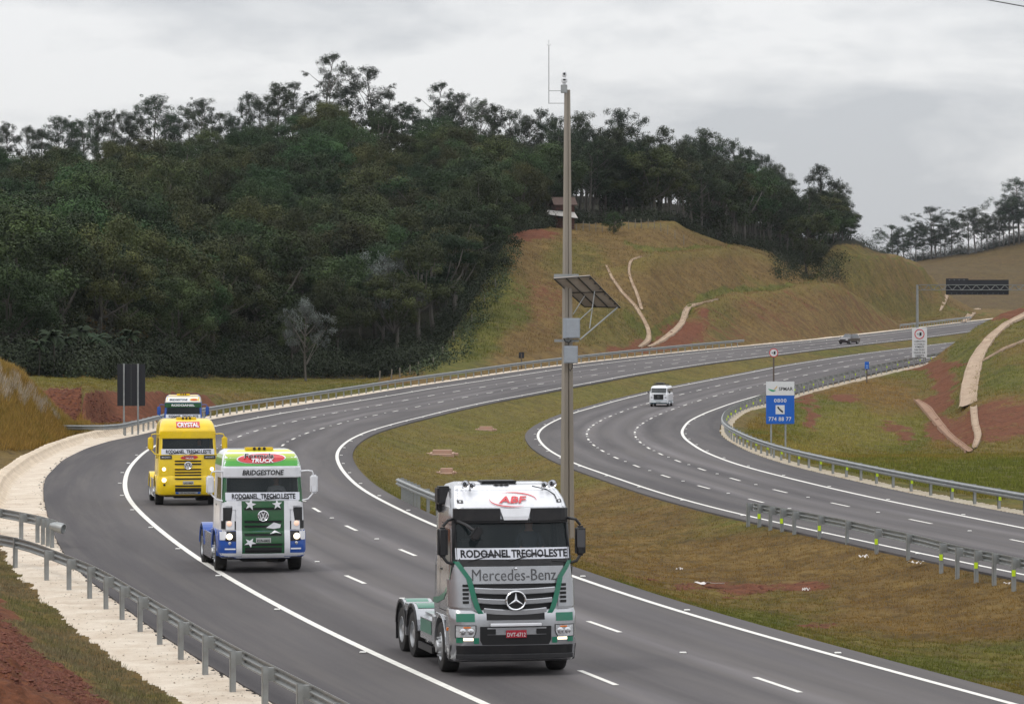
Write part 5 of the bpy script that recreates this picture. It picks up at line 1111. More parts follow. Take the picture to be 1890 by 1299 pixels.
# yellow roof fading to green (two coats of paint, by height)
def two_tone(name,c0,c1,z0,z1):
    m=paint_mat(name,c0); nt=m.node_tree; n=nt.nodes; L=nt.links; b=n['Principled BSDF']; tc=n.new('ShaderNodeTexCoord'); s=n.new('ShaderNodeSeparateXYZ'); L.new(tc.outputs['Object'],s.inputs[0]); r=n.new('ShaderNodeMapRange'); L.new(s.outputs['Z'],r.inputs[0]); r.inputs[1].default_value=z0; r.inputs[2].default_value=z1
    x=n.new('ShaderNodeMix'); x.data_type='RGBA'; L.new(r.outputs[0],x.inputs[0]); x.inputs[6].default_value=(*c0,1); x.inputs[7].default_value=(*c1,1); L.new(x.outputs[2],b.inputs['Base Color']); return m
class Shell:
    """a body shell described by levels: z, half width, front y, back y, corner radius, bow"""
    def __init__(s,lv,br=.12): s.lv=np.array(lv,float); s.br=br
    def par(s,z): return [np.interp(z,s.lv[:,0],s.lv[:,i]) for i in range(1,6)]
    def fy(s,x,z):
        w,f,b,r,c=s.par(z); ax=min(abs(x),w); y=f+c*(ax/w)**2; dx=ax-(w-r)
        if dx>0: y+=r-math.sqrt(max(r*r-dx*dx,0))
        return y
    def S(s,off=.006): return lambda x,z: Vector((x,s.fy(x,z)-off,z))
    def side(s,sg,off=.006):     # map (y,z) on the flank
        return lambda y,z: Vector((sg*(s.par(z)[0]+off),y,z))
    def body(s,name,mat,parent,zs=None,hole=None,nx=18,top=True,bottom=True):
        zs=zs if zs is not None else s.lv[:,0]; z_=[]
        for a,b in zip(zs[:-1],zs[1:]):
            n=max(1,int((b-a)/.14)); z_+=[a+(b-a)*i/n for i in range(n)]
        z_.append(zs[-1]); m=MB(); rows=[]
        for z in z_:
            w,f,b,r,c=s.par(z); xs=[]
            k=nx//2
            for i in range(-k,k+1):
                t=i/k; xs.append(math.copysign(w*(1-(1-abs(t))**1.35),t))
            row=[Vector((x,s.fy(x,z),z)) for x in xs]
            r2=s.br; 
            R_=[Vector((w,b-r2,z)),Vector((w-r2*.3,b-r2*.3,z)),Vector((w-r2,b,z))]; L_=[Vector((-p.x,p.y,p.z)) for p in R_][::-1]
            yf=row[-1].y; mid=[Vector((w,yf+(b-r2-yf)*q,z)) for q in (.15,.35,.6,.85)]
            row=row+mid+R_+L_+[Vector((-p.x,p.y,p.z)) for p in mid][::-1]; rows.append(row)
        n=len(rows[0]); vs=[p for r_ in rows for p in r_]; fs=[]
        for i in range(len(rows)-1):
            for j in range(n):
                q=(i*n+j,i*n+(j+1)%n,(i+1)*n+(j+1)%n,(i+1)*n+j); c=sum((vs[k_] for k_ in q),Vector())/4
                if hole and hole(c): continue
                fs.append(q)
        if top: fs.append(tuple((len(rows)-1)*n+j for j in range(n)))
        if bottom: fs.append(tuple(range(n-1,-1,-1)))
        m.add(vs,fs); o=m.build(name,mat,parent,smooth=True); return o
def patch(mb,x0,x1,z0,z1,f,nx=10,nz=4):
    """surface patch following f; x0/x1 may be functions of z"""
    g=lambda v,z: v(z) if callable(v) else v
    mb.grid([[f(g(x0,z)+(g(x1,z)-g(x0,z))*i/nx,z) for i in range(nx+1)] for z in [z0+(z1-z0)*j/nz for j in range(nz+1)]])
def bar(mb,x0,x1,z0,z1,sh,d0,d1,nx=10,curve=0):
    """raised bar hugging the front of a shell, from depth d0 to d1 proud of it"""
    rows=[]
    for i in range(nx+1):
        x=x0+(x1-x0)*i/nx; dz=curve*(2*abs(i/nx-.5))**2
        y=sh.fy(x,(z0+z1)/2+dz); rows.append([Vector((x,y-d0,z0+dz)),Vector((x,y-d1,z0+dz)),Vector((x,y-d1,z1+dz)),Vector((x,y-d0,z1+dz))])
    m=len(rows); vs=[p for r_ in rows for p in r_]; fs=[(i*4+k,i*4+(k+1)%4,(i+1)*4+(k+1)%4,(i+1)*4+k) for i in range(m-1) for k in range(4)]+[(3,2,1,0),((m-1)*4,(m-1)*4+1,(m-1)*4+2,(m-1)*4+3)]
    mb.add(vs,fs)
def wheel(root,x,y,r,w,sg,rot=0,front=True,rimm=None):
    """sg: side the wheel faces"""
    M=Matrix.Translation((x,y,r))@Matrix.Rotation(rot,4,'Z')@Matrix.Scale(sg,4,(1,0,0)); q=r/.52
    m=MB(); m.lathe([(.30*q,.0),(.44*q,.01),(.49*q,.0),(.515*q,-.03),(.52*q,-.08),(.52*q,-w+.05),(.5*q,-w),(.30*q,-w)],32,M)
    t=m.build('wheel',TYRE,root,smooth=True)
    m=MB()
    if front: pr=[(.30*q,.0),(.285*q,.005),(.27*q,-.05),(.25*q,-.03),(.15*q,.04),(.13*q,.05),(.12*q,.09),(.0,.10)]
    else: pr=[(.30*q,.0),(.285*q,.005),(.27*q,-.09),(.2*q,-.13),(.13*q,-.12),(.11*q,-.02),(.0,.0)]
    m.lathe(pr,28,M)
    for k in range(10):
        a=2*PI*k/10; m.lathe([(0,.065 if front else -.09),(.016,.065 if front else -.09),(.018,.0 if front else -.14)],6,M@Matrix.Translation((0,.19*q*math.cos(a),.19*q*math.sin(a))))
    m.build('rim',rimm or RIM,t,smooth=True); return t
def arch(m,x0,x1,y,r,R1,a0=0,a1=180,th=.03,zc=None,n=14):
    """curved mudguard over an axle"""
    zc=r if zc is None else zc; rows=[]
    for i in range(n+1):
        a=R(a0+(a1-a0)*i/n); c,s=math.cos(a),math.sin(a)
        rows.append([Vector((x0,y+c*R1,zc+s*R1)),Vector((x1,y+c*R1,zc+s*R1)),Vector((x1,y+c*(R1-th),zc+s*(R1-th))),Vector((x0,y+c*(R1-th),zc+s*(R1-th)))])
    vs=[p for q in rows for p in q]; fs=[(i*4+k,i*4+(k+1)%4,(i+1)*4+(k+1)%4,(i+1)*4+k) for i in range(n) for k in range(4)]+[(0,1,2,3),(n*4+3,n*4+2,n*4+1,n*4)]
    m.add(vs,fs)
def rbox(name,mat,parent,x0,x1,y0,y1,z0,z1,bev=.03,seg=2):
    m=MB(); m.box(x0,x1,y0,y1,z0,z1); return m.build(name,mat,parent,bevel=bev,seg=seg,smooth=True)
def person(loc,rz,label,shirt,s=1.0,hair=(.02,.015,.01)):
    me=bpy.data.meshes.new('person'); v=[(0,0,0),(0,.02,.25),(0,0,.48),(0,-.02,.56),(0,-.03,.66),(0,-.035,.78),(.19,-.02,.47),(.27,-.16,.26),(.2,-.40,.22),(.17,-.47,.23),(-.19,-.02,.47),(-.27,-.16,.26),(-.2,-.40,.22),(-.17,-.47,.23),(.12,-.4,.0),(.12,-.5,-.35),(-.12,-.4,.0),(-.12,-.5,-.35)]
    e=[(0,1),(1,2),(2,3),(3,4),(4,5),(2,6),(6,7),(7,8),(8,9),(2,10),(10,11),(11,12),(12,13),(0,14),(14,15),(0,16),(16,17)]
    rr=[.15,.15,.15,.055,.085,.085,.07,.055,.04,.035,.07,.055,.04,.035,.085,.06,.085,.06]
    me.from_pydata(v,e,[]); o=bpy.data.objects.new('person',me); COL.objects.link(o)
    md=o.modifiers.new('s','SKIN'); 
    for i,sv in enumerate(me.skin_vertices[0].data): sv.radius=(rr[i],rr[i]); sv.use_root=(i==0)
    o.modifiers.new('b','SUBSURF').levels=2; dg=bpy.context.evaluated_depsgraph_get(); dg.update(); me2=bpy.data.meshes.new_from_object(o.evaluated_get(dg)); bpy.data.objects.remove(o)
    SK=MATS.get('skin') or pmat('skin',(.42,.23,.16),.6,noise=.05); me2.materials.clear(); me2.materials.append(SK); me2.materials.append(shirt)
    for p in me2.polygons: p.use_smooth=True; c=p.center; p.material_index=1 if (c.z<.55 and not (c.y<-.34 and c.z>.1)) else 0
    # face: nose ridge and eye sockets pressed into the head
    for vv in me2.vertices:
        c=vv.co
        if c.z>.6 and c.y<-.08:
            if abs(c.x)<.02 and .66<c.z<.73: c.y-=.02
            if .025<abs(c.x)<.05 and .715<c.z<.75: c.y+=.012
    o=bpy.data.objects.new('person',me2); COL.objects.link(o); o.location=loc; o.rotation_euler=(0,0,rz); o.scale=(s,s,s); tag(o,label,'person')
    m=MB(); rows=[]
    for i in range(7):
        a=R(10+75*i/6); rows.append([Vector((math.cos(t)*.098*math.cos(a),-.03+.012+math.sin(t)*.105*math.cos(a),.745+.105*math.sin(a))) for t in np.linspace(-.35,PI+.35,13)])
    m.grid(rows); m.build('hair',pmat('hair',hair,.7),o,smooth=True); return o
def star_pts(cx,cz,r,rot=0,sk=0,k=.4): return [(cx+(r if i%2==0 else r*k)*math.sin(rot+PI*i/5)*(1+sk),cz+(r if i%2==0 else r*k)*math.cos(rot+PI*i/5)) for i in range(10)]
def star(mb,cx,cz,r,f,rot=0,sk=0):
    p=star_pts(cx,cz,r,rot,sk); c=f(cx,cz); mb.add([c]+[f(*q) for q in p],[(0,i+1,(i+1)%10+1) for i in range(10)])
def frame_of(root,y0,y1,w=.42):
    m=MB(); m.box(-.55,.55,-.75,1.1,.28,.72); m.box(-.9,.9,-.12,.12,.30,.48); m.build('underbody_light_block',CHASS,root,bevel=.05)  # boxes added under the cab to block light and darken the road below
    m=MB()
    for s in (-1,1): m.box(s*w-.04,s*w+.04,y0,y1,.72,.98)
    for y in np.arange(y0+.3,y1,.9): m.box(-w,w,y-.05,y+.05,.76,.94)
    return m.build('chassis',CHASS,root)
def interior(root,sh,zw0,zw1,yb,w,drv=1,steer=True):
    m=MB(); m.box(-w,w,yb-.02,yb,zw0-.5,zw1+.15); m.box(-w,w,sh.fy(0,zw0)+.25,yb,zw0-.55,zw0-.5); m.box(-w,w,sh.fy(0,zw0)+.12,sh.fy(0,zw0)+.5,zw0-.5,zw0-.08); m.box(-w,w,sh.fy(0,zw1)+.25,yb,zw1+.12,zw1+.15); it=m.build('cab_interior',INT,root)
    m=MB()
    for s in (-1,1): m.box(s*.55-.25,s*.55+.25,.28,.42,zw0-.5,zw0+.35); m.box(s*.55-.14,s*.55+.14,.27,.38,zw0+.37,zw0+.60)
    m.build('seats',SEATM,it,bevel=.04)
    if steer:
        m=MB(); M=Matrix.Translation((drv*.55,-.42,zw0+.02))@Matrix.Rotation(R(55),4,'X'); pts=[M@Vector((.22*math.cos(2*PI*k/16),.22*math.sin(2*PI*k/16),0)) for k in range(17)]; m.tube(pts,.016,6); m.tube([M@Vector((-.2,0,0)),M@Vector((.2,0,0))],.014,5); m.tube([M@Vector((0,0,0)),M@Vector((0,0,-.4))],.03,6); m.build('steering_wheel',TRIM,it)
def wiper(m,sh,x,z,L,a,off=.03):
    f=sh.S(off); m.tube([f(x,z),f(x+L*math.cos(a),z+L*math.sin(a))],.009,4); e=(x+L*math.cos(a),z+L*math.sin(a)); m.tube([f(e[0]-.30,e[1]+.03),f(e[0]+.25,e[1]-.03)],.008,4)
# ---- silver tractor with tall cab
def silver_truck(loc,rz,sc_):
    root=empty('truck',loc,rz,'silver and white truck with green stripes nearest the camera, red ringed lettering on its roof','truck'); root.scale=(sc_*1.07,sc_,sc_)
    sh=Shell([(1.12,1.21,-1.30,.92,.20,.10),(1.36,1.215,-1.31,.92,.20,.10),(1.9,1.20,-1.28,.92,.20,.12),(2.27,1.19,-1.245,.92,.20,.13),(2.36,1.185,-1.22,.92,.19,.13),(3.17,1.16,-1.00,.92,.18,.12),(3.22,1.16,-1.03,.92,.18,.12),(3.45,1.145,-.96,.92,.20,.12),(3.62,1.12,-.78,.92,.22,.10),(3.78,1.07,-.48,.88,.25,.08),(3.88,1.0,-.15,.84,.25,.05),(3.93,.86,.2,.75,.22,.03)])
    zw0,zw1=2.38,3.14
    def xw(z): return 1.135-(z-zw0)*.02
    hole=lambda c: (zw0-.02<c.z<zw1+.02 and abs(c.x)<1.10 and c.y<-.6)
    cab=sh.body('cab',SILV,root,hole=hole,nx=22)
    S=sh.S
    # white roof skin
    m=MB(); patch(m,lambda z:-sh.par(z)[0]+.05,lambda z:sh.par(z)[0]-.05,3.42,3.925,S(.006),24,10); rf=m.build('roof_panel',WHT,root,smooth=True)
    for s in (-1,1): m=MB(); m.grid([[Vector((s*(sh.par(z)[0]+.006),y,z)) for y in (np.linspace(sh.fy(s*1.1,z)+.12,.75 if z<3.7 else .6,6))] for z in (3.45,3.6,3.75)]); m.build('roof_side',WHT,rf)
    m=MB(); f=S(.045); add_text(m,'ABF',.05,3.61,.58,.135,f,bold=.03,shear=.3); ring(m,.08,3.62,.44,.135,.03,f,40,(-12,120),.022,True); ring(m,.03,3.60,.44,.135,.03,f,40,(168,300),.022,True); m.build('lettering',REDM,rf)
    # sun visor
    m=MB(); bar(m,-1.13,-.24,3.17,3.44,sh,-.02,.085,10); bar(m,.36,1.13,3.17,3.44,sh,-.02,.085,10); bar(m,-1.13,1.13,3.13,3.21,sh,-.02,.07,14); vz=m.build('sun_visor',TRIM,root,bevel=.012,seg=1)
    m=MB(); patch(m,lambda z:-.24-(3.42-z)*-.3,lambda z:.36-(3.42-z)*.3,3.20,3.43,S(.09),8,3); m.build('visor_plate',WHT,vz,solid=.02)
    # windscreen, banner, wipers
    m=MB(); patch(m,lambda z:-xw(z),xw,zw0-.02,zw1,S(.004),20,8); ws=m.build('windscreen',GLS,root,smooth=True)
    m=MB(); patch(m,lambda z:-xw(z)-.03,lambda z:xw(z)+.03,2.24,2.42,S(.010),20,3); m.build('cowl',TRIM,root,smooth=True)
    for s in (-1,1): m=MB(); patch(m,lambda z:s*1.09,lambda z:s*(sh.par(z)[0]-.01),2.3,3.2,S(.008),4,6); m.build('pillar',TRIM,root,smooth=True)
    m=MB(); patch(m,-1.12,1.12,2.40,2.63,S(.014),22,2); bn=m.build('banner',BAN,ws)
    m=MB(); f=S(.02); add_text(m,'RODOANEL',-.55,2.515,.96,.165,f,bold=.035); add_text(m,'TRECHO',.27,2.515,.64,.165,f,bold=.035); add_text(m,'LESTE',.845,2.515,.47,.165,f,bold=.035); m.build('lettering',INK,bn)
    m=MB(); wiper(m,sh,-.9,2.36,.55,.25); wiper(m,sh,-.1,2.36,.55,.25); wiper(m,sh,.75,2.36,.3,-.1); m.build('wiper',TRIM,root)
    interior(root,sh,zw0,zw1,.7,1.1,1)
    # name panel, grille
    m=MB(); patch(m,lambda z:-.98+(2.26-z)*.12,lambda z:.98-(2.26-z)*.12,1.90,2.255,S(.018),16,3); pn=m.build('front_panel',SILV,root,smooth=True,solid=.012)
    m=MB(); f=S(.034); add_text(m,'Mercedes-Benz',0.0,2.08,1.66,.235,f,bold=-.004,space=1.0); pl=m.build('lettering',GREY,pn)
    m=MB(); M=Matrix.Translation((.02,sh.fy(0,2.2)-.04,2.21))@Matrix.Rotation(-PI/2,4,'Z'); m.lathe([(0,.03),(.03,.02),(.035,0)],12,M); m.build('bonnet_badge',CHR,pn)
    m=MB(); patch(m,lambda z:-.92+(1.9-z)*.35,lambda z:.92-(1.9-z)*.35,1.10,1.90,S(.006),14,5); gr=m.build('grille',MESHM,root,smooth=True)
    m=MB()
    for z0,z1,w,c in ((1.68,1.80,.80,.05),(1.47,1.58,.74,.06),(1.25,1.37,.62,.07)): bar(m,-w,w,z0-.0,z1,sh,.0,.07,14,c*.6)
    bar(m,-.52,.52,1.16,1.24,sh,0,.05,12,.05)
    m.build('grille_bar',SILV,gr,bevel=.015,seg=1)
    for s in (-1,1):   # green side stripes down the front
        m=MB(); P=[(1.12,2.36),(1.02,2.20),(.90,2.02),(.86,1.85),(.80,1.6),(.74,1.4),(.63,1.22)]
        for (a,b) in zip(P[:-1],P[1:]): patch(m,*( (lambda z,a=a,b=b,s=s: s*(b[0]+(a[0]-b[0])*(z-b[1])/(a[1]-b[1]))-.052),(lambda z,a=a,b=b,s=s: s*(b[0]+(a[0]-b[0])*(z-b[1])/(a[1]-b[1]))+.052)),b[1],a[1],S(.080 if b[1]<1.9 else .040),3,3)
        m.build('stripe',GRN,root)
    m=MB(); bx=S(.09); ring(m,0.,1.56,.205,.205,.032,bx,40); rg=MB()
    M=Matrix.Translation((0,sh.fy(0,1.56)-.09,1.56))@Matrix.Rotation(-PI/2,4,'Z'); rg.lathe([(.20,.0),(.205,.03),(.19,.045),(.172,.03),(.17,0)],40,M); b0=rg.build('badge',CHR,root,smooth=True)
    m=MB(); disc(m,0,1.56,.18,.18,S(.085)); m.build('badge_ground',MESHM,b0)
    m=MB(); f=S(.112); g=S(.125)
    for k in range(3):
        a=PI/2+k*2*PI/3; tip=f(.175*math.cos(a),1.56+.175*math.sin(a)); l=f(.032*math.cos(a+PI/3),1.56+.032*math.sin(a+PI/3)); r_=f(.032*math.cos(a-PI/3),1.56+.032*math.sin(a-PI/3)); c=g(0,1.56); m.add([tip,l,c,r_],[(0,1,2),(0,2,3)])
    m.build('badge_star',CHR,b0,fixn=True)
    # corner air deflectors
    for s in (-1,1):
        m=MB(); rows=[]
        for z in np.linspace(1.42,1.98,6):
            k=.0 if z<1.9 else -.02; rows.append([sh.S(.03)(s*x,z) for x in (.86,.93,1.0,1.06,1.12,1.17,1.19)]+[Vector((s*1.235,sh.fy(s*1.19,z)+.05,z)),Vector((s*1.24,sh.fy(1.19,z)+.30,z))])
        m.grid(rows); df=m.build('air_deflector',SILV,root,smooth=True,solid=.02)
        m=MB()
        for i in range(5): z=1.50+i*.085; patch(m,s*.90,s*1.02,z,z+.055,S(.055),3,1)
        m.build('slot',MESHM,df)
    # bumper
    bs=Shell([(.30,1.20,-1.28,-.62,.2,.12),(.36,1.23,-1.36,-.62,.22,.12),(.62,1.25,-1.41,-.62,.24,.12),(.66,1.25,-1.42,-.62,.24,.12),(1.16,1.25,-1.42,-.62,.24,.12),(1.30,1.25,-1.39,-.62,.24,.12),(1.38,1.23,-1.30,-.62,.22,.10)])
    bp=bs.body('bumper',SILV,root,nx=22,hole=lambda c: abs(c.x)<.62 and c.z>1.17 and c.y<-1.2)
    T=bs.S
    m=MB(); patch(m,lambda z:-1.24,lambda z:1.24,.31,.64,T(.008),22,4); m.build('bumper_lip',TRIM,bp,smooth=True)
    m=MB(); bar(m,-1.15,1.15,.36,.46,bs,.0,.05,16); m.build('lip_step',TRIM,bp,bevel=.01,seg=1)
    m=MB(); patch(m,lambda z:-.70+max(0,.75-z)*.5,lambda z:.70-max(0,.75-z)*.5,.655,1.03,T(.008),16,4); lw=m.build('lower_grille',MESHM,bp,smooth=True)
    m=MB(); patch(m,-.56,.60,.86,1.01,T(.016),10,2); m.build('grille_frame',SILV,lw,solid=.01)
    for x0,x1 in ((-.62,-.40),(.40,.62)): m=MB(); patch(m,x0,x1,.87,.98,T(.03),3,2); m.build('air_slot',MESHM,lw)
    m=MB(); patch(m,-.62,.62,1.09,1.30,T(-.02),12,3); m.build('upper_recess',MESHM,bp)
    m=MB(); bar(m,-.50,.50,1.035,1.095,bs,.0,.06,10); m.build('tow_bar',WHT,bp,bevel=.01,seg=1)
    m=MB(); patch(m,-.20,.20,.80,.955,T(.04),4,2); pt=m.build('number_plate',PLR,bp,solid=.008)
    m=MB(); f=T(.052); add_text(m,'DVT·6712'.replace('·','-'),0,.865,.36,.085,f,bold=.01); m.build('lettering',WHITE,pt)
    for s in (-1,1):
        m=MB(); P=[(.80,1.03),(1.10,1.05),(1.17,.98),(1.17,.84),(.86,.83),(.80,.90)]; 
        mm=MB(); patch(mm,lambda z,s=s:s*(.77+(.0 if z>.9 else (.9-z)*.6)),lambda z,s=s:s*1.17,.80,1.06,T(.006),6,4); hl=mm.build('headlight',MESHM,bp,smooth=True)
        mm=MB(); patch(mm,lambda z,s=s:s*(.79+(.0 if z>.9 else (.9-z)*.6)),lambda z,s=s:s*1.155,.815,1.045,T(.013),6,4); mm.build('lens',LENSM,hl,smooth=True)
        mm=MB()
        for x,r_ in ((.88,.065),(1.03,.065)): M=Matrix.Translation((s*x,bs.fy(x,.93)-.016,.93))@Matrix.Rotation(-PI/2,4,'Z'); mm.lathe([(0,.012),(r_*.5,.016),(r_,.004)],16,M)
        mm.build('reflector_bowl',CHR,hl,smooth=True)
        mm=MB(); patch(mm,s*.88,s*1.02,1.0,1.03,T(.018),3,1); mm.build('indicator',AMB,hl)
        mm=MB(); patch(mm,s*.83,s*1.02,.745,.80,T(.014),4,1); mm.build('fog_light',LIT,bp,smooth=True)
        mm=MB(); patch(mm,s*.80,s*1.15,1.13,1.30,T(.012),6,2); mm.build('green_flash',GRN,bp,smooth=True)
        mm=MB(); patch(mm,s*1.03,s*1.15,.70,.80,T(.010),3,2); mm.build('green_flash',GRN,bp,smooth=True); mm=MB(); patch(mm,s*.72,s*.82,.68,.80,T(.010),3,2); mm.build('green_flash',GRN,bp,smooth=True)
        mm=MB(); mm.box(s*1.25,s*1.27,-.95,-.88,.93,.99); mm.build('side_marker',AMB,bp)
    # flanks: door outline, window, handle, lower dark
    for s in (-1,1):
        G=sh.side(s,.006); m=MB(); m.grid([[G(y,z) for y in np.linspace(-.86+.22*(z-2.4),.12,6)] for z in np.linspace(2.32,3.0,6)]); dr=m.build('side_window',GLD,root,smooth=True)
        m=MB(); 
        for y in (-.92,.22): m.grid([[G(y-.008,z),G(y+.008,z)] for z in np.linspace(1.3,3.1,5)])
        m.grid([[G(y,3.1),G(y,3.115)] for y in np.linspace(-.8,.22,5)]); m.grid([[G(y,1.3),G(y,1.315)] for y in np.linspace(-.9,.22,5)]); m.build('door_seam',TRIM,root)
        m=MB(); m.box(s*1.2-.01,s*1.2+.03,.02,.16,2.12,2.16); m.build('door_handle',TRIM,root,bevel=.008,seg=1)
        m=MB(); P=[(-1.0,2.3),(-.8,1.9),(-.3,1.62),(.3,1.5),(.9,1.45)]
        for a,b in zip(P[:-1],P[1:]): m.grid([[sh.side(s,.008)(a[0],a[1]-.09),sh.side(s,.008)(b[0],b[1]-.07)],[sh.side(s,.008)(a[0],a[1]+.05),sh.side(s,.008)(b[0],b[1]+.04)]])
        m.build('side_stripe',GRN,root)
        # mudguard and steps
        m=MB(); arch(m,s*.86,s*1.25,0,.52,.66,-8,188,.04,.54); m.box(min(s*.86,s*1.24),max(s*.86,s*1.24),.60,.92,.5,1.1); m.box(min(s*1.0,s*1.22),max(s*1.0,s*1.22),-.63,.6,1.1,1.2); m.build('mudguard',SILV,root,bevel=.01,seg=1)
        # mirrors
        x=s*1.36; m=MB(); m.box(min(x-.10,x+.10),max(x-.10,x+.10),-1.05,-.88,2.44,3.06); mi=m.build('mirror',TRIM,root,bevel=.05,seg=3,smooth=True)
        
        for P_ in ([(s*1.14,-.86,3.22),(s*1.26,-1.0,3.20),(x,-.98,3.08)],[(s*1.17,-1.0,2.30),(s*1.28,-1.02,2.34),(x,-.98,2.46)]): m=MB(); m.tube(P_,.03,8); m.build('mirror_arm',TRIM,mi)
        m=MB(); m.box(x-.08,x+.08,-.885,-.872,2.48,3.02); m.build('mirror_glass',MIRG,mi)
        if s>0:
            m=MB(); m.box(x-.075,x+.075,-1.062,-1.05,2.62,2.98); m.build('mirror_sheen',GREY,mi)
    m=MB(); m.tube([(-1.06,-.98,3.18),(-.95,-1.18,3.12),(-.80,-1.33,3.0)],.035,8); fm=m.build('front_mirror_arm',TRIM,root)
    m=MB(); M=Matrix.Translation((-.76,-1.36,2.95))@Matrix.Rotation(R(35),4,'Y'); m.box(-.09,.09,-.08,.05,-.16,.14,M); m.build('front_mirror',TRIM,fm,bevel=.04,seg=2)
    # roof things: horns, hatch, air intake, cable
    for s in (-1,1):
        for dx,L,r_ in ((-.0,.30,.085),(.14,.22,.07)):
            x=s*.86+dx*s*-1; z=3.93 if dx==0 else 3.90; M=Matrix.Translation((x,-.42,z))@Matrix.Rotation(PI/2,4,'Z'); m=MB(); m.lathe([(.0,0.01),(.03,.0),(.035,-.0),(.04,-L*.2),(.045,-L*.6),(r_*.7,-L*.8),(r_,-L),(r_*.8,-L+.01),(.02,-L*.6)],16,M)
            m.box(x-.02,x+.02,-.42,-.38,z-.10,z); hn=m.build('horn',CHR,root,smooth=True)
    m=MB(); m.box(-.42,.30,.0,.5,3.92,3.965); m.build('roof_hatch',TRIM,root,bevel=.02)
    m=MB()
    for x in (-.16,-.06,.04): m.box(x-.035,x+.035,-.24,-.18,3.87,3.91)
    m.box(-.22,.1,-.20,-.18,3.87,3.885); m.build('roof_lamp',TRIM,root,bevel=.01,seg=1)
    m=MB(); f=S(.03)
    for x in (-.98,.98): patch(m,x-.055,x+.055,3.545,3.605,S(.02),3,2)
    rl=m.build('roof_marker',TRIM,root); m=MB()
    for x in (-.98,.98): patch(m,x-.02,x+.02,3.56,3.59,S(.03),2,1)
    m.build('marker_lens',WHITE,rl)
    m=MB(); m.tube([f(.55,3.86),f(.8,3.8),f(.92,3.7),f(.93,3.62)],.012,5); m.build('horn_cable',TRIM,root)
    m=MB(); m.box(-1.30,-1.02,-.05,.30,3.48,3.86); m.box(-1.25,-1.05,.30,.5,3.3,3.80); m.build('air_intake',TRIM,root,bevel=.04)
    # chassis, tanks, rear mudguards
    frame_of(root,-.6,5.3)
    for s in (-1,1):
        a,b=min(s*.62,s*1.21),max(s*.62,s*1.21)
        rbox('fuel_tank',SILV,root,a,b,1.0,2.55,.42,1.06,.10,3)
        m=MB(); m.grid([[Vector((s*1.218,y,z)) for y in (1.15,1.8,2.4)] for z in (.66,.80,.94)]); m.build('green_flash',GRN,root)
        m=MB(); m.box(min(s*1.19,s*1.23),max(s*1.19,s*1.23),1.0,2.6,.28,.42); m.build('skirt',TRIM,root)
        m=MB(); arch(m,s*.62,s*1.25,3.35,.5,.64,10,172,.04,.53); arch(m,s*.62,s*1.25,4.68,.5,.64,8,190,.04,.53); m.box(min(s*.62,s*1.24),max(s*.62,s*1.24),3.85,4.2,.98,1.14); m.build('rear_mudguard',SILV,root,bevel=.01,seg=1)
        
        for yc in (3.35,4.68):
            m=MB(); arch(m,s*.70,s*1.16,yc,.5,.648,50,120,.006,.53); m.build('green_flash',GRN,root)
            m=MB(); arch(m,s*1.22,s*1.255,yc,.5,.645,8,172,.07,.53); m.build('mudguard_edge',TRIM,root)
        m=MB(); m.box(min(s*.7,s*1.24),max(s*.7,s*1.24),5.30,5.34,.25,.9); m.build('mud_flap',TRIM,root)
        wheel(root,s*1.23,0,.52,.32,s,R(-2)); wheel(root,s*1.22,3.35,.50,.56,s,0,False); wheel(root,s*1.22,4.68,.50,.56,s,0,False)
    m=MB(); m.lathe([(0,.06),(.46,.05),(.48,.0),(.1,-.02)],24,Matrix.Translation((0,4.0,1.10))@Matrix.Rotation(-PI/2,4,'Y')); m.box(-.5,.5,3.6,4.4,1.0,1.09); m.build('coupling_plate',CHASS,root)
    return root
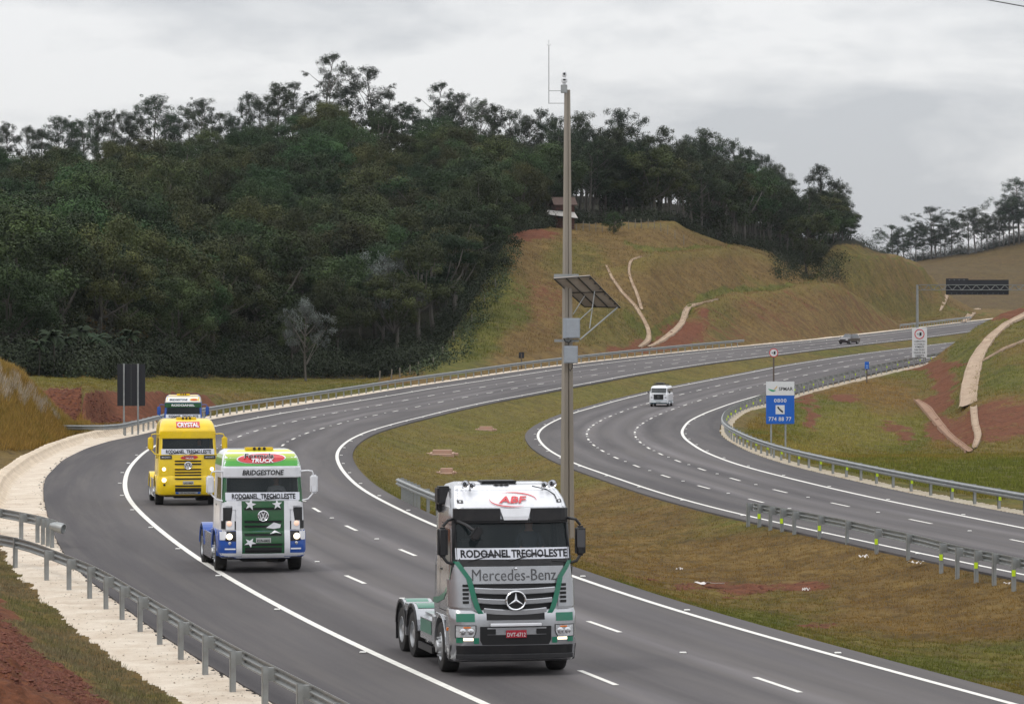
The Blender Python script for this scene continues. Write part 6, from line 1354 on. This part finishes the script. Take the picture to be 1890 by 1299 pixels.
# ---- flat fronted tractor in three liveries
def flat_truck(loc,rz,sc_,label,livery):
    root=empty('truck',loc,rz,label,'truck'); root.scale=(sc_,)*3; c=livery
    sh=Shell([(1.16,1.19,-1.33,.90,.14,.06),(1.5,1.18,-1.32,.90,.14,.06),(1.98,1.16,-1.29,.90,.13,.06),(2.04,1.15,-1.28,.90,.13,.06),(2.66,1.12,-1.15,.90,.12,.06),(2.98,1.12,-1.08,.90,.12,.06),(3.02,1.11,-1.06,.90,.14,.06),(3.22,1.07,-.92,.88,.20,.06),(3.36,1.0,-.68,.85,.22,.05),(3.43,.88,-.35,.8,.22,.04)])
    S=sh.S; zw0,zw1=2.06,2.64
    def xw(z): return 1.04-(z-zw0)*.03
    hole=lambda q:(zw0-.02<q.z<zw1+.02 and abs(q.x)<1.0 and q.y<-.7)
    sh.body('cab',c['cab'],root,hole=hole,nx=20)
    m=MB(); patch(m,lambda z:-sh.par(z)[0]+.03,lambda z:sh.par(z)[0]-.03,2.99,3.428,S(.008),22,8); rf=m.build('roof_fairing',c['roof'],root,smooth=True)
    for s in (-1,1): m=MB(); m.grid([[Vector((s*(sh.par(z)[0]+.008),y,z)) for y in np.linspace(sh.fy(s*1.1,z)+.05,.8,6)] for z in (3.0,3.1,3.2,3.3)]); m.build('roof_side',c['roof'],rf)
    m=MB(); m.box(-.40,.40,-.45,-.15,3.41,3.50); m.build('roof_lamp_bar',c['bar'],root,bevel=.02); m=MB()
    for x in (-.14,0,.14): m.lathe([(0,.03),(.045,.02),(.045,0)],10,Matrix.Translation((x,-.46,3.46))@Matrix.Rotation(-PI/2,4,'Z'))
    m.build('roof_horn',TRIM,root)
    m=MB(); bar(m,-1.115,1.115,2.67,2.96,sh,-.01,.09,18); vs=m.build('sun_visor',c['visor'],root,bevel=.02,smooth=True)
    for s in (-1,1):
        m=MB(); patch(m,s*.83,s*.95,2.86,2.90,S(.098),3,1); m.build('marker_light',AMB,vs)
        m=MB(); patch(m,lambda z:s*(xw(z)-.02),lambda z:s*(sh.par(z)[0]-.01),1.98,2.68,S(.007),3,4); m.build('pillar',c['pillar'],root,smooth=True)
    m=MB(); patch(m,lambda z:-xw(z),xw,zw0-.02,zw1+.03,S(.004),16,6); ws=m.build('windscreen',GLS,root,smooth=True)
    interior(root,sh,zw0,zw1,.6,1.0,1)
    m=MB(); patch(m,-1.05,1.05,2.04,2.26,S(.014),18,2); bn=m.build('banner',BAN,ws)
    m=MB(); f=S(.022); add_text(m,'RODOANEL',-.50,2.15,.74,.15,f,bold=.035); add_text(m,'TRECHO',.22,2.15,.56,.15,f,bold=.035); add_text(m,'LESTE',.73,2.15,.40,.15,f,bold=.035); m.build('lettering',INK,bn)
    m=MB(); wiper(m,sh,-.75,2.05,.45,.12); wiper(m,sh,.05,2.05,.45,.12); m.build('wiper',TRIM,root)
    # front panel and grille
    m=MB(); patch(m,lambda z:-1.14,lambda z:1.14,1.18,2.035,S(.006),20,4); m.build('front_panel',c['front'],root,smooth=True)
    m=MB(); patch(m,-.60,.60,1.17,2.02,S(.022),14,4); gp=m.build('grille_panel',c['grille'],root,smooth=True,solid=.014)
    bs=Shell([(.40,1.12,-1.25,-.62,.2,.10),(.46,1.20,-1.36,-.62,.22,.12),(.62,1.25,-1.42,-.62,.26,.12),(1.0,1.25,-1.41,-.62,.26,.12),(1.14,1.24,-1.38,-.62,.24,.11),(1.20,1.21,-1.34,-.62,.18,.08)])
    T=bs.S; bp=bs.body('bumper',c['bumper'],root,nx=22)
    m=MB(); patch(m,-.60,.60,.545,1.18,T(.016),14,4); g2_=m.build('lower_panel',c['grille'],bp,smooth=True,solid=.010)
    m=MB()
    for z in c['slots']:
        SS=S if z>1.17 else T; b=sh if z>1.17 else bs; patch(m,-.52,.52,z-.028,z+.022,SS(.045),12,1)
    patch(m,-.52,.52,.57,.72,T(.034),12,2); m.build('grille_slot',MESHM,gp)
    m=MB()
    for z in c['slots']: bar(m,-.54,.54,z+.030,z+.055,sh if z>1.17 else bs,.02,.060,10)
    m.build('grille_bar',c['grille'],gp)
    if c['checks']: m=MB(); patch(m,-.60,.60,.42,.545,T(.03),14,2); m.build('white_frame',WHT,bp,smooth=True,solid=.01)
    # round badge
    z0=1.60; M=Matrix.Translation((0,sh.fy(0,z0)-.05,z0))@Matrix.Rotation(-PI/2,4,'Z'); m=MB(); m.lathe([(.155,0),(.158,.03),(.14,.04),(.128,.03),(.126,0)],36,M); bd=m.build('badge',CHR,root,smooth=True)
    m=MB(); disc(m,0,z0,.13,.13,S(.056)); m.build('badge_ground',GREY,bd)
    m=MB(); f=S(.075)
    def st(pts,w=.016):
        for a,b in zip(pts[:-1],pts[1:]):
            dx,dz=b[0]-a[0],b[1]-a[1]; l=math.hypot(dx,dz); nx,nz=-dz/l*w,dx/l*w; m.add([f(a[0]+nx,a[1]+nz),f(a[0]-nx,a[1]-nz),f(b[0]-nx,b[1]-nz),f(b[0]+nx,b[1]+nz)],[(0,1,2,3)])
    st([(-.055,z0+.115),(0,z0+.01),(.055,z0+.115)]); st([(-.105,z0+.07),(-.048,z0-.105),(0,z0-.005),(.048,z0-.105),(.105,z0+.07)]); m.build('badge_letters',WHITE,bd)
    m=MB(); patch(m,-.21,.21,.85,.99,T(.05),4,1); pt=m.build('number_plate',PLG,bp,solid=.01); m=MB(); add_text(m,c['plate'],0,.91,.36,.085,T(.064),bold=.02); m.build('lettering',INK,pt)
    for s in (-1,1):
        M=lambda x,z,b: Matrix.Translation((s*x,b.fy(x,z)-.03,z))@Matrix.Rotation(-PI/2,4,'Z')
        if c['checks']:
            for x0,x1,z0,z1 in ((.85,1.12,1.47,1.84),(1.05,1.17,1.24,1.47),(.765,.80,1.22,1.46)):
                m=MB(); patch(m,lambda z,x0=x0,z0=z0:s*(x0+(.05 if z0>1.4 else 0)*(1.84-z)/.37),s*x1,z0,z1,S(.028),4,3); m.build('check_panel',TRIM,root)
        lm,hm=c['lamps']
        m=MB(); patch(m,lambda z:s*.79,lambda z:s*(1.05-max(0,z-1.5)*.6),1.22,1.82 if c['checks'] else 1.56,S(.022),4,3); hs=m.build('lamp_housing',c['housing'],root)
        m=MB(); m.lathe([(0,.03),(.04,.028),(.07,.012),(.075,.0)],20,M(.95,1.39 if c['checks'] else 1.46,sh)); m.build('upper_lamp',lm,hs,smooth=True)
        m=MB(); patch(m,s*.765,s*1.06,.90,1.18,T(.012),4,3); hs=m.build('headlight_housing',c['housing2'],bp)
        if c['checks']: m=MB(); patch(m,lambda z:s*(1.03+max(0,1.0-z)*.8),s*1.21,.93,1.17,T(.016),4,3); m.build('white_wedge',WHT,hs)
        m=MB(); m.lathe([(0,.04),(.05,.035),(.08,.015),(.09,.0)],24,M(.95,1.03,bs)); m.build('headlight',hm,hs,smooth=True)
        m=MB(); m.lathe([(0,.02),(.03,.016),(.045,.0)],14,M(.94,.84,bs)); m.build('fog_light',LENSM if c['checks'] else MESHM,bp,smooth=True)
        if c['checks']:
            m=MB(); patch(m,s*.78,s*1.08,.66,.70,T(.014),4,1); m.build('running_lamp',WHT,bp)
            m=MB(); patch(m,lambda z:s*.60,lambda z:s*(1.15+(z-.44)*.5),.44,.56,T(.014),6,2); m.build('white_trim',WHT,bp,smooth=True); m=MB(); patch(m,s*.80,s*1.14,.405,.45,T(.016),6,1); m.build('lower_trim',GREY,bp)
            m=MB(); patch(m,s*.60,s*.76,.42,1.19,T(.03),3,5); m.build('white_frame',WHT,bp,smooth=True,solid=.01)
            m=MB(); patch(m,s*.60,s*.76,1.18,1.90,S(.034),3,5); 
            for a,b,za,zb in ((.70,1.08,1.88,2.0),(.70,.86,1.78,1.90)): patch(m,s*a,s*b,za,zb,S(.036),4,2)
            m.build('white_frame',WHT,root,smooth=True,solid=.012)
        G=sh.side(s,.006); m=MB(); m.grid([[G(y,z) for y in np.linspace(-1.0+.2*(z-2.1),.05,5)] for z in np.linspace(2.06,2.66,5)]); m.build('side_window',GLD,root)
        m=MB()
        for y in (-1.1,.18): m.grid([[G(y-.008,z),G(y+.008,z)] for z in (1.3,2.0,2.7)])
        m.build('door_seam',TRIM,root); m=MB(); m.box(s*1.17-.01,s*1.17+.03,0,.14,1.85,1.89); m.build('door_handle',TRIM,root)
        m=MB(); arch(m,s*.86,s*1.24,0,.52,.66,-8,188,.04,.54); m.box(min(s*1.0,s*1.2),max(s*1.0,s*1.2),-.63,.62,1.1,1.2); m.box(min(s*.9,s*1.22),max(s*.9,s*1.22),.6,.9,.45,1.15); m.build('mudguard',c['guard'],root,bevel=.01,seg=1)
        x=s*1.47; m=MB(); m.box(x-.11,x+.11,-1.18,-1.04,2.22,2.74); mi=m.build('mirror',c['mirror'],root,bevel=.045,seg=3,smooth=True)
        
        for P_ in ([(s*1.10,-1.05,2.84),(s*1.3,-1.15,2.86),(s*1.42,-1.14,2.84),(x,-1.12,2.7)],[(s*1.12,-1.2,2.02),(s*1.3,-1.16,2.06),(x,-1.12,2.25)]): m=MB(); m.tube(P_,.022,8); m.build('mirror_arm',c['mirror'],mi)
        m=MB(); m.box(x-.09,x+.09,-1.04,-1.03,2.26,2.70); m.build('mirror_glass',MIRG,mi)
        m=MB(); arch(m,s*.60,s*1.24,3.4,.5,.66,4,176,.05,.53); m.box(min(s*.6,s*1.23),max(s*.6,s*1.23),2.55,2.78,.6,1.0); m.build('rear_mudguard',c['guard'],root,bevel=.01,seg=1)
        rbox('fuel_tank',c['tank'],root,min(s*.6,s*1.2),max(s*.6,s*1.2),1.0,2.6,.40,1.02,.12,3)
        m=MB(); m.box(min(s*1.19,s*1.225),max(s*1.19,s*1.225),.9,3.0,.28,1.0); m.build('side_skirt',c['tank'],root)
        wheel(root,s*1.22,0,.52,.32,s,R(-2)); wheel(root,s*1.22,3.4,.50,.56,s,0,False)
    frame_of(root,-.6,4.3); m=MB(); m.box(-.5,.5,3.0,3.8,1.0,1.09); m.lathe([(0,.06),(.44,.05),(.46,.0),(.1,-.02)],20,Matrix.Translation((0,3.4,1.10))@Matrix.Rotation(-PI/2,4,'Y')); m.build('coupling_plate',CHASS,root)
    return root,sh,bs,rf,vs,gp
def ellp(m,cx,cz,rx,rz,f,sk=0): patch(m,lambda z:cx-rx*math.sqrt(max(0,1-((z-cz)/rz)**2))+sk*(z-cz),lambda z:cx+rx*math.sqrt(max(0,1-((z-cz)/rz)**2))+sk*(z-cz),cz-rz,cz+rz,f,16,14)
def ell_logo(parent,S,cx,cz,rx,rz,t1,t2,w1,w2,h,off=.016,outline=True):
    m=MB()
    if outline: ellp(m,cx,cz,rx*1.05,rz*1.12,S(off),.7)
    o=m.build('logo_outline',WHT,parent) if outline else parent
    m=MB(); ellp(m,cx,cz,rx,rz,S(off+.014),.7); lo=m.build('logo',REDM,parent)
    if t1:
        m=MB(); add_text(m,t1,cx-.10*rx,cz+rz*.58,w1*1.02,h*1.15,S(off+.060),bold=.035,shear=.2); m.build('logo_shade',WHT,lo)
        m=MB(); add_text(m,t1,cx-.10*rx,cz+rz*.58,w1,h*1.02,S(off+.072),bold=.02,shear=.2); m.build('lettering_dark',INK,lo)
    m=MB(); add_text(m,t2,cx+.04*rx,cz-rz*.38,w2,h,S(off+.055),bold=.03,shear=.2); m.build('lettering',WHT,lo)
YG=two_tone('green_to_yellow_paint',(.035,.30,.015),(.70,.66,.02),3.12,3.44)
def head(x0,y0,x1,y1): return math.atan2(x0-x1,-(y0-y1))
def on_road(px,py,g=g1): x,y=back([(px,py)],g)[0]; return Vector((x,y,float(g(y))))
def heading(x,Y): return math.atan2(-(float(atY(x,Y+3))-float(atY(x,Y-3))),6)*-1
# silver truck: front wheels straddle pixel 828..1035
a=on_road(927,1236); hz=R(11.7); T1=silver_truck(a,hz,1.0)
LIV_G=dict(cab=WHT,roof=YG,visor=WHT,pillar=GRV,front=WHT,grille=GRV,bumper=BLU,bar=YEL,slots=[1.80,1.44,1.31,1.08,.80],plate='KUN-8405',checks=True,lamps=(LITD,LIT),housing=WHT,housing2=TRIM,guard=BLU,mirror=WHT,tank=CHR)
a=on_road(475,1051); G1,shg,bsg,rfg,vsg,gpg=flat_truck(a,R(10.6),1.0,'white, blue and green truck with white stars on its green grille',LIV_G)
ell_logo(rfg,shg.S,.0,3.20,.66,.135,'Formula','TRUCK',.84,.64,.115)
m=MB(); add_text(m,'BRIDGESTONE',.02,2.815,1.18,.15,lambda x,z: Vector((x,shg.fy(x,z)-.106,z)),bold=.03,shear=.2); m.build('lettering',INK,vsg)
m=MB(); f=shg.S(.062)
star(m,-.36,1.92,.17,f,.2); m.build('white_star',WHT,gpg); m=MB(); star(m,.40,1.92,.15,f,-.1)
h2=lambda x,z: Vector((x,(shg if z>1.17 else bsg).fy(x,z)-.07,z))
m.build('white_star',WHT,gpg); m=MB(); m.add([h2(.08,1.27),h2(.50,1.36),h2(.30,1.42),h2(.48,1.27),h2(.3,1.24)],[(0,1,2),(0,4,3,1)]); m.build('white_swoosh',WHT,gpg); m=MB(); m.add([h2(.18,1.10),h2(.32,1.20),h2(.50,1.11),h2(.36,1.14)],[(0,3,1),(3,2,1)]); m.build('white_swoosh',WHT,gpg); m=MB()
star(m,-.38,.86,.14,h2,.5,.3); m.build('white_swoosh',WHT,gpg)
LIV_Y=dict(cab=YEL,roof=YEL,visor=YEL,pillar=YEL,front=YEL,grille=YEL,bumper=YEL,bar=YEL,slots=[1.78,1.66,1.45,1.33,1.22,1.08,.80],plate='LNX-8469',checks=False,lamps=(LIT,LIT),housing=YEL,housing2=YEL,guard=YEL,mirror=YEL,tank=CHR)
Yy=146.; a=Vector(((342.5-945)/FPX*Yy,Yy,float(g1(Yy)))); G2,shy,bsy,rfy,vsy,gpy=flat_truck(a,R(9),.945,'bright yellow truck with a red nameplate on its roof, between the striped trucks',LIV_Y)
m=MB(); patch(m,-.44,.50,3.09,3.33,shy.S(.02),8,3); lb=m.build('name_board',REDM,rfy); m=MB(); add_text(m,'CRYSTAL',.03,3.21,.86,.18,shy.S(.055),bold=.035); m.build('lettering',WHT,lb)
for s in (-1,1):
    m=MB(); patch(m,s*.64,s*1.10,1.86,2.01,shy.S(.03),4,2); bb=m.build('dark_label',TRIM,gpy); m=MB(); add_text(m,'MAGNETI',s*.87,1.935,.34,.06,shy.S(.04),bold=.01); m.build('lettering',WHITE,bb)
ell_logo(gpy,shy.S,.05,1.925,.34,.085,'Formula','TRUCK',.40,.34,.06,.03,False)
m=MB()
for x in (-.3,0,.3): patch(m,x-.05,x+.05,2.86,2.885,shy.S(.098),2,1)
m.build('roof_marker',TRIM,vsy)
m=MB(); patch(m,-.50,.50,.47,.57,bsy.S(.03),6,1); pb=m.build('sponsor_strip',PLG,G2); m=MB(); add_text(m,'ZF ASTRONIC',0,.52,.62,.06,bsy.S(.04),bold=.01); m.build('lettering',INK,pb); m=MB()
for s in (-1,1): patch(m,s*.38,s*.49,.48,.56,bsy.S(.038),2,1)
m.build('blue_square',BLUE,pb)
LIV_B=dict(cab=BLU,roof=YEL,visor=GRV,pillar=BLU,front=BLU,grille=BLU,bumper=BLU,bar=YEL,slots=[1.80,1.44,1.31,1.08,.80],plate='DAJ-5920',checks=False,lamps=(LITD,LIT),housing=WHT,housing2=TRIM,guard=BLU,mirror=BLU,tank=CHR)
Yb=206.; a=Vector(((338.5-945)/FPX*Yb,Yb,float(g1(Yb)))); G3,shb,bsb,rfb,vsb,gpb=flat_truck(a,R(4),.873,'blue truck with white and green name bands, farthest back behind the yellow truck',LIV_B)
m=MB(); patch(m,lambda z:-1.03,lambda z:1.03,3.01,3.30,shb.S(.018),14,4); wb=m.build('white_band',WHT,rfb,smooth=True); m=MB(); add_text(m,'BRIDGESTONE',-.28,3.15,1.1,.12,shb.S(.034),bold=.03,shear=.2); m.build('lettering',INK,wb)
m=MB(); ellp(m,.66,3.15,.27,.085,shb.S(.030)); yl=m.build('yellow_oval',YEL,wb); m=MB(); ellp(m,.66,3.15,.21,.05,shb.S(.042)); m.build('red_oval',REDM,yl)
m=MB(); add_text(m,'RODOANEL',0,2.82,1.40,.14,lambda x,z: Vector((x,shb.fy(x,z)-.104,z)),bold=.03); m.build('lettering',WHT,vsb)
m=MB(); ring(m,-.75,1.80,.36,.20,.05,shb.S(.04),20,(20,170)); ring(m,.75,1.80,.36,.20,.05,shb.S(.04),20,(10,160)); m.build('white_curve',WHT,gpb); m=MB(); add_text(m,'Constellation',0,1.93,.95,.09,shb.S(.05),shear=.3); m.build('lettering',WHT,gpb)
SHIRT=pmat('dark_shirt',(.06,.08,.11),.9); SHIRTW=pmat('white_shirt',(.62,.64,.66),.9)
def seat(T,x,z,lab,sh_): M=T.matrix_basis; T.rotation_euler; mw=Matrix.Translation(T.location)@Matrix.Rotation(T.rotation_euler[2],4,'Z')@Matrix.Scale(T.scale[0],4); person(mw@Vector((x,.12,z)),T.rotation_euler[2],lab,sh_,T.scale[0])
seat(T1,.55,2.16,'driver in a dark shirt holding the wheel of the silver truck',SHIRT)
seat(G1,.55,1.84,'driver in a white shirt behind the windscreen of the truck with stars',SHIRTW)
seat(G2,.55,1.80,'driver behind the windscreen of the yellow truck',SHIRT)
# ---- small white van
def van(loc,rz,s):
    root=empty('van',loc,rz,'small white camper style van with teal lower band and roof rack on the right carriageway','van'); root.scale=(s,)*3
    low=Shell([(.28,.82,-1.02,3.15,.18,.10),(.42,.86,-1.08,3.2,.22,.12),(1.08,.86,-1.08,3.2,.22,.12),(1.14,.855,-1.05,3.2,.22,.12),(1.20,.83,-1.02,3.18,.22,.12),(1.72,.76,-.80,3.1,.24,.12),(1.84,.68,-.62,3.0,.26,.10),(1.90,.5,-.4,2.8,.22,.06)])
    low.body('body',WHT,root,nx=18); S=low.S
    m=MB(); patch(m,-.68,.68,1.24,1.68,S(.012),12,4); m.build('windscreen',GLD,root,smooth=True)
    m=MB(); patch(m,lambda z:-.86,lambda z:.86,.30,.56,S(.010),14,2); m.build('teal_band',TEALP,root,smooth=True)
    m=MB(); bar(m,-.86,.86,.38,.52,low,.02,.10,12); m.build('bumper',WHT,root,bevel=.02)
    m=MB(); patch(m,-.44,.44,.66,1.08,S(.05),8,3); g=m.build('grille',MESHM,root,solid=.04); m=MB(); patch(m,-.64,.64,1.09,1.15,S(.014),8,1); m.build('vent',MESHM,root); m=MB(); patch(m,-.2,.2,.42,.50,S(.115),2,1); m.build('number_plate',PLG,root)
    m=MB(); ring(m,0,.90,.09,.09,.015,S(.10),18); m.build('badge',CHR,g)
    for sg in (-1,1):
        m=MB(); m.lathe([(0,.03),(.07,.025),(.09,0)],16,Matrix.Translation((sg*.64,low.fy(.64,.86)-.02,.86))@Matrix.Rotation(-PI/2,4,'Z')); m.build('headlight',LENSM,root,smooth=True)
        G=low.side(sg,.01); m=MB()
        for y0,y1 in ((-.72,-.05),(.1,.95),(1.1,1.95),(2.1,2.9)): m.grid([[G(y,z) for y in np.linspace(y0,y1,4)] for z in np.linspace(1.26,1.64,4)])
        m.build('side_window',GLD,root); m=MB(); m.grid([[G(y,z) for y in np.linspace(-.8,3.0,8)] for z in (.32,.52)]); m.build('teal_side',TEALP,root)
        m=MB(); m.box(sg*.98-.06,sg*.98+.06,-.80,-.74,1.22,1.40); m.tube([(sg*.84,-.75,1.26),(sg*.95,-.77,1.3)],.012,5); m.build('mirror',TRIM,root,bevel=.02)
        wheel(root,sg*.84,0,.32,.18,sg,0,True,WHT); wheel(root,sg*.84,2.4,.32,.18,sg,0,True,WHT)
    m=MB()
    for y in np.arange(-.1,2.4,.45): m.tube([(-.62,y,1.86),(-.55,y,2.0),(.55,y,2.0),(.62,y,1.86)],.018,5)
    for x in (-.55,-.2,.2,.55): m.tube([(x,-.2,2.02),(x,2.4,2.02)],.018,5)
    m.tube([(-.55,-.2,2.12),(.55,-.2,2.12)],.018,5); m.build('roof_rack',CHASS,root)
    m=MB(); m.box(-.4,.35,.1,1.1,2.03,2.16); m.build('rack_load',GREY,root,bevel=.05); return root
x,y=back([(1218,750)],g2)[0]; van(Vector((x,y,float(g2(y)))),R(-9),.93)
def car(loc,rz,s):
    root=empty('car',loc,rz,'dark estate car with a silver roof far away on the left carriageway','car'); root.scale=(s,)*3
    bs=Shell([(.22,.76,-.78,3.3,.2,.14),(.40,.83,-.88,3.4,.24,.16),(.70,.84,-.86,3.42,.24,.16),(.86,.82,-.55,3.40,.25,.12),(.93,.80,.05,3.38,.2,.06)]); DK=MATS.get('dark_car_paint') or paint_mat('dark_car_paint',(.03,.022,.024)); bs.body('body',DK,root,nx=16)
    cb=Shell([(.90,.78,.05,3.36,.2,.08),(1.28,.68,.75,3.2,.2,.08),(1.38,.62,.95,3.05,.2,.05)]); cb.body('cabin',GLD,root,nx=12)
    m=MB(); m.box(-.62,.62,.95,3.1,1.37,1.42); m.build('roof',SILV,root,bevel=.03); m=MB()
    for sg in (-1,1): m.tube([(sg*.56,1.1,1.48),(sg*.56,2.9,1.48)],.02,6)
    m.build('roof_rail',SILV,root); m=MB(); patch(m,-.38,.38,.52,.66,bs.S(.012),6,1); m.build('grille',MESHM,root)
    for sg in (-1,1):
        m=MB(); patch(m,sg*.48,sg*.76,.56,.70,bs.S(.014),4,2); m.build('headlight',LENSM,root); wheel(root,sg*.82,0,.32,.2,sg); wheel(root,sg*.82,2.55,.32,.2,sg)
        m=MB(); m.box(sg*.9-.07,sg*.9+.07,.3,.4,.95,1.07); m.build('mirror',DK,root,bevel=.02)
    return root
x,y=back([(1560,635)],g1)[0]; car(Vector((x,y,float(g1(y)))),R(-30),.92)
